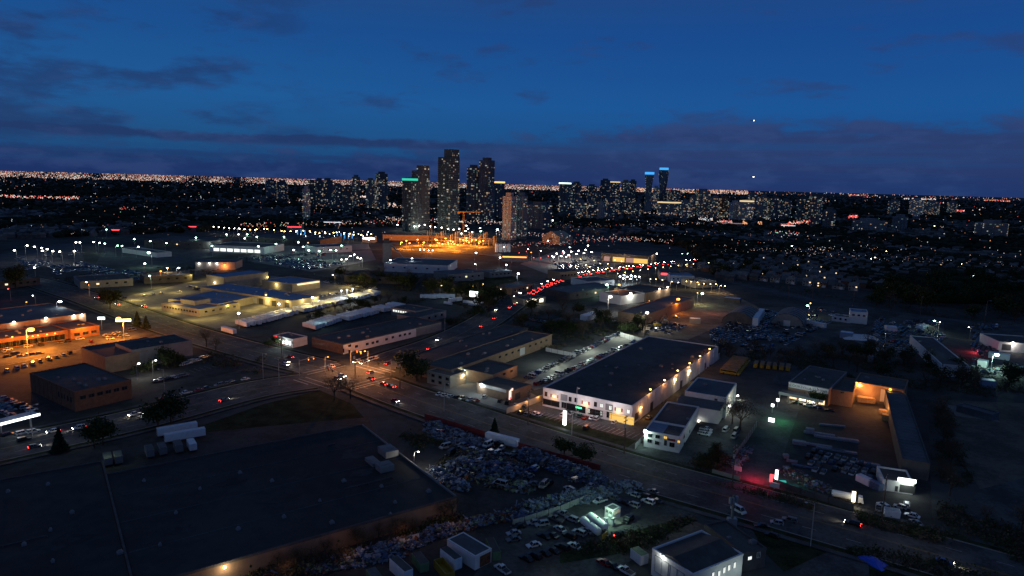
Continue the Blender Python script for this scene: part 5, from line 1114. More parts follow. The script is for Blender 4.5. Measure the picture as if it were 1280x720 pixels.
L_ = [  # the lamps one can point to: bulb px, colour, power, height, size, label
 (38.5, 412, 'lamp_orange', 42000, 10, 2.6, 'tall orange lamp blazing over the left part of the orange-lit car park'), (148, 398, 'lamp_orange', 34000, 10, 2.0, 'orange lamp over the right end of the orange-lit car park'),
 (173.5, 454.5, 'lamp_white', 900, 6, 1.3, 'left one of two white lamps in the dark yard right of the yellow wall'), (194.5, 450.5, 'lamp_white', 500, 6, 1.0, 'right one of two white lamps in the dark yard right of the yellow wall'),
 (523, 564.5, 'lamp_white', 900, 6, .75, 'bright white lamp on the grass between the giant warehouse and the scrap yard'), (763, 371, 'lamp_white', 5000, 10, 2.0, 'bright white lamp left of the pale shed in the contractor yard'), (758.5, 356, 'lamp_green', 3000, 9, 2.0, 'greenish-white lamp above the contractor yard'),
 (809, 391, 'lamp_white', 4200, 9, 1.8, 'bright white lamp in the middle of the contractor yard, lowest of the white ones'), (848, 374, 'lamp_orange', 4200, 9, 2.2, 'orange lamp right of the contractor hall'), (811.5, 376, 'lamp_orange', 500, 5, 1.0, 'small orange lamp left of the orange contractor yard'),
 (774, 356, 'lamp_orange', 900, 10, 1.6, 'orange lamp on a dark mast above the contractor yard'), (872, 366, 'lamp_yellow', 2800, 8, 1.0, 'yellow work lamp at the orange-lit ramp'), (878, 367, 'lamp_green', 1200, 8, 2.0, 'white-green floodlight at the back road above the orange ramp'),
 (1009.5, 382, 'lamp_green', 900, 7, 1.8, 'greenish-white floodlight by the arched huts on the back road'), (1013, 379, 'lamp_yellow', 500, 8, 1.1, 'yellow lamp just right of the floodlight by the arched huts'), (1168, 401, 'lamp_green', 900, 7, 1.5, 'floodlight on the back road left of the long dark shed'), (1175, 402.5, 'lamp_white', 200, 6, .8, 'small lamp right of the floodlight left of the long dark shed'),
 (1246, 443.5, 'lamp_green', 3800, 8, 2.2, 'dazzling white-green yard light at the right edge'), (1211, 409, 'lamp_white', 150, 7, .7, 'small white lamp behind the long dark shed'), (1107, 417, 'lamp_yellow', 100, 5, .6, 'tiny lamp among the wrecking yards'),
 (187, 345, 'lamp_green', 900, 9, 1.4, 'green-white lamp beyond the road, right of two stacked lamps'), (186, 316, 'lamp_green', 4000, 12, 2.0, 'brightest greenish lamp in the upper left car park'), (181, 329.5, 'lamp_green', 1500, 10, 1.5, 'greenish lamp below the brightest one at upper left'),
 (223.5, 335, 'lamp_cool', 600, 9, 1.3, 'bluish-white lamp right of the two orange ones at upper left'), (201, 339, 'lamp_orange', 1600, 8, 1.6, 'lower one of two orange lamps left of the depot'), (209, 335, 'lamp_warm', 1200, 8, 1.5, 'upper one of two orange lamps left of the depot'),
 (43, 334.5, 'lamp_cool', 500, 9, 1.4, 'lone white lamp at the left above the dark units'), (108, 352.5, 'lamp_warm', 400, 9, 1.0, 'pale lamp at the far road junction, upper left'), (111, 356, 'lamp_orange', 400, 7, .9, 'orange lamp at the far road junction, upper left'),
 (75, 377, 'lamp_cool', 500, 9, 1.8, 'white lamp over the roof edge of the tan-walled factory'), (33, 377.5, 'lamp_orange', 200, 7, 1.0, 'small orange lamp left behind the tan-walled factory'), (41, 369.5, 'lamp_cool', 150, 7, 1.0, 'small white lamp left behind the tan-walled factory'), (10, 361, 'lamp_red', 150, 7, 1.0, 'small reddish lamp at the left edge'),
 (456, 439, 'lamp_orange', 700, 7, .9, 'orange lamp at the foot of the white-walled factory by the crossroads'), (410, 446, 'lamp_orange', 700, 6, .9, 'orange lamp on the corner island left of the crossroads'),
 (644, 496, 'lamp_red', 0, 4, .01, ''),
 (648, 342, 'lamp_cool', 1500, 9, 1.8, 'bluish-white lamp left of the car queue below the restaurant'), (625, 322, 'lamp_white', 900, 9, 1.5, 'white lamp just left of the orange-lit restaurant'), (633, 331, 'lamp_cool', 900, 9, 1.5, 'cool white lamp below left of the orange-lit restaurant'),
 (664, 315.5, 'lamp_orange', 900, 9, 1.3, 'orange lamp left of the plaza car park'), (595, 316, 'lamp_cool', 900, 10, 1.6, 'white lamp below the right part of the orange construction site'), (594, 330, 'lamp_white', 600, 9, 1.1, 'white lamp on the road below the construction site'), (626, 361.5, 'lamp_white', 200, 6, .9, 'small white lamp at the inner side of the road bend'),
 (735, 307, 'lamp_white', 900, 12, 1.4, 'white lamp above the dark trees left of the supermarket'), (821, 317, 'lamp_white', 900, 10, 1.4, 'white lamp right of the supermarket'), (692, 235, 'lamp_white', 0, 8, .01, ''),
 (691, 275.5, 'lamp_green', 900, 12, 2.2, 'greenish floodlight at the edge of the woods left of the skyline'), (622, 287, 'lamp_cool', 1500, 12, 2.4, 'cool floodlight left of the pale apartment block'), (601, 289, 'lamp_green', 1500, 12, 2.0, 'greenish lamp right of the construction site, below the towers'),
 (685, 301, 'lamp_white', 600, 9, 1.8, 'lamp in front of the pale gabled church'), (485, 345, 'lamp_warm', 100, 8, .01, ''), (416, 343.5, 'lamp_warm', 200, 8, 1.0, 'lone warm lamp in the dark trees right of the depot'),
 (1108, 314, 'lamp_warm', 0, 9, 1.2, 'lone warm lamp in the dark houses at right'), (1168, 282.5, 'lamp_warm', 0, 9, 2.0, 'bright orange-white lamp left of the lone slab block'), (1094, 322, 'lamp_white', 0, 9, 1.0, 'white lamp in the houses right of the far highway'), (1089, 323.5, 'lamp_white', 0, 9, .9, 'small white lamp left of another in the houses at right'),
 (990, 307.5, 'lamp_green', 0, 9, 2.0, 'greenish white lamp at the far traffic signals'), (1217, 344.5, 'lamp_cool', 0, 9, 1.1, 'white lamp in the dark suburb at right'), (1202, 330, 'lamp_warm', 0, 9, .8, 'faint warm lamp in the dark suburb at right'),
 (853, 317, 'lamp_green', 0, 7, 1.4, 'left one of the green lights by the far traffic-filled road'), (859.5, 317, 'lamp_green', 0, 7, 1.4, 'right one of the green lights by the far traffic-filled road'),
 (254, 283, 'lamp_white', 0, 9, .01, '')]
for (px, py, m, pw, h, sz, lb) in L_:
    if lb: lamp(px, py, m, lb, None, pw, h, sz)
# numbered rows of lamps
def lamps(pts, m, label, group, power=300, h=9., size=1.2):
    for i, (px, py) in enumerate(pts): lamp(px, py, m, label.replace('{o}', ordw(i)), group, power, h, size)
lamps([(18, 313), (34, 307), (43, 308.5), (52, 310), (59, 311.5), (53, 313.5), (66, 314), (74.5, 314.5), (93, 314), (95, 303), (100, 303)], 'lamp_white', 'white car park lamp, {o} from the left in the cluster at upper left', 'lamps of the upper left car park', 350, 10, 1.5)
lamps([(117, 302.5), (124.5, 303.5), (131, 304.5), (147, 307), (152.5, 307.5), (168, 299), (188, 301.5), (208, 304), (173, 308.5), (133, 287)], 'lamp_green', 'greenish-white car park lamp, {o} in the line across the upper left lots', 'lamps of the pale hall lots', 320, 10, 1.5)
lamps([(265, 307.5), (306, 298), (321, 296), (323, 308), (345, 305), (373, 303), (379, 308.5), (367, 312.5), (386, 313), (399, 314), (427, 307), (420, 313), (413, 312.5), (245, 297), (283, 293), (298, 293), (309, 293), (355, 296)], 'lamp_green', 'cool green-white lamp, {o} from the left over the car storage lot', 'lamps of the car storage lot', 800, 10, 1.7)
lamps([(438, 320), (443, 318), (447, 322), (451, 323), (433, 324), (427, 324.5)], 'lamp_white', 'white lamp, {o} in the bright clump left of the pale warehouse', 'lamps of the bright clump', 1200, 8, 1.5)
lamps([(552, 357), (557.5, 358), (567, 359.5), (578, 361), (585, 359), (591, 358), (604, 355), (598, 357)], 'lamp_yellow', 'small yellowish lamp, {o} from the left in the row behind the trailers', 'row of small yellow lamps', 500, 6, 1.1)
lamps([(525, 312), (530, 312), (536, 313), (541, 313), (515, 323), (461, 300), (488, 325), (630, 309), (660, 311.5), (676, 313.5), (690, 320), (704, 314), (708, 321), (712, 309)], 'lamp_cool', 'white site lamp, {o} from the left below the orange construction site', 'lamps below the construction site', 500, 9, 1.2)
lamps([(692 + 9.5 * i, 321.5 - 1.3 * i) for i in range(6)] + [(696 + 9 * i, 317 - 1.2 * i) for i in range(5)], 'lamp_white', 'white plaza lamp, {o} from the left in front of the supermarket', 'lamps of the plaza', 1600, 9, 1.7)
lamps([(775, 345.5), (780, 344), (784, 346), (789, 344.5), (794, 345.5), (799, 346), (779, 348), (788, 348.5)], 'lamp_cool', 'dazzling white lamp, {o} from the left in the floodlit forecourt right of the traffic', 'lamps of the floodlit forecourt', 1500, 7, 1.9)
lamps([(840, 352), (848, 353), (858, 351.5), (864, 352), (872, 353), (880, 354.5), (888, 355), (895, 355), (901, 357), (906, 357.5), (820, 349), (813, 348.5), (828, 350)], 'lamp_warm', 'warm lamp, {o} from the left along the shops of the back road', 'lamps along the back road', 500, 6, 1.1)
lamps([(502, 303), (508, 301), (544, 299), (546, 300), (549, 304), (553, 305), (560, 303), (563, 301), (566, 302), (568, 305), (575, 299), (579, 300), (583, 298), (590, 300), (595, 300), (600, 302), (604, 301), (572, 306), (522, 299.5), (557, 298), (586, 303), (512, 304), (530, 303), (538, 307)], 'lamp_orange', 'orange site lamp, {o} from the left in the glowing construction pit', 'orange lamps of the construction site', 24000, 7, 3.0)
lamps([(505, 279), (512, 281), (518, 283), (524, 282), (531, 281), (538, 283), (544, 284), (552, 284.5), (560, 286), (567, 287), (574, 286), (582, 289), (590, 290), (570, 281), (583, 282), (600, 285), (497, 281), (577, 292), (585, 286)], 'lamp_white', 'white lamp, {o} from the left in the glittering street at the foot of the towers', 'lamps at the foot of the towers', 2500, 9, 2.2)
lamps([(300 + 7.2 * i + rnd.uniform(-2, 2), 285.5 + 1.0 * math.sin(i) + i * .35) for i in range(24)], 'lamp_warm', 'pale orange lamp, {o} from the left along the street above the blue-lit lot', 'lamps of the far left street', 400, 9, 1.6)
lamps([(370 + 6 * i, 290 + (i % 3) * 2.5) for i in range(16)], 'lamp_cool', 'small cool lamp, {o} from the left in the grid beside the construction site', 'grid of small lamps', 200, 9, .9)
lamps([(267 + 6.5 * i, 283.5 + i * .5) for i in range(9)], 'lamp_white', 'white lamp, {o} from the left just after the red store band', 'lamps after the red band', 300, 9, 1.3)
lamps([(712 + 5 * i + rnd.uniform(-3, 3), 326 + rnd.uniform(-5, 10)) for i in range(16)], 'lamp_warm', 'small warm lamp, {o} from the left in the plaza car park', 'lamps in the plaza car park', 500, 7, 1.0)
lamps([(640 + 9 * i, 318 + rnd.uniform(-4, 5)) for i in range(9)], 'lamp_red', 'small red light, {o} from the left around the restaurant', 'red lights around the restaurant', 200, 6, 1.1)
lamps([(772 + 9.5 * i, 342 - 1.55 * i + .035 * i * i) for i in range(15)], 'lamp_warm', 'added warm lamp for car lights, {o} from the left along the far straight of the busy road', 'added lamps for far car lights', 150, 5, 1.2)  # added lamp posts in place of far car lights
# unlit lamp posts
for i, (px, py) in enumerate(((206, 497), (41, 549), (329, 474), (349, 482), (556, 415), (714, 556), (1013, 684), (555, 515), (720, 520), (1232, 352), (1232, 395))):
    dup(OFF, G(px, py), rnd.uniform(0, 6), 'unlit grey lamp post, ' + ordw(i) + ' counted from left to right along the roads', 'unlit lamp posts')
for o in list(LAMPS.values()) + [OFF]: drop(o)
# utility poles with crossarms and wires
def pole(q, h=11., arms=2, label='', group='utility poles', tr=True):
    t = thing('utility_pole', label, 'utility pole', (*q, 0), AA, group); b = MB(); b.tube((0, 0, 0), (0, 0, h), .18, .12, 8); b.build('post', 'wood_pole', t)
    for k in range(arms): b = MB(); z = h - .5 - k * 1.1; b.box(-.07, .07, -1.2, 1.2, z - .07, z + .07); ar = b.build('crossarm', 'wood_pole', t); b = MB(); [b.tube((0, y, z + .07), (0, y, z + .3), .06, .04, 5) for y in (-1.1, -.5, .5, 1.1)]; b.build('insulators', 'door_white', ar)
    if tr: b = MB(); b.tube((0, .4, h - 3.4), (0, .4, h - 2.4), .28, .28, 8); b.build('transformer', 'metal_grey', t)
    return t
PX = [(1102, 650), (911, 612), (780, 561), (720, 553), (500, 494), (347, 448), (540, 508)]; pts = []
for i, (px, py) in enumerate(((1102, 652), (915, 610), (780, 568), (660, 532), (500, 486), (444, 474), (352, 447))): pole(G(px, py), 11.5, 2, 'wooden utility pole, ' + ordw(i) + ' from the right along the main road'); pts.append(G(px, py))
tp = thing('transformer_tower', 'stout pale pole stack with boxes beside a parked white car at the road edge', 'utility pole', (*G(914, 661), 0), 0); b = MB(); b.tube((0, 0, 0), (0, 0, 8), .35, .3, 10); b.build('post', 'concrete', tp)
for k in range(3): b = MB(); b.tube((.7 * (k - 1), 0, 6 + k * .2), (.7 * (k - 1), 0, 7.4 + k * .2), .35, .35, 8); b.build('transformer', 'metal_grey', tp)
b = MB(); b.box(-1, 1, -.6, .6, 0, 2.6); b.build('cabinet', 'metal_grey', tp)
def wire(a, c, sag=.9):
    b = MB(); prev = a
    for k in range(1, 9): f = k / 8; q = a.lerp(c, f); q.z -= sag * 4 * f * (1 - f); b.tube(prev, q, .022, .022, 3); prev = q
    return b
b = MB()
for a, c in zip(pts, pts[1:]):
    for y in (-1.1, -.4, .5, 1.1):
        nn = Vector((-dirA.y, dirA.x)) * y; w_ = wire(Vector((*(a + nn), 11.3)), Vector((*(c + nn), 11.3))); n = len(b.v); b.v += w_.v; b.f += [tuple(n + i for i in f) for f in w_.f]; b.mi += w_.mi
tag(b.build('power_line', 'dark_metal'), 'thin dark power wires strung between the wooden poles along the main road', 'power line')
for i, (px, py) in enumerate(((985, 374), (1015, 375), (1066, 384), (1150, 394), (1230, 405), (895, 354))): pole(G(px, py), 12, 1, 'slim pale pole, ' + ordw(i) + ' from the left on the back road', 'poles on the back road', False)
# traffic signals
def signal(q, rz, col, label):
    t = thing('traffic_signal', label, 'traffic light', (*q, .16), rz, 'traffic lights at the crossroads'); b = MB(); b.tube((0, 0, 0), (0, 0, 6.5), .14, .1, 8); b.build('post', 'metal_grey', t)
    b = MB(); b.tube((0, 0, 5.9), (6.5, 0, 6.4), .08, .06, 6); b.build('mast_arm', 'metal_grey', t)
    for x in (4., 6.3):
        b = MB(); b.box(x - .2, x + .2, -.15, .15, 5.4, 6.6); hd = b.build('signal_head', 'yellow_metal', t); b = MB(); b.ball((x, -.2, 6.35 if col == 'lamp_red' else 5.65), .14, 8, 5); b.build('lens', col, hd)
for q, rz, c_, lb in ((XC + dirA * 12 + dirB * 12, AA + math.pi, 'lamp_red', 'traffic light with red lenses on the far left corner of the crossroads'), (XC - dirA * 12 + dirB * 12, AB_ + math.pi, 'lamp_orange', 'traffic light with amber lens on the far right corner of the crossroads'),
    (XC - dirA * 12 - dirB * 12, AA, 'lamp_red', 'traffic light with red lenses on the near right corner of the crossroads'), (XC + dirA * 12 - dirB * 12, AB_, 'lamp_orange', 'traffic light with amber lens on the near left corner of the crossroads')): signal(q, rz, c_, lb)
q = G(452, 462); light(q.x, q.y, 8, (1, .36, .10), 13000, .5); q = G(478, 464); light(q.x, q.y, 8, (1, .36, .11), 7000, .5); q = G(425, 466); light(q.x, q.y, 8, (1, .5, .22), 3000, .5)
# signs
def sign(name, label, px, py, w_, h_, z0, m, rz, post='metal_grey', th=.2):
    t = thing(name, label, 'sign', (*G(px, py), 0), rz); b = MB(); b.box(-w_ / 2, w_ / 2, -th, th, z0, z0 + h_); b.build('panel', m, t)
    b = MB(); b.box(-.12, .12, -.1, .1, 0, z0 - .003); b.build('post', post, t); return t
em('sign_lit_white', (.95, 1, .98), 3.2, True)
t = sign('pylon_sign', 'slim glowing white pylon sign on the lawn before the white warehouse', 705.5, 533, 1.1, 4.6, .5, 'sign_lit_white', W.rz); q = G(705.5, 534); light(q.x, q.y - 2, 2.5, (.8, 1, .8), 160, .5)
t = sign('billboard', 'bright white and red poster panel by the garage unit', 638.5, 503, 4.2, 3.0, 1.6, 'far_white', T.rz + .3); b = MB(); b.box(-2.1, 2.1, -.23, -.205, 1.6, 2.3); b.build('red_stripe', 'sign_red', t)
sign('billboard', 'white glowing billboard above the parked trucks by the road bend', 592, 382, 5.5, 3.4, 5.5, 'sign_white', R(-20))
sign('sign_board', 'yellow-green glowing oval sign at the edge of the orange-lit car park', 155, 413, 6.5, 1.2, 4.4, 'sign_yellow', R(15)); sign('sign_board', 'small white glowing sign at the end of the strip of shops', 127.5, 412, 3, 1.2, 5, 'sign_white', R(10))
sign('pylon_sign', 'leaning-looking teal-white lit sign at the corner of the lumber yard', 969.5, 607, .7, 3.2, 1., 'sign_white', R(-20)); sign('pylon_sign', 'small red lit sign beside the teal-white one at the lumber yard corner', 964, 606, 1.0, 2.0, .8, 'sign_red', R(-20))
q = G(945, 601); light(q.x, q.y, 2.2, (1, .03, .07), 1300, .3); q = G(960, 603); light(q.x, q.y - 1, 2., (1, .04, .05), 240, .3)
sign('lit_sign', 'small white-yellow lit sign beside the white cylinder truck at the roadside', 1066, 631, .8, 2.6, .8, 'shop_glow', R(-20)); q = G(1066, 634); light(q.x, q.y - 1, 1.6, (1, .8, .5), 120, .3)
sign('entrance_sign', 'small white board beside the road at the lumber yard corner', 968, 612, 2.2, 1.2, .6, 'door_white', R(-35)); sign('entrance_sign', 'pale board on the low wall by the access road', 921, 592, 2.2, 1.2, .9, 'door_white', R(-35))
for i, (px, py) in enumerate(((965, 516), (971.5, 509), (964, 529))): sign('lit_post', 'green-white glowing post, ' + ordw(i) + ' of three left of the lumber store', px, py, .9 if i < 2 else 1.8, .9 if i < 2 else 1.2, 2.2 if i < 2 else .5, 'sign_white', R(-30)).__setitem__('group', 'glowing posts left of the lumber store')
q = G(976, 527); light(q.x, q.y, 3.0, (.12, 1, .32), 650, .4); q = G(970, 515); light(q.x, q.y, 4, (.6, 1, .8), 180, .3)
q = G(980, 610); light(q.x, q.y + 4, 1.4, (.05, .9, .8), 150, .3); q = G(1000, 617); light(q.x, q.y + 4, 1.4, (.05, .9, .8), 120, .3)
t = thing('spot_lamp', 'small turquoise lamp box inside the corner fence of the lumber yard', 'lamp', (*G(977, 607), 0)); b = MB(); b.box(-1., 1., -.3, .3, .8, 1.3); b.build('lamp_box', 'sign_teal', t); b = MB(); b.box(-.1, .1, -.1, .1, 0, .797); b.build('post', 'metal_grey', t)
q = G(1217, 441); light(q.x, q.y, 2, (1, .05, .07), 1500, .4); q = G(912, 543); light(q.x, q.y, 3, (.8, 1, .7), 90, .3); q = G(892, 553); light(q.x, q.y, 5, (.7, 1, .8), 300, .5); q = G(925, 518); light(q.x, q.y, 5, (1, .95, .7), 500, .5)
# added lights without fixtures, giving the roads and yards their glow
for (px, py, z, c_, pw) in [(300, 485, 9, (1, .75, .5), 1100), (390, 462, 9, (1, .7, .45), 1500), (560, 425, 9, (1, .72, .45), 1500), (600, 400, 9, (1, .8, .55), 1200), (150, 520, 9, (1, .85, .6), 800), (620, 530, 9, (1, .85, .65), 900), (540, 505, 9, (1, .8, .6), 900), (720, 565, 9, (1, .85, .65), 1100), (820, 590, 9, (1, .85, .65), 900), (255, 430, 10, (1, .8, .5), 2200), (190, 400, 10, (1, .8, .5), 1800), (100, 555, 9, (1, .85, .65), 600),
    (1050, 640, 9, (1, .85, .65), 700), (1150, 690, 9, (1, .75, .5), 900), (50, 560, 9, (1, .85, .65), 600), (210, 385, 9, (1, .82, .35), 3500), (170, 375, 9, (1, .82, .35), 3500), (262, 362, 9, (1, .82, .4), 3500), (300, 400, 9, (1, .82, .35), 2600), (360, 395, 9, (1, .82, .4), 2200), (430, 370, 9, (1, .88, .5), 4500), (330, 352, 9, (1, .82, .35), 3000), (285, 390, 5, (1, .8, .3), 1200),
    (575, 490, 7, (.8, 1, .95), 1300), (615, 500, 6, (.85, 1, .95), 900), (440, 377, 8, (.85, .95, 1), 2500), (400, 411, 6, (.6, 1, .95), 1500), (560, 377, 7, (.7, .9, 1), 1500), (345, 440, 6, (.7, 1, .9), 800), (860, 405, 8, (1, .45, .2), 3000), (890, 392, 8, (1, .35, .25), 3000), (1108, 507, 3.6, (1, .38, .09), 2600), (1121, 523, 3.4, (1, .40, .10), 1500), (1082, 501, 3.8, (1, .36, .09), 2600), (1095, 514, 4, (1, .4, .12), 2600), (1056, 503, 3.4, (1, .34, .08), 1100), (1075, 514, 4, (1, .34, .08), 1300), (1108, 522, 3.4, (1, .40, .10), 1500), (830, 500, 6, (1, .30, .07), 1100), (850, 484, 6, (1, .30, .07), 1100), (868, 470, 6, (1, .30, .07), 1100), (885, 456, 6, (1, .30, .07), 1100), (670, 514, 3, (1, .22, .05), 350), (700, 524, 3, (1, .22, .05), 450), (735, 532, 3, (1, .22, .05), 500), (770, 539, 3, (1, .22, .05), 500),
    (830, 655, 5, (1, .85, .5), 260), (790, 690, 4, (1, .85, .5), 120), (700, 640, 7, (.6, 1, .8), 300), (690, 715, 5, (1, .9, .7), 250), (940, 290, 8, (1, .8, .6), 3000), (1000, 705, 4, (.8, 1, .8), 60),
    (280, 309, 6, (.8, 1, .9), 9000), (400, 320, 12, (.75, .95, 1), 9000), (350, 322, 12, (.75, .95, 1), 9000), (120, 310, 12, (.85, 1, .9), 4500), (60, 318, 12, (.9, 1, .9), 5000), (740, 335, 12, (1, .85, .65), 14000), (700, 325, 12, (1, .85, .7), 12000), (780, 330, 12, (1, .8, .6), 8000), (880, 358, 9, (1, .85, .6), 3500)]:
    q = G(px, py); yel = c_[2] < .5 and 150 < px < 440 and py < 410; sat = c_[2] < .4
    if yel: c_, pw = (1, .74, .20), 700; z = 3.6
    else: pw *= .6 if sat else (.13 if pw >= 5000 else .34)
    if not sat and not yel: c_ = (.92 * c_[0], .4 * c_[1] + .54, .4 * c_[2] + .56)
    light(q.x, q.y, z, c_, pw, .8)
for (px, py, pw) in [(185, 386, 1), (222, 366, .8), (200, 360, 1), (165, 376, 1), (240, 401, .8), (212, 392, .8), (268, 398, .6), (330, 384, .8), (315, 388, .8), (345, 393, .5), (385, 389, .6), (412, 384, .8), (440, 374, 1), (412, 366, .9), (435, 359, 1), (462, 366, .8), (150, 381, 1), (240, 352, .7), (262, 349, .6), (180, 367, 1)]:
    q = G(px, py); light(q.x, q.y, 5.5, (1, .72, .18), 3300 * pw, .8)      # grid of added lights, no fixtures, spreading yellow over the depot yard
for (px, py, pw) in [(10, 446, 4500), (60, 436, 10000), (105, 423, 6500), (172, 408, 3500), (-20, 444, 4500)]:
    q = G(px, py); light(q.x, q.y, 6, (1, .27, .025), pw, .8)  # added fixtureless lights widening the orange pool over the car park
# flood masts over the trailers
for i, (px, py) in enumerate(((299, 411), (349, 398), (391, 389), (427, 379), (434, 378), (441, 377))):
    t = thing('floodlight_mast', 'thin floodlight mast, ' + ordw(i) + ' from the left along the trailer line', 'floodlight', (*G(px, py), 0), 0, 'floodlight masts along the trailers'); b = MB(); b.tube((0, 0, 0), (0, 0, 8), .12, .08, 6); b.build('pole', 'metal_grey', t)
    b = MB(); b.box(-.5, .5, -.2, .2, 7.6, 8.2); b.build('lamp_head', 'lamp_cool' if i < 3 else 'sign_lit_white', t); q = G(px, py); light(q.x, q.y - 1.2, 7.2, (.85, .95, 1), 160 if i < 3 else 1500, .4)

# ------------------------------------------------------------------ fences and walls
def fence(name, label, pts, h, m, th=.12, posts=True, group=None, cat='fence'):
    P_ = [G(*p) for p in pts]; o = P_[0]; t = thing(name, label, cat, (*o, 0), 0, group); b = MB(); pb = MB()
    for a, c in zip(P_, P_[1:]):
        u = (c - a).normalized(); n = Vector((-u.y, u.x)) * th / 2; a_, c_ = a - o, c - o
        b.prism([a_ - n, c_ - n, c_ + n, a_ + n], .02, h)
        k = max(1, int((c - a).length / 3))
        for i in range(k + 1): q = a_.lerp(c_, i / k); pb = MB(); pb.box(q.x - .09, q.x + .09, q.y - .09, q.y + .09, 0, h + .12); pb.build('post', 'dark_metal', t) if posts else 0
    b.build('panel', m, t)
    return t
fence('yard_fence', 'red board fence along the road side of the scrap yard, left stretch', [(531, 526), (568, 537), (607, 549)], 2.4, 'red_paint')
fence('yard_fence', 'red board fence along the scrap yard right of the pale trailer', [(648, 562), (700, 577), (750, 591)], 2.2, 'red_paint'); fence('yard_fence', 'short low red fence end at the corner of the scrap yard', [(780, 606), (793, 610)], 1.4, 'red_paint')
fence('boundary_wall', 'pale wall lit orange running down from the front corner of the white warehouse', [(633, 518), (680, 500)], 2.2, 'wall_cream', posts=False, cat='wall')
fz = [G(*p, 3.) for p in ((694, 476), (722, 463), (760, 446), (806, 425))]
fence('lot_fence', 'board fence lit orange between the car lot and the white warehouse', [P(*q) for q in fz], 3., 'wall_cream')
for i in range(9):
    q = fz[0].lerp(fz[-1], (i + .5) / 9) + W.u * 1.6; light(q.x, q.y, 2.4, (1, .36, .09), 150, .25)
fence('lot_fence', 'pale fence closing the far end of the car lot', [(806, 430), (775, 421)], 2.4, 'wall_white'); 
fence('white_fence', 'low white fence by the dark plot left of the car lot', [(682, 439), (720, 447)], 1.8, 'wall_white')
fence('roadside_fence', 'low concrete panel wall with pale writing strip along the lumber yard front', [(966, 607), (1000, 619), (1035, 630), (1066, 640)], 1.9, 'wall_dark', cat='wall')
fence('hedge_wall', 'low tan wall by the entry of the access road', [(890, 592), (925, 602)], 1.3, 'wall_cream', posts=False, cat='wall'); fence('yard_fence', 'grey yard fence along the left side of the access road', [(916, 578), (931, 556), (946, 533)], 2., 'wall_grey')
fence('orange_yard_fence', 'fence between the white warehouse lane and the white office', [(793, 562), (805, 549), (850, 508)], 1.6, 'metal_grey'); fence('lot_fence', 'thin fence along the top of the gravel car yard', [(640, 658), (700, 640), (735, 625)], 1.5, 'metal_grey')
q = G(700, 470); 
for (px, py) in ((645, 510), (655, 505), (668, 500)): q = G(px, py); light(q.x + 1.5, q.y - 3, 2.2, (1, .42, .12), 220, .3)
for (px, py) in ((640, 437), (610, 449), (660, 428), (635, 470), (657, 486)): q = G(px, py); light(q.x + 4, q.y - 5, 4.5, (1, .5, .22), 420, .5)

# ------------------------------------------------------------------ trees and scrub
def make_tree(kind, h, rad, nl, name='tree'):
    t = thing(name, kind, 'tree'); b = MB(); hs = h * .55
    b.tube((0, 0, 0), (0, 0, hs), .035 * h, .02 * h, 6); br = []
    for i in range(9 if kind != 'conifer' else 0):
        a_ = rnd.uniform(0, 6.28); z = h * rnd.uniform(.22, .6); e = Vector((math.cos(a_) * rad * rnd.uniform(.5, .9), math.sin(a_) * rad * rnd.uniform(.5, .9), h * rnd.uniform(.5, .95)))
        b.tube((0, 0, z), e, .014 * h, .004 * h, 4); br.append(e)
        for k in range(3 if kind == 'bare' else 1):
            e2 = e + Vector((rnd.uniform(-1, 1), rnd.uniform(-1, 1), rnd.uniform(.1, 1))) * rad * .45; b.tube(e * .7 + Vector((0, 0, z * .3)), e2, .006 * h, .003 * h, 3); br.append(e2)
    if kind == 'conifer': b.tube((0, 0, hs), (0, 0, h * .97), .02 * h, .005 * h, 5)
    b.build('trunk', 'bark', t); b = MB()
    for i in range(nl):
        if kind == 'conifer':
            f = rnd.random() ** .7; z = h * (1 - f * .88); tier = .75 + .25 * math.cos(z * 5.5); r_ = rad * f * tier * math.sqrt(rnd.uniform(.25, 1)); a_ = rnd.uniform(0, 6.28); p = Vector((r_ * math.cos(a_), r_ * math.sin(a_), z - r_ * .2)); s_ = rad * rnd.uniform(.10, .2)
        else:
            c = rnd.choice(br); sp_ = .44 if kind == 'leafy' else .42; p = c + Vector((rnd.gauss(0, 1), rnd.gauss(0, 1), rnd.gauss(0, .8))) * rad * sp_ * .8; s_ = rad * (rnd.uniform(.07, .15) if kind == 'leafy' else rnd.uniform(.05, .10))
            if p.z < h * .18: p.z = h * rnd.uniform(.2, .5)
        u = Vector((rnd.gauss(0, 1), rnd.gauss(0, 1), rnd.gauss(0, .7))).normalized(); v = u.orthogonal().normalized(); v = (v * math.cos(i) + u.cross(v) * math.sin(i))
        k = .9 if kind != 'bare' else .22
        b.poly([p + u * s_, p + v * s_ * k, p - u * s_, p - v * s_ * k])
    b.build('crown', {'conifer': 'leaf_conifer', 'leafy': 'leaf_dark', 'bare': 'twig_brown'}[kind], t)
    return t
TP = [make_tree('conifer', 8, 2.6, 1300, 'pine_tree'), make_tree('leafy', 8, 3.4, 1500, 'tree'), make_tree('bare', 8, 3.2, 1300, 'bare_tree'), make_tree('leafy', 7, 3.0, 800, 'tree'), make_tree('bare', 9, 3.0, 900, 'bare_tree')]
def tree(k, q, s_, label, group=None): return dup(TP[k], q, rnd.uniform(0, 6.28), label, group, scale=(s_ * rnd.uniform(.85, 1.15), s_ * rnd.uniform(.85, 1.15), s_ * rnd.uniform(.85, 1.15)))
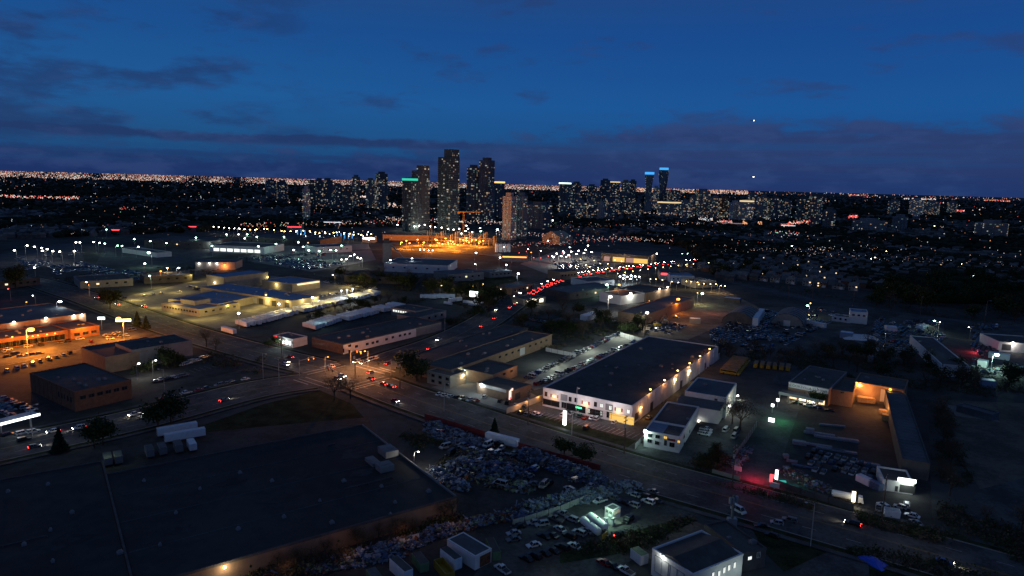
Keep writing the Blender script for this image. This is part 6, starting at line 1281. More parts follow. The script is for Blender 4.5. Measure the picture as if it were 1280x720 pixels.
for (k, px, py, s_, lb) in ((0, 75, 565, .85, 'dark conifer beside the side road right of the lit canopy'), (1, 118, 560, .75, 'left one of two round dark trees by the side road'), (1, 129, 556, .75, 'right one of two round dark trees by the side road'), (1, 198, 537, .95, 'left tree of the pair hiding red lights above the two long trailers'), (1, 214, 530, .9, 'right tree of the pair hiding red lights above the two long trailers'),
    (0, 618, 541, .62, 'small dark conifer on the verge left of the pylon sign'), (1, 705, 570, .62, 'left one of two dark trees on the verge before the red fence'), (1, 728, 579, .6, 'right one of two dark trees on the verge before the red fence'), (0, 172, 408, .9, 'left one of two pointed trees right of the orange-lit car park'), (0, 183, 411, .9, 'right one of two pointed trees right of the orange-lit car park'),
    (2, 418, 500, .95, 'bare tree on the grass corner just below the crossroads'), (2, 438, 498, .9, 'second bare tree on the grass corner below the crossroads'), (1, 521, 476, .95, 'round dark tree beside the corner block'), (1, 508, 466, 1.0, 'dark tree left of the corner block'), (2, 925, 537, 1.15, 'bare tree lit from behind right of the grey workshop'), (2, 915, 530, .9, 'small bare tree beside the lit wall of the grey workshop'),
    (1, 138, 386, 1.3, 'round dark tree at the roadside above the tan-walled factory'), (1, 20, 360, 1.4, 'big dark tree at the left edge beyond the road'), (2, 270, 440, .8, 'small bare tree on the verge above the dim parking lot'), (2, 258, 434, 1.0, 'taller bare tree on the verge above the dim parking lot'), (1, 1021, 509, .55, 'small bush tree at the corner of the lumber store')):
    tree(k, G(px, py), s_, lb)
def inpoly(x, y, poly):
    r_ = False; j = len(poly) - 1
    for i in range(len(poly)):
        if (poly[i][1] > y) != (poly[j][1] > y) and x < (poly[j][0] - poly[i][0]) * (y - poly[i][1]) / (poly[j][1] - poly[i][1]) + poly[i][0]: r_ = not r_
        j = i
    return r_
def scatter(poly, n, kinds, s0, s1, label, group):
    ws = [G(*p) for p in poly]; x0, x1 = min(p.x for p in ws), max(p.x for p in ws); y0, y1 = min(p.y for p in ws), max(p.y for p in ws); k = 0; wp = [(p.x, p.y) for p in ws]; tr = 0
    while k < n and tr < 60 * n:
        tr += 1; x, y = rnd.uniform(x0, x1), rnd.uniform(y0, y1)
        if inpoly(x, y, wp): kd = rnd.choice(kinds); sz = rnd.uniform(s0, s1); tree(kd, Vector((x, y)), sz, ('small ' if sz < s0 + (s1 - s0) * .33 else 'large ' if sz > s0 + (s1 - s0) * .67 else 'middle-sized ') + {0: 'pointed ', 1: 'leafy ', 2: 'thin-branched ', 3: 'roundish ', 4: 'spindly '}[kd] + label, group); k += 1
scatter([(640, 392), (700, 385), (800, 405), (830, 425), (775, 418), (700, 428), (650, 412)], 34, [1, 2, 3, 4], .6, 1., 'dark tree in the thicket between the road bend and the fenced car lot', 'thicket behind the car lot')
scatter([(890, 435), (960, 440), (1010, 450), (980, 465), (930, 452), (893, 445)], 14, [2, 4], .6, .9, 'bare tree in the scrub right of the white warehouse', 'scrub right of the warehouse')
scatter([(1010, 440), (1090, 430), (1180, 455), (1285, 480), (1285, 500), (1170, 492), (1020, 458)], 40, [2, 4, 3], .6, 1.0, 'bare tree in the dark brush behind the lumber yard', 'brush behind the lumber yard')
scatter([(1095, 388), (1180, 396), (1290, 405), (1290, 350), (1180, 345), (1090, 372)], 75, [1, 3, 4, 1], 1.0, 1.5, 'tall dark tree in the wood beyond the back road', 'wood beyond the back road')
scatter([(1170, 505), (1185, 520), (1195, 640), (1300, 670), (1300, 700), (1175, 650)], 22, [2, 4], .45, .8, 'low bare tree in the dark thicket at the right edge', 'thicket at the right edge')
scatter([(410, 345), (500, 352), (560, 362), (640, 372), (610, 395), (560, 372), (470, 362)], 45, [1, 3, 4], .8, 1.2, 'dark tree in the belt behind the yellow-lit yard', 'tree belt behind the yellow-lit yard')
scatter([(380, 395), (470, 376), (520, 380), (480, 386), (400, 402)], 16, [3, 4], .5, .8, 'small tree in the hedge between the two trailer rows', 'hedge between the trailer rows')
scatter([(300, 428), (380, 430), (385, 436), (310, 436)], 6, [3, 4], .35, .5, 'shrub along the verge left of the white-walled factory', 'verge shrubs'); scatter([(555, 402), (600, 388), (608, 394), (560, 408)], 8, [3, 4], .35, .6, 'shrub on the inner verge of the road bend', 'bend shrubs')
scatter([(135, 450), (170, 440), (215, 440), (240, 452), (180, 470)], 14, [1, 3], .4, .8, 'dark tree around the two white lamps of the dark yard', 'trees of the dark yard')
scatter([(300, 720), (500, 668), (575, 640), (575, 650), (480, 690), (320, 735)], 26, [2, 4], .3, .5, 'scrubby bare bush at the foot of the long brown wall', 'bushes by the brown wall')
scatter([(860, 575), (905, 560), (900, 590), (870, 600)], 7, [3, 4], .3, .5, 'small bush between the office forecourt and the access road', 'bushes by the access road')
scatter([(840, 325), (900, 320), (1000, 318), (1060, 335), (1060, 348), (900, 345)], 18, [1, 3], .9, 1.2, 'dark garden tree among the nearer houses', 'garden trees')
for o in TP: drop(o)

# ------------------------------------------------------------------ scrap heaps, wrecks, timber
em_ = None
mat('scrap_pale', (.20, .235, .29), .6, .2, var=.25, scale=2.); mat('scrap_blue', (.085, .12, .21), .5, .2, var=.4, scale=2.); mat('scrap_dark', (.06, .06, .065), .8, .2, var=.4, scale=2.); mat('scrap_green', (.16, .20, .12), .7, var=.4, scale=2.)
SM = ['scrap_pale', 'scrap_blue', 'scrap_dark', 'rust', 'scrap_green']
def heap(q, r_, h, n, wts, label, group, el=1.5, rz=0., sz=1.):
    t = MB()
    for i in range(n):
        a_, f = rnd.uniform(0, 6.28), math.sqrt(rnd.random()); x, y = math.cos(a_) * r_ * f * el, math.sin(a_) * r_ * f; z = max(.2, h * (1 - f * f) * rnd.uniform(.5, 1.) + pnoise(Vector((x, y, q.x)) * .6) * .6)
        M = Matrix.Translation((x, y, z)) @ Matrix.Rotation(rnd.uniform(0, 6.28), 4, 'Z') @ Matrix.Rotation(rnd.uniform(-.7, .7), 4, 'X') @ Matrix.Rotation(rnd.uniform(-.5, .5), 4, 'Y')
        t.k = rnd.choices(range(5), wts)[0]; c = rnd.random()
        if c < .45: a = rnd.uniform(.3, 1.) * sz; t.box(-a, a, -a * .6, a * .6, -.18 * sz, .18 * sz, M)
        elif c < .7: a = rnd.uniform(.25, .6) * sz; t.box(-a, a, -a, a, -a * .7, a * .7, M)
        elif c < .85: a = rnd.uniform(1., 2.2) * sz; t.box(-a, a, -.09, .09, -.09, .09, M)
        else:
            a = rnd.uniform(.35, .6) * sz; n0 = len(t.v); t.prism([(a * math.cos(k * 1.047), a * math.sin(k * 1.047)) for k in range(6)], -.15, .15)
            for j in range(n0, len(t.v)): t.v[j] = tuple(M @ Vector(t.v[j]))
    t.k = 2; t.prism([(math.cos(k * .785) * r_ * el * .9, math.sin(k * .785) * r_ * .9) for k in range(8)], 0, h * .45, .45)
    o = t.build('scrap_heap', SM); o.location = (*q, 0); o.rotation_euler = (0, 0, rz); tag(o, label, 'scrap', group); return o
Wp, Wb, Wd_ = (6, 3, 3, .3, .5), (3, 7, 4, .15, .3), (1, 1.5, 6, 1, 1)
hs = [((540, 533), (604, 556), 8, 2.6, 1.6, Wp, 'pale blue scrap heap, {o} from the left along the left stretch of red fence'), ((536, 540), (575, 556), 4, 2.4, 1.3, Wp, 'whitish scrap heap, {o} in the front row near the left stretch of red fence'),
      ((575, 585), (640, 600), 6, 4.5, 2.6, Wb, 'bluish scrap heap, {o} from the left in the middle of the scrap yard'), ((590, 570), (650, 590), 6, 4.0, 2.2, Wd_, 'dark mixed scrap heap, {o} from the left behind the bluish middle heaps'),
      ((655, 570), (745, 600), 9, 3.6, 2.6, Wb, 'blue-tinged scrap heap, {o} from the left just inside the right stretch of red fence'), ((545, 590), (575, 612), 3, 2.6, 1.6, Wp, 'pale scrap heap, {o} along the right edge of the giant warehouse'),
      ((655, 640), (785, 608), 14, 2.6, 1.9, Wp, 'white crumpled heap, {o} from the left in the long row above the gravel car yard'), ((610, 600), (650, 610), 4, 3.2, 1.6, (1, 1, 4, 1, 5), 'mossy green-grey scrap heap, {o} from the left in the lower scrap yard'),
      ((455, 700), (500, 685), 5, 3.0, 1.8, Wp, 'grey-blue scrap heap, {o} from the left at the foot of the brown wall'), ((350, 716), (440, 700), 5, 2.6, 1.2, Wd_, 'dark scrap heap, {o} from the left at the bottom edge by the brown wall'), ((500, 684), (560, 664), 5, 2.2, 1.4, (2, 4, 3, 1, 1), 'mixed blue and white scrap heap, {o} from the left between brown wall and containers'),
      ((580, 655), (640, 645), 5, 2.2, 1.2, (3, 2, 3, 2, 2), 'small mixed scrap heap, {o} from the left above the grey yard shed'), ((985, 590), (1030, 612), 5, 2.4, 1.1, (2, 1, 5, 1, 1), 'dark rubble heap, {o} from the left inside the lumber yard corner fence'), ((916, 585), (935, 560), 3, 2.0, 1.2, (4, 1, 3, 1, 1), 'pale junk heap, {o} from the front along the access road'),
      ((1225, 468), (1275, 458), 4, 3.2, 1.6, (6, 1, 3, 1, 1), 'pale junk heap, {o} from the left under the dazzling yard light')]
for (p0, p1, n, r_, h, wt, lb) in hs:
    a, c = G(*p0), G(*p1); u = c - a
    for i in range(n): heap(a + u * ((i + .5) / n) + Vector((rnd.uniform(-.8, .8), rnd.uniform(-.8, .8))), r_ * rnd.uniform(.8, 1.2), h * rnd.uniform(.7, 1.25), int(46 * r_), wt, lb.replace('{o}', ordw(i)), 'scrap heaps', rz=math.atan2(u.y, u.x), sz=.8)
# wrecked cars scattered in the far wrecking yards and between the heaps
def wrecks(poly, n, label, group):
    ws = [G(*p) for p in poly]; wp = [(p.x, p.y) for p in ws]; k = 0
    x0, x1 = min(p.x for p in ws), max(p.x for p in ws); y0, y1 = min(p.y for p in ws), max(p.y for p in ws)
    while k < n:
        x, y = rnd.uniform(x0, x1), rnd.uniform(y0, y1)
        if inpoly(x, y, wp):
            kd = rnd.choice(('sedan', 'hatchback', 'suv', 'van')); o = bpy.data.objects.new('wrecked_car', simple_car(kd)); COL.objects.link(o); o.location = (x, y, rnd.choice((0, 0, .9))); o.scale = (VS,) * 3; o.rotation_euler = (rnd.uniform(-.12, .12), rnd.uniform(-.12, .12), AA + rnd.choice((0, 1.57)) + rnd.uniform(-.3, .3)); cl = rnd.choices(COLS, (5, 4, 5, 8, 2, 3, 1))[0]; tag(o, cl + ' ' + label.replace('car', {'suv': 'SUV', 'sedan': 'sedan'}.get(kd, kd), 1) if 'wrecked car' in label or label.startswith('parked car') else cl + ' ' + label, 'car', group); o.material_slots[0].link = 'OBJECT'; o.material_slots[0].material = MATS['paint_' + cl]; k += 1
wrecks([(885, 415), (950, 388), (1040, 384), (1045, 400), (960, 440), (900, 440)], 60, 'wrecked car jumbled in the dark yard around the arched huts', 'wrecked cars around the arched huts')
wrecks([(1095, 400), (1180, 400), (1178, 440), (1130, 445), (1085, 430)], 40, 'wrecked car in the dark yard left of the long ribbed-roof shed', 'wrecked cars left of the long shed')
wrecks([(1215, 405), (1250, 408), (1245, 470), (1215, 465)], 18, 'parked or wrecked car in the yard right of the long ribbed-roof shed', 'cars right of the long shed')
wrecks([(535, 530), (560, 532), (660, 566), (760, 600), (740, 612), (640, 620), (560, 590)], 66, 'wrecked car lying between the scrap heaps inside the red fence', 'wrecked cars of the scrap yard'); wrecks([(760, 400), (800, 385), (860, 395), (850, 415), (800, 418)], 18, 'machine or wrecked car in the half-lit contractor yard', 'wrecks in the contractor yard'); wrecks([(300, 322), (400, 315), (440, 330), (380, 336)], 50, 'parked car in the blue-lit car storage lot', 'cars in the car storage lot'); wrecks([(20, 322), (100, 312), (100, 320), (30, 335)], 12, 'parked car in the lit car park at upper left', 'cars in the upper left car park')
wrecks([(690, 325), (760, 320), (755, 335), (700, 338)], 32, 'parked car in the plaza car park before the supermarket', 'cars in the plaza car park')
PV = MB()
def packed(poly, n, rowgap=4.6, gap=2.1):
    ws = [G(*p) for p in poly]; wp = [(p.x, p.y) for p in ws]; c = sum(ws, Vector((0, 0))) / len(ws); k = 0
    for j in range(-60, 60):
        for i in range(-90, 90):
            q = c + dirB * (j * rowgap + rnd.uniform(-.4, .4)) + dirA * (i * gap + rnd.uniform(-.2, .2))
            if k >= n or not inpoly(q.x, q.y, wp) or pnoise(Vector((q.x / 20, q.y / 20, 7))) < -.15 or rnd.random() < .12: continue
            k += 1; L, w_, h_ = 3.1 * rnd.uniform(.85, 1.15), 1.25, rnd.uniform(.95, 1.35); M = Matrix.Translation((q.x, q.y, 0)) @ Matrix.Rotation(AB_ + rnd.uniform(-.08, .08), 4, 'Z')
            PV.k = rnd.choices(range(5), (6, 4, 3, 5, 1))[0]; PV.box(-L / 2, L / 2, -w_ / 2, w_ / 2, .22, h_ * .55, M); v0 = len(PV.v); P8 = cabin(-L * .4, -L * .27, L * .1, L * .24, h_ * .55 + .005, h_, w_); PV.k = 5; hull(PV, [tuple(M @ Vector(p)) for p in P8])
for pl, n in (([(885, 415), (950, 388), (1040, 384), (1045, 402), (960, 442), (900, 442)], 330), ([(1095, 400), (1178, 402), (1176, 442), (1130, 447), (1085, 432)], 260), ([(300, 322), (400, 314), (445, 330), (380, 338)], 330), ([(1215, 405), (1250, 408), (1245, 470), (1215, 466)], 110), ([(770, 412), (800, 392), (860, 384), (880, 400), (840, 418)], 60), ([(100, 346), (180, 336), (260, 340), (180, 352)], 120), ([(480, 352), (560, 346), (600, 350), (540, 360)], 110),
              ([(0, 500), (45, 515), (30, 530), (0, 528)], 40), ([(690, 326), (760, 320), (752, 336), (700, 339)], 160), ([(20, 322), (100, 312), (104, 322), (30, 338)], 90), ([(1010, 560), (1095, 578), (1090, 600), (1010, 590)], 26), ([(60, 332), (180, 322), (190, 334), (70, 346)], 120)): packed(pl, n)
tag(PV.build('packed_vehicles', ['paint_silver', 'paint_white', 'paint_grey', 'paint_black', 'paint_blue', 'glass_dark']), 'dense rows of countless parked and wrecked cars filling the distant yards', 'vehicles', kind='stuff')
for i, (a_, b__, h, dp, m_) in enumerate([((1050, 415), (1066, 417), 3, 5, 'roof_blue'), ((1108, 408), (1122, 409), 3, 4, 'wall_white'), ((1120, 440), (1136, 443), 3, 4, 'wall_grey'), ((1000, 398), (1012, 400), 3, 4, 'wall_white'), ((1014, 402), (1030, 405), 2.6, 3, 'wall_white'), ((1085, 445), (1092, 446), 3, 3, 'wall_grey'), ((1222, 450), (1234, 452), 3, 4, 'trailer_white'), ((1236, 440), (1262, 444), 2.8, 3, 'trailer_white'), ((1228, 475), (1246, 477), 3, 4, 'roof_blue'), ((862, 398), (876, 399), 3, 4, 'wall_cream'), ((905, 372), (925, 374), 3, 6, 'wall_dark'), ((948, 398), (956, 386), 5, 3, 'white_tarp'), ((735, 395), (752, 390), 3, 5, 'trailer_white')]):
    Bld('yard_cabin', ['bluish', 'white', 'grey', 'small white', 'long pale', 'tiny grey', 'white boxy', 'long white', 'blue-roofed', 'cream', 'long dark', 'tall pale', 'lone pale'][i] + ' cabin among the cars of the ' + ('half-lit contractor yard' if a_[0] < 930 else 'wrecking yards'), 'cabin', a_, b__, depth=dp, h=h, wall=m_, roof='trailer_roof', parapet=.12)
# timber and steel stacks in the lumber yard
def stack(label, px, py, L, W_, h, rz, m, n=5, cat='stack', name='lumber_stack'):
    if m != 'timber': W_ *= .7; h *= .55; m = 'scrap_pale' if m == 'trailer_white' else m
    t = thing(name, label, cat, (*G(px, py), 0), rz, 'stacks in the lumber yard')
    for i in range(n):
        b = MB(); k = max(2, int(W_ / .35)); z = .15 + i * h / n
        for j in range(k): y = -W_ / 2 + j * W_ / k; b.box(-L / 2 + rnd.uniform(0, .25), L / 2 - rnd.uniform(0, .25), y + .015, y + W_ / k - .015, z, z + h / n * .8)
        b.build('layer', m, t)
    b = MB(); b.box(-L / 3 - .1, -L / 3 + .1, -W_ / 2, W_ / 2, 0, .148); b.box(L / 3 - .1, L / 3 + .1, -W_ / 2, W_ / 2, 0, .148); b.build('bearer', 'wood_pole', t)
for i, (px, py, L, W_, h, a_, m, lb) in enumerate([(1108, 519, 5, 2, 1.6, -30, 'timber', 'upper left stack of boards glowing orange by the shed wing'), (1117, 514, 4, 2.4, 2, -30, 'timber', 'upper middle stack of boards glowing orange by the shed wing'), (1126, 517, 4, 2.4, 2, -30, 'timber', 'upper right stack of boards glowing orange by the shed wing'), (1110, 526, 4, 2.4, 2, -30, 'timber', 'lower left stack of boards glowing orange by the shed wing'), (1122, 529, 5, 2.2, 2.2, -30, 'timber', 'lower right stack of boards glowing orange by the shed wing'),
    (1082, 503, 6, 2.4, 1.8, -20, 'timber', 'stack of boards nearest the pale green door side, right of the orange wall'), (1075, 498, 4, 2.2, 1.6, 40, 'trailer_white', 'white wrapped stack beside the orange wall'), (1088, 494, 7, 2, 1.4, -15, 'trailer_white', 'long white wrapped stack against the back warehouse wall'),
    (1024, 544, 9, 1.8, 1.2, -22, 'scrap_pale', 'left part of the long pale bundle row in mid yard'), (1037, 549, 9, 1.8, 1.2, -22, 'scrap_pale', 'middle part of the long pale bundle row in mid yard'), (1060, 552, 6, 2, 1.4, -22, 'scrap_pale', 'right part of the long pale bundle row in mid yard'), (1022, 558, 8, 1.6, 1., -22, 'scrap_pale', 'left bundle of the second pale row in mid yard'), (1038, 563, 8, 1.6, 1., -22, 'scrap_pale', 'middle bundle of the second pale row in mid yard'), (1055, 566, 7, 1.6, 1., -22, 'scrap_pale', 'right bundle of the second pale row in mid yard'),
    (999, 556, 4, 2.6, 2, -22, 'trailer_white', 'short white block stack left of the second pale row'), (1012, 541, 2.6, 2.2, 2.6, -22, 'trailer_white', 'white upright stack at the head of the long pale row'), (1040, 533, 8, 1.4, .9, -10, 'trailer_white', 'thin white stack below the parked cars in mid yard'), (1085, 582, 6, 1.8, 1.2, -22, 'scrap_pale', 'pale stack near the shed wing, lower yard'), (982, 573, 1.6, 1.6, 2.2, 0, 'trailer_white', 'small white crate stack at the left side of the yard'), (990, 578, 3, 1.4, 1, -22, 'scrap_pale', 'small pale pile right of the white crate stack'), (983, 587, 2, 1.6, 1.4, 0, 'trailer_white', 'small white pile above the turquoise lamp'), (1006, 585, 7, 1.2, .8, -28, 'scrap_blue', 'thin bluish bundle above the corner fence')]):
    stack(lb, px, py, L, W_, h, R(a_), m)
container('shipping_container', 'blue-grey container left of the signed garage', 1090, 600, 1073, 592, 2.5, 2.6, 'trailer_white', 'trailer_roof'); container('shipping_container', 'bluish container touching the signed garage', 1102, 606, 1088, 599, 2.5, 2.6, 'scrap_blue', 'scrap_blue')
t = thing('tank_truck', 'truck with a white horizontal tank beside the small lit sign at the roadside', 'truck', (*G(1055, 626), 0), R(-25)); t.scale = (VS,) * 3; b = MB(); b.tube((-3.6, 0, 2.1), (3.0, 0, 2.1), 1.15, 1.15, 16); b.ball((-3.6, 0, 2.1), 1.14, 12, 6, (.5, 1, 1)); b.ball((3.0, 0, 2.1), 1.14, 12, 6, (.5, 1, 1)); b.build('tank', 'tank_white', t)
b = MB(); b.box(-4, 4.4, -.9, .9, .55, .9); b.build('chassis', 'dark_metal', t); b = MB(); hull(b, [(4.25, -1.1, .7), (6, -1.1, .7), (6, 1.1, .7), (4.25, 1.1, .7), (4.25, -1., 2.8), (5.5, -1., 2.8), (5.5, 1., 2.8), (4.25, 1., 2.8)]); b.build('cab', 'trailer_white', t)
for x in (-3, -1.8, 5):
    for s_ in (-1, 1): b = MB(); b.tube((x, s_ * .8, .5), (x, s_ * 1.15, .5), .5, .5, 10); b.build('wheel', 'tyre', t)
t = thing('skip_box', 'pale square bin beside the utility pole before the signed garage', 'bin', (*G(1114, 646), 0), R(-20)); b = MB(); b.prism([(-1.6, -1), (1.6, -1), (1.6, 1), (-1.6, 1)], .1, 1.9, 1.06); b.build('body', 'trailer_white', t); b = MB(); b.box(-1.55, 1.55, -.95, .95, 1.903, 1.96); b.build('lid', 'metal_grey', t)
# tarpaulins
def tarp(label, px, py, L, W_, h, rz, m):
    o = MB(); n, k_ = 9, 7
    for i in range(n):
        for j in range(k_):
            x, y = -L / 2 + L * i / (n - 1), -W_ / 2 + W_ * j / (k_ - 1); e = min(i, n - 1 - i, j, k_ - 1 - j); o.v.append((x, y, (0.02 if e == 0 else h * min(1, e / 2.2)) + rnd.uniform(0, .15)))
    for i in range(n - 1):
        for j in range(k_ - 1): a = i * k_ + j; o.f.append((a, a + k_, a + k_ + 1, a + 1)); o.mi.append(0)
    t = o.build('tarpaulin', m); t.location = (*G(px, py), 0); t.rotation_euler = (0, 0, rz); tag(t, label, 'tarpaulin')
tarp('bright blue tarpaulin over a heap on the grass at the bottom right', 1091, 703, 3.6, 6, .8, R(30), 'blue_tarp'); tarp('large pale blue-white tarpaulin lying on the slope in the wrecking yards', 1075, 423, 18, 12, 2., R(-12), 'white_tarp'); tarp('small pale tarpaulin strip below the large one in the wrecking yards', 1100, 438, 12, 4, 1., R(-5), 'white_tarp')
# arched huts
def hut(label, px, py, r_, L, rz, m, endm):
    t = thing('arched_hut', label, 'hut', (*G(px, py), 0), rz); b = MB(); n = 12
    for y in (0, L):
        for i in range(n + 1): a_ = math.pi * i / n; b.v.append((r_ * math.cos(a_), y, r_ * .8 * math.sin(a_)))
    for i in range(n): b.f.append((i, i + 1, n + 2 + i, n + 1 + i)); b.mi.append(0)
    b.build('arched_roof', m, t); b = MB(); b.poly([(r_ * .97 * math.cos(math.pi * i / n), .3, r_ * .78 * math.sin(math.pi * i / n)) for i in range(n + 1)]); b.build('end_wall', endm, t)
    for k in range(5): b = MB(); y = L * (k + .5) / 5; [b.tube((r_ * 1.01 * math.cos(math.pi * i / n), y, r_ * .81 * math.sin(math.pi * i / n)), (r_ * 1.01 * math.cos(math.pi * (i + 1) / n), y, r_ * .81 * math.sin(math.pi * (i + 1) / n)), .12, .12, 4) for i in range(n)]; b.build('rib', 'metal_grey', t)
    b = MB(); b.box(-1.8, 1.8, .1, .28, 0, 3.4); b.build('door', 'door_white' if endm != 'wall_dark' else 'dark_metal', t)
hut('grey arched hut with a dark open end in the wrecking yard', 922, 406, 9, 26, R(-30), 'roof_gray', 'wall_dark'); hut('grey arched hut with a closed pale end wall in the wrecking yard', 983, 408, 9, 26, R(-30), 'roof_gray', 'wall_grey'); hut('small white arched shelter near the back road', 1163, 415, 4, 8, R(0), 'white_tarp', 'wall_dark')
# excavator arms of the contractor yard
for (px, py, s_, lb) in ((822, 409, 1., 'excavator with raised folded boom in the contractor yard'),):
    t = thing('excavator', lb, 'excavator', (*G(px, py), 0), .4); b = MB(); b.box(-2, 2, -1.4, -.8, 0, .9); b.box(-2, 2, .8, 1.4, 0, .9); b.build('tracks', 'tyre', t); b = MB(); b.box(-2, 1.4, -1.3, 1.3, .95, 2.3); b.build('house', 'yellow_metal', t); b = MB(); b.box(.2, 1.5, -1.2, -.1, 2.303, 3.3); b.build('cab', 'glass_dark', t)
    b = MB(); b.tube((1.2, .3, 1.8), (5, .3, 7.5), .35, .3, 6); b.build('boom', 'rust', t); b = MB(); b.tube((5, .3, 7.5), (8, .3, 2), .28, .22, 6); b.build('stick', 'rust', t); b = MB(); b.box(7.4, 8.6, -.4, 1, .8, 1.9); b.build('bucket', 'dark_metal', t)
# dock doors and parked dock trailers by the giant warehouse
for i, (px, py) in enumerate(((135, 580), (148, 578), (187, 570), (203, 567), (223, 564), (240, 562))):
    q = G(px, py); t = thing('dock_trailer', 'short box trailer backed to the warehouse dock, ' + ordw(i) + ' from the left', 'trailer', (*q, 0), math.atan2(n.y, n.x) if False else AA - R(15), 'trailers at the warehouse docks'); t.rotation_euler.z = math.atan2((wh.matrix_basis.to_3x3() @ Vector((0, sg, 0))).y, (wh.matrix_basis.to_3x3() @ Vector((0, sg, 0))).x)
    t.scale = (VS,) * 3; b = MB(); b.box(-3.4, 3.4, -1.3, 1.3, .9, 3.4); b.build('box', 'wall_grey' if i not in (5,) else 'trailer_white', t); b = MB(); b.box(-3.3, 3.3, -1.2, 1.2, 3.403, 3.5); b.build('roof', 'roof_gray' if i != 5 else 'trailer_roof', t); b = MB(); b.box(-3, 3, -1, 1, .3, .897); b.build('chassis', 'dark_metal', t)
q = G(134, 584); light(q.x, q.y, 5.5, (.8, 1, .5), 130, .3)
# construction site: columns, slabs, cranes
cs = thing('construction_frame', 'unfinished concrete building frame glowing orange in the construction pit', 'building site', (*G(575, 305), 0), R(-10))
for x in range(-7, 8):
    for y in (0, 1, 2): b = MB(); b.box(x * 6 - .4, x * 6 + .4, y * 9 - .4, y * 9 + .4, 0, 7 + 4 * ((x * 7 + y * 3) % 3)); b.build('column', 'concrete', cs)
b = MB(); b.box(-43, 20, -1, 20, 3.6, 4.0); b.box(-20, 43, 5, 20, 7.6, 8.); b.build('floor_slab', 'concrete', cs)
cs2 = thing('excavation_wall', 'long orange-lit shoring wall at the left of the construction pit', 'wall', (*G(520, 301), 0), R(4)); b = MB(); b.box(-42, 40, 0, 1, 0, 7); [b.box(x, x + .5, -.4, -.003, 0, 7.5) for x in range(-42, 40, 4)]; b.build('panels', 'timber', cs2)
for (px, py, h, lb) in ((579, 303, 38, 'thin yellow tower crane over the construction pit'), (539, 300, 22, 'thin mast standing left of the middle of the construction pit')):
    t = thing('tower_crane', lb, 'crane', (*G(px, py), 0), R(20)); b = MB()
    for sx in (-.7, .7):
        for sy in (-.7, .7): b.tube((sx, sy, 0), (sx, sy, h), .12, .12, 4)
    for k in range(int(h / 2)): b.tube((-.7 if k % 2 else .7, -.7, 2 * k), (.7 if k % 2 else -.7, -.7, 2 * k + 2), .08, .08, 3)
    b.build('mast', 'yellow_metal', t)
    if h > 30: b = MB(); b.box(-8, 22, -.4, .4, h, h + .9); b.box(-8, -5, -.9, .9, h - 1.5, h - .003); b.build('jib', 'yellow_metal', t)
for i, (px, py) in enumerate(((621, 315), (626, 315), (631, 315), (636, 315))):
    t = thing('silo', 'pale silo, ' + ordw(i) + ' from the left in the lit row right of the construction site', 'silo', (*G(px, py), 0), 0, 'row of pale silos'); b = MB(); b.tube((0, 0, 0), (0, 0, 9), 2, 2, 14); b.build('shell', 'tank_white', t); b = MB(); b.tube((0, 0, 9), (0, 0, 10.5), 2, .3, 14); b.build('cone', 'metal_grey', t)
q = G(628, 318); light(q.x, q.y - 4, 6, WHT, 3500, .8)
t = thing('concrete_plant', 'dark batching tower standing beside the pale flat warehouse', 'plant', (*G(484, 328), 0), R(10)); b = MB(); b.box(-4, 4, -4, 4, 0, 18); b.build('tower', 'wall_grey', t); b = MB(); b.box(-3, 2, -3, 3, 18.003, 22); b.build('top_house', 'wall_dark', t); b = MB(); b.tube((4, 0, 16), (18, 0, 1), .8, .8, 6); b.build('conveyor', 'metal_grey', t)

# ------------------------------------------------------------------ houses
def make_house(rm, lit, w_=10., d=9., h=5.6, hip=False, gar=True):
    t = thing('house', 'house', 'house'); b = MB(); b.box(-w_ / 2, w_ / 2, -d / 2, d / 2, 0, h)
    if not hip: b.poly([(-w_ / 2, -d / 2, h), (-w_ / 2, d / 2, h), (-w_ / 2, 0, h + 2.6)]); b.poly([(w_ / 2, -d / 2, h), (w_ / 2, 0, h + 2.6), (w_ / 2, d / 2, h)])
    b.build('wall', 'wall_brick' if lit % 2 else 'wall_grey', t); b = MB(); o = .4; r_ = w_ / 2 + .3 - (2.6 if hip else 0); z = h + .02
    a, c, e, f = (-w_ / 2 - .3, -d / 2 - o, z - .15), (w_ / 2 + .3, -d / 2 - o, z - .15), (w_ / 2 + .3, d / 2 + o, z - .15), (-w_ / 2 - .3, d / 2 + o, z - .15); g1, g2 = (-r_, 0, h + 2.75), (r_, 0, h + 2.75)
    b.poly([a, c, g2, g1]); b.poly([e, f, g1, g2])
    if hip: b.poly([c, e, g2]); b.poly([f, a, g1])
    rf = b.build('roof', rm, t); b = MB(); b.box(1.5, 2.2, .5, 1.2, h + 1.2, h + 3.4); b.build('chimney', 'wall_brick', rf)
    for i, (x, z) in enumerate(((-3, 4.2), (0, 4.2), (3, 4.2), (-3, 1.6))):
        b = MB(); b.box(x - .7, x + .7, -d / 2 - .05, -d / 2 - .003, z - .6, z + .6); b.build('window', 'window_warm' if (lit >> i) & 1 else 'glass_dark', t)
    if gar: b = MB(); b.box(1., 4.2, -d / 2 - .06, -d / 2 - .003, .1, 2.4); b.build('garage_door', 'door_white', t)
    return t
HP = [make_house('roof_shingle', 0), make_house('roof_shingle_pale', 0, hip=True), make_house('roof_shingle', 2, 11, 9, 5.2), make_house('roof_shingle_pale', 4, 9, 10, 5.6), make_house('roof_shingle', 0, 12, 9, 3.4, True), make_house('roof_gray', 9, 10, 9, 5.4)]
HOUSES = []
hz = [([(838, 333), (905, 322), (1010, 304), (1290, 306), (1290, 350), (1170, 344), (1080, 366), (1000, 360), (920, 346)], 300)]
cand = []
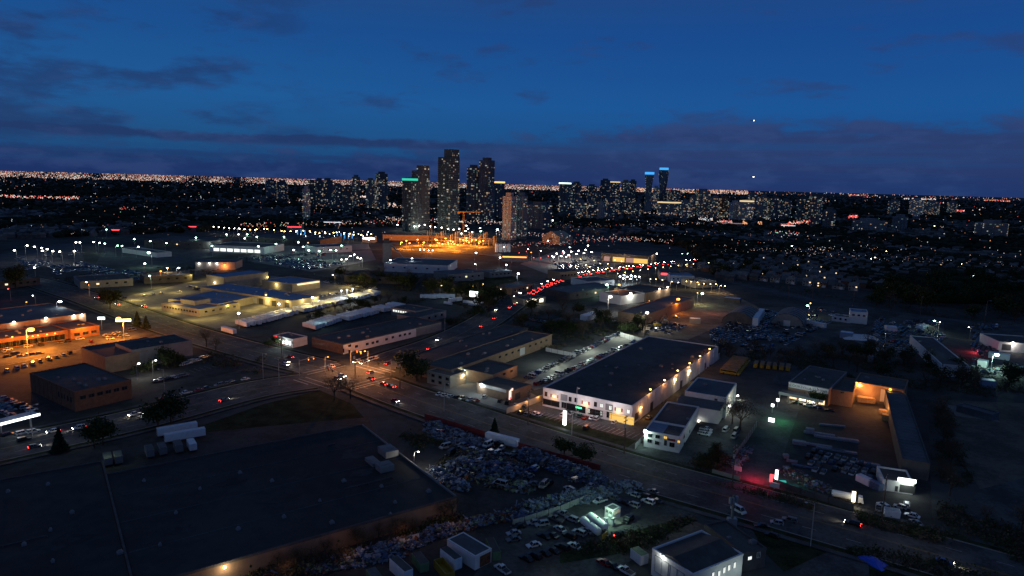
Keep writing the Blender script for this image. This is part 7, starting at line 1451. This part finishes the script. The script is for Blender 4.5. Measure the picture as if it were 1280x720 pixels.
for k in range(-90, 90):
    for j in range(-90, 90):
        for side in (0, 1):
            q = Vector((400, 700)) + dirB * (k * 43 + (13 if side else -10)) + dirA * (j * 11.8 + rnd.uniform(-1, 1))
            if q.y < 380 or q.y > 1500: continue
            px, py = P(*q)
            if inpoly(px, py, hz[0][0]) and min((q - p).length for p in lineC[::4]) > 25 and min((q - p).length for p in lineB[::6]) > 30: cand.append((q.length, q, side, px, py))
cand.sort(key=lambda c: c[0])
for (d_, q, side, px, py) in cand[:300]:
    z_ = 'just beyond the back road' if py > 345 else ('in the middle of the suburb' if py > 328 else 'in the far suburb')
    sd = 'left' if px < 980 else ('centre' if px < 1120 else 'right'); i = rnd.randrange(6)
    dup(HP[i], q, AA + (0 if side else math.pi) + R(rnd.uniform(-4, 4)), ['gabled house with plain dark roof', 'hip-roofed house with paler roof', 'gabled house with one upper window lit', 'pale-roofed gabled house with its right window lit', 'low wide hip-roofed bungalow', 'grey-roofed house with two lit windows'][i] + ' ' + z_ + ', ' + sd, 'houses of the dark suburb', scale=.75)
print('houses', len(cand)); 
for o in HP: drop(o)
sk = [c for c in cand[300:]]
# street trees of the suburb as one mass, and the far wooded city
b = MB()
def lump(x, y, r_): b.ball((x, y, r_ * .5), r_, 6, 4, (1, 1, .75), .6)
def blocked(px, py): return False
keep = [[(0, 280), (480, 278), (660, 270), (840, 300), (840, 345), (760, 345), (640, 400), (500, 380), (0, 420)]]
openp = [[(-10, 300), (300, 288), (470, 284), (660, 280), (850, 310), (905, 352), (880, 400), (-10, 420)], [(838, 352), (1290, 400), (1290, 720), (838, 720)]]
nl = 0
for i in range(26000):
    px = rnd.uniform(-60, 1340); d_ = 5 + 130 * rnd.random() ** 1.7; py = hor(px) + d_; q = G(px, py)
    if any(inpoly(px, py, o_) for o_ in openp): continue
    if d_ > 50 and 560 < px < 620 and rnd.random() < .5: continue
    dist = q.length
    if pnoise(Vector((q.x / 160, q.y / 300, 3))) < -.18 and d_ > 14: continue
    r_ = rnd.uniform(3.2, 5.6) * (1 if dist < 900 else 1.3 if dist < 2500 else 2.0); lump(q.x, q.y, r_); nl += 1
    if nl > 15500: break
tag(b.build('far_woodland', 'leaf_far'), 'dark mass of tree crowns spreading over the far suburbs to the horizon', 'woodland', kind='stuff')
b = MB()
for i in range(11000):
    px = rnd.uniform(-60, 1340); d_ = 9 + 105 * rnd.random() ** 1.5; py = hor(px) + d_; q = G(px, py)
    if any(inpoly(px, py, o_) for o_ in openp) or (inpoly(px, py, hz[0][0]) and q.length < (cand[299][0] if len(cand) > 299 else 900)): continue
    if pnoise(Vector((q.x / 160, q.y / 300, 3))) > .12: continue
    a_ = rnd.choice((AA, AB_)); b.k = rnd.randrange(2); M = Matrix.Translation((q.x, q.y, 0)) @ Matrix.Rotation(a_, 4, 'Z'); w_ = rnd.uniform(7, 11); b.box(-w_ / 2, w_ / 2, -3.4, 3.4, 0, 4., M)
    n_ = len(b.v); b.v += [tuple(M @ Vector(p)) for p in ((-w_ / 2 - .3, -3.8, 4.), (w_ / 2 + .3, -3.8, 4.), (w_ / 2 + .3, 3.8, 4.), (-w_ / 2 - .3, 3.8, 4.), (-w_ / 2, 0, 6), (w_ / 2, 0, 6))]
    for f in ((0, 1, 5, 4), (2, 3, 4, 5), (1, 2, 5), (3, 0, 4)): b.f.append(tuple(n_ + k for k in f)); b.mi.append(b.k)
tag(b.build('distant_houses', ['roof_shingle', 'roof_shingle_pale']), 'countless small dark roofs of the far suburbs between the trees', 'houses', kind='stuff')

b = MB()
def brush(poly, n, s0=.5, s1=1.3):
    ws = [G(*p) for p in poly]; wp = [(p.x, p.y) for p in ws]; x0, x1 = min(p.x for p in ws), max(p.x for p in ws); y0, y1 = min(p.y for p in ws), max(p.y for p in ws); k = t = 0
    while k < n and t < n * 40:
        t += 1; x, y = rnd.uniform(x0, x1), rnd.uniform(y0, y1)
        if not inpoly(x, y, wp) or pnoise(Vector((x / 14, y / 14, 1))) < -.12: continue
        k += 1; r_ = rnd.uniform(s0, s1); b.k = rnd.randrange(2)
        for q_ in range(26):
            p = Vector((x + rnd.gauss(0, .6) * r_, y + rnd.gauss(0, .6) * r_, abs(rnd.gauss(0, .7)) * r_)); u_ = Vector((rnd.gauss(0, 1), rnd.gauss(0, 1), rnd.gauss(0, 1))).normalized(); v_ = u_.orthogonal(); s_ = r_ * rnd.uniform(.12, .3)
            b.poly([p + u_ * s_, p + v_ * s_ * .6, p - u_ * s_, p - v_ * s_ * .6])
for pl, n in (([(890, 440), (1010, 440), (1180, 455), (1290, 485), (1290, 505), (1165, 490), (1000, 462), (930, 455)], 900), ([(640, 395), (700, 388), (800, 405), (812, 420), (775, 416), (690, 440), (640, 430)], 700), ([(1168, 505), (1190, 520), (1215, 600), (1200, 640), (1300, 672), (1300, 700), (1175, 655)], 380), 
              ([(380, 395), (500, 374), (540, 372), (500, 388), (390, 408)], 260), ([(400, 348), (560, 350), (640, 372), (610, 398), (540, 368), (470, 362)], 700), ([(250, 440), (330, 448), (330, 470), (250, 455)], 90), ([(130, 452), (200, 440), (245, 452), (180, 475)], 160), ([(700, 690), (860, 648), (870, 652), (790, 695)], 120), ([(570, 560), (520, 545), (500, 545), (560, 590)], 120), ([(560, 400), (606, 386), (560, 412)], 90),
              ([(905, 350), (1050, 378), (1180, 398), (1290, 410), (1290, 402), (1100, 378), (960, 352)], 240), ([(60, 348), (250, 330), (330, 322), (260, 345), (100, 356)], 320), ([(850, 585), (905, 560), (915, 580), (890, 600)], 120), ([(300, 722), (500, 668), (575, 642), (578, 652), (480, 694), (320, 738)], 300), ([(1040, 690), (1100, 705), (1240, 735), (1250, 725), (1110, 688)], 120), ([(870, 600), (1240, 700), (1290, 705), (1290, 690), (1100, 650)], 260)): brush(pl, n)
tag(b.build('scrub', ['twig_brown', 'leaf_dark']), 'low dark scrub and weeds growing over the verges and empty plots', 'scrub', kind='stuff')

# ------------------------------------------------------------------ the far carpet of city lights
b = MB(); FM = ['far_white', 'far_cool', 'far_orange', 'far_red', 'far_green', 'far_dim']
def dot(px, d_, wts, s_=.5, z=None):
    py = hor(px) + d_; q = G(px, py); dist = q.length; z = z if z is not None else rnd.uniform(9, 13) + dist * .0003
    b.k = rnd.choices(range(6), wts)[0]; b.octa((q.x, q.y, z), s_ * dist / FP * 1.05 * rnd.uniform(.6, 1.25))
for i in range(17000):                                   # the glittering horizon band
    px = rnd.uniform(-40, 1320)
    dens = .95 if px < 745 else (.7 if px < 935 else .06)
    cl = pnoise(Vector((px / 22., 1.7, 0)))
    if rnd.random() > dens * (.74 + .95 * cl): continue
    th = (8.5 if px < 420 else 7) if px < 745 else (5.5 if px < 935 else 5)
    d_ = 1.0 + th * rnd.random() ** (1.25 - .5 * cl)
    if px > 745 and px < 935: wt, sz_ = (3, 1, 5, .7, .2, 3), .40
    elif px >= 935: wt, sz_ = (2, 1, 1.5, 2, .2, 7), .40
    elif d_ > 4.2: wt, sz_ = (7, 2.2, 1.2, .6, .1, 8), .36
    else: wt, sz_ = (4, .5, 3.0, 1.8, .1, 10), .32
    dot(px, d_, wt, sz_)
for i in range(2200):                                   # thinning out over the suburbs
    px = rnd.uniform(-20, 1300); d_ = 10 + 78 * rnd.random() ** 1.6
    cl = pnoise(Vector((px / 45., d_ / 9., 5.)))
    if cl < -.05 or rnd.random() > (.75 if 250 < px < 960 else .55): continue
    dot(px, d_, (3, 2.5, 2, .5, .4, 7), .36 + (.2 if rnd.random() < .08 else 0))
def streak(x0, d0, x1, d1, n, wts, s_=.5):
    for i in range(int(n * 1.5)): f = rnd.random(); dot(x0 + (x1 - x0) * f, d0 + (d1 - d0) * f + rnd.uniform(-.7, .7), wts, s_, z=rnd.uniform(9, 14))
streak(0, 37, 28, 38, 26, (4, 1, 2, 4, 0, 0)); streak(28, 38, 100, 37, 55, (2, 1, 2, 7, 0, 1)); streak(80, 39, 98, 38, 14, (5, 2, 1, 0, 0, 0)); streak(150, 51, 172, 51, 14, (1, 0, 2, 4, 0, 2), .4)
streak(440, 25, 470, 24, 60, (5, 3, 1, .5, 0, 0), .6); streak(470, 33, 495, 35, 40, (6, 2, 2, 0, 0, 0), .5); streak(1060, 35, 1072, 34, 28, (1, 0, 0, 8, 0, 0), .7); streak(985, 47, 1020, 42, 60, (3, 0, 3, 4, 0, 0), .6); streak(975, 50, 990, 49, 20, (1, 0, 1, 6, 0, 0), .5)
streak(870, 44, 890, 44, 20, (4, 3, 0, 0, 0, 0), .5); streak(896, 46, 915, 47, 34, (2, 1, 1, 6, 0, 0), .5); streak(928, 48, 934, 48, 8, (1, 0, 6, 0, 0, 0), .9); streak(946, 48, 952, 48, 6, (1, 0, 6, 0, 0, 0), .8); streak(1196, 22, 1206, 22, 10, (1, 0, 0, 5, 0, 0), .6); streak(1060, 3, 1084, 3, 22, (1, 0, 1, 6, 0, 0), .5); streak(1230, 5, 1262, 6, 30, (1, 0, 3, 5, 0, 0), .5); streak(1130, 6, 1170, 6, 26, (5, 2, 1, 0, 0, 0), .5)
streak(410, 20, 430, 24, 26, (5, 2, 1, 1, 0, 0), .5); streak(300, 71, 500, 60, 90, (3, 1, 4, 3, 1, 0), .45); streak(480, 55, 640, 58, 90, (5, 3, 1, 1, 0, 0), .45); streak(620, 72, 840, 78, 100, (4, 2, 3, 2, 0, 0), .4); streak(640, 90, 800, 75, 90, (3, 2, 2, 4, 0, 0), .35)
streak(700, 60, 880, 50, 50, (2, 2, 2, 1, 0, 4), .3); streak(590, 42, 690, 44, 60, (3, 1, 3, 1, 0, 1), .45); streak(370, 32, 560, 40, 80, (4, 3, 3, .5, .3, 2), .4); streak(700, 35, 860, 38, 60, (4, 2, 3, .5, .3, 2), .38)
streak(960, 60, 1010, 62, 14, (2, 1, 1, 3, 2, 0), .5); streak(980, 90, 1290, 100, 50, (3, 2, 1, 0, 0, 5), .28); streak(900, 90, 1100, 80, 40, (3, 3, 1, 0, 0, 4), .3)
tag(b.build('distant_city_lights', FM), 'glittering carpet of countless tiny white, orange and red city lights reaching to the horizon', 'city lights', kind='stuff')
# blue lit columns of the far lot
for i in range(8):
    px = 408 + i * 4.6 - (36 if i < 3 else 0); t = thing('blue_light_column', 'slim blue light column, ' + ordw(i) + ' from the left in the far blue-lit lot', 'light column', (*G(px, 299 - (4 if i < 3 else 0)), 0), 0, 'blue light columns'); bb = MB(); bb.box(-.35, .35, -.35, .35, 1., 7.5); bb.build('tube', 'sign_blue', t); bb = MB(); bb.box(-.5, .5, -.5, .5, 0, .997); bb.build('foot', 'dark_metal', t)
# two aircraft lights in the sky
for (px, py, s_, lb) in ((939.5, 221, .8, 'tiny white aircraft light low over the right-hand towers'), (940, 150.5, .55, 'tiny faint aircraft light high in the clouds')):
    c = AT(px, py, 5000); t = thing('aircraft', lb, 'aircraft', c, 0); bb = MB(); bb.tube((-14, 0, 0), (14, 0, 0), 1.6, 1., 8); bb.box(-2, 2, -14, 14, -.3, .3); bb.build('airframe', 'metal_grey', t); bb = MB(); bb.ball((14, 0, 0), 4.2 * s_, 6, 4); bb.build('landing_light', 'lamp_white', t)
for p in protos.values(): drop(p)
drop(TR)

print('objects', len(bpy.data.objects), 'cars', ncar[0], 'lights', sum(o.type == 'LIGHT' for o in bpy.data.objects))

# ------------------------------------------------------------------ bring the whole place to true size (drone flying at about 106 m)
K_ = 1 / VS
for o in bpy.data.objects:
    if o.type == 'LIGHT' and o.data.type != 'SUN': o.data.energy *= K_ * K_; o.data.shadow_soft_size *= K_
    if o.parent is None:
        o.location = o.location * K_
        if o.type not in ('LIGHT', 'CAMERA'): o.scale = o.scale * K_
cam.matrix_world = Matrix.Translation((0, 0, CH * K_)) @ Matrix((Rt, Up, -Fw)).transposed().to_4x4()
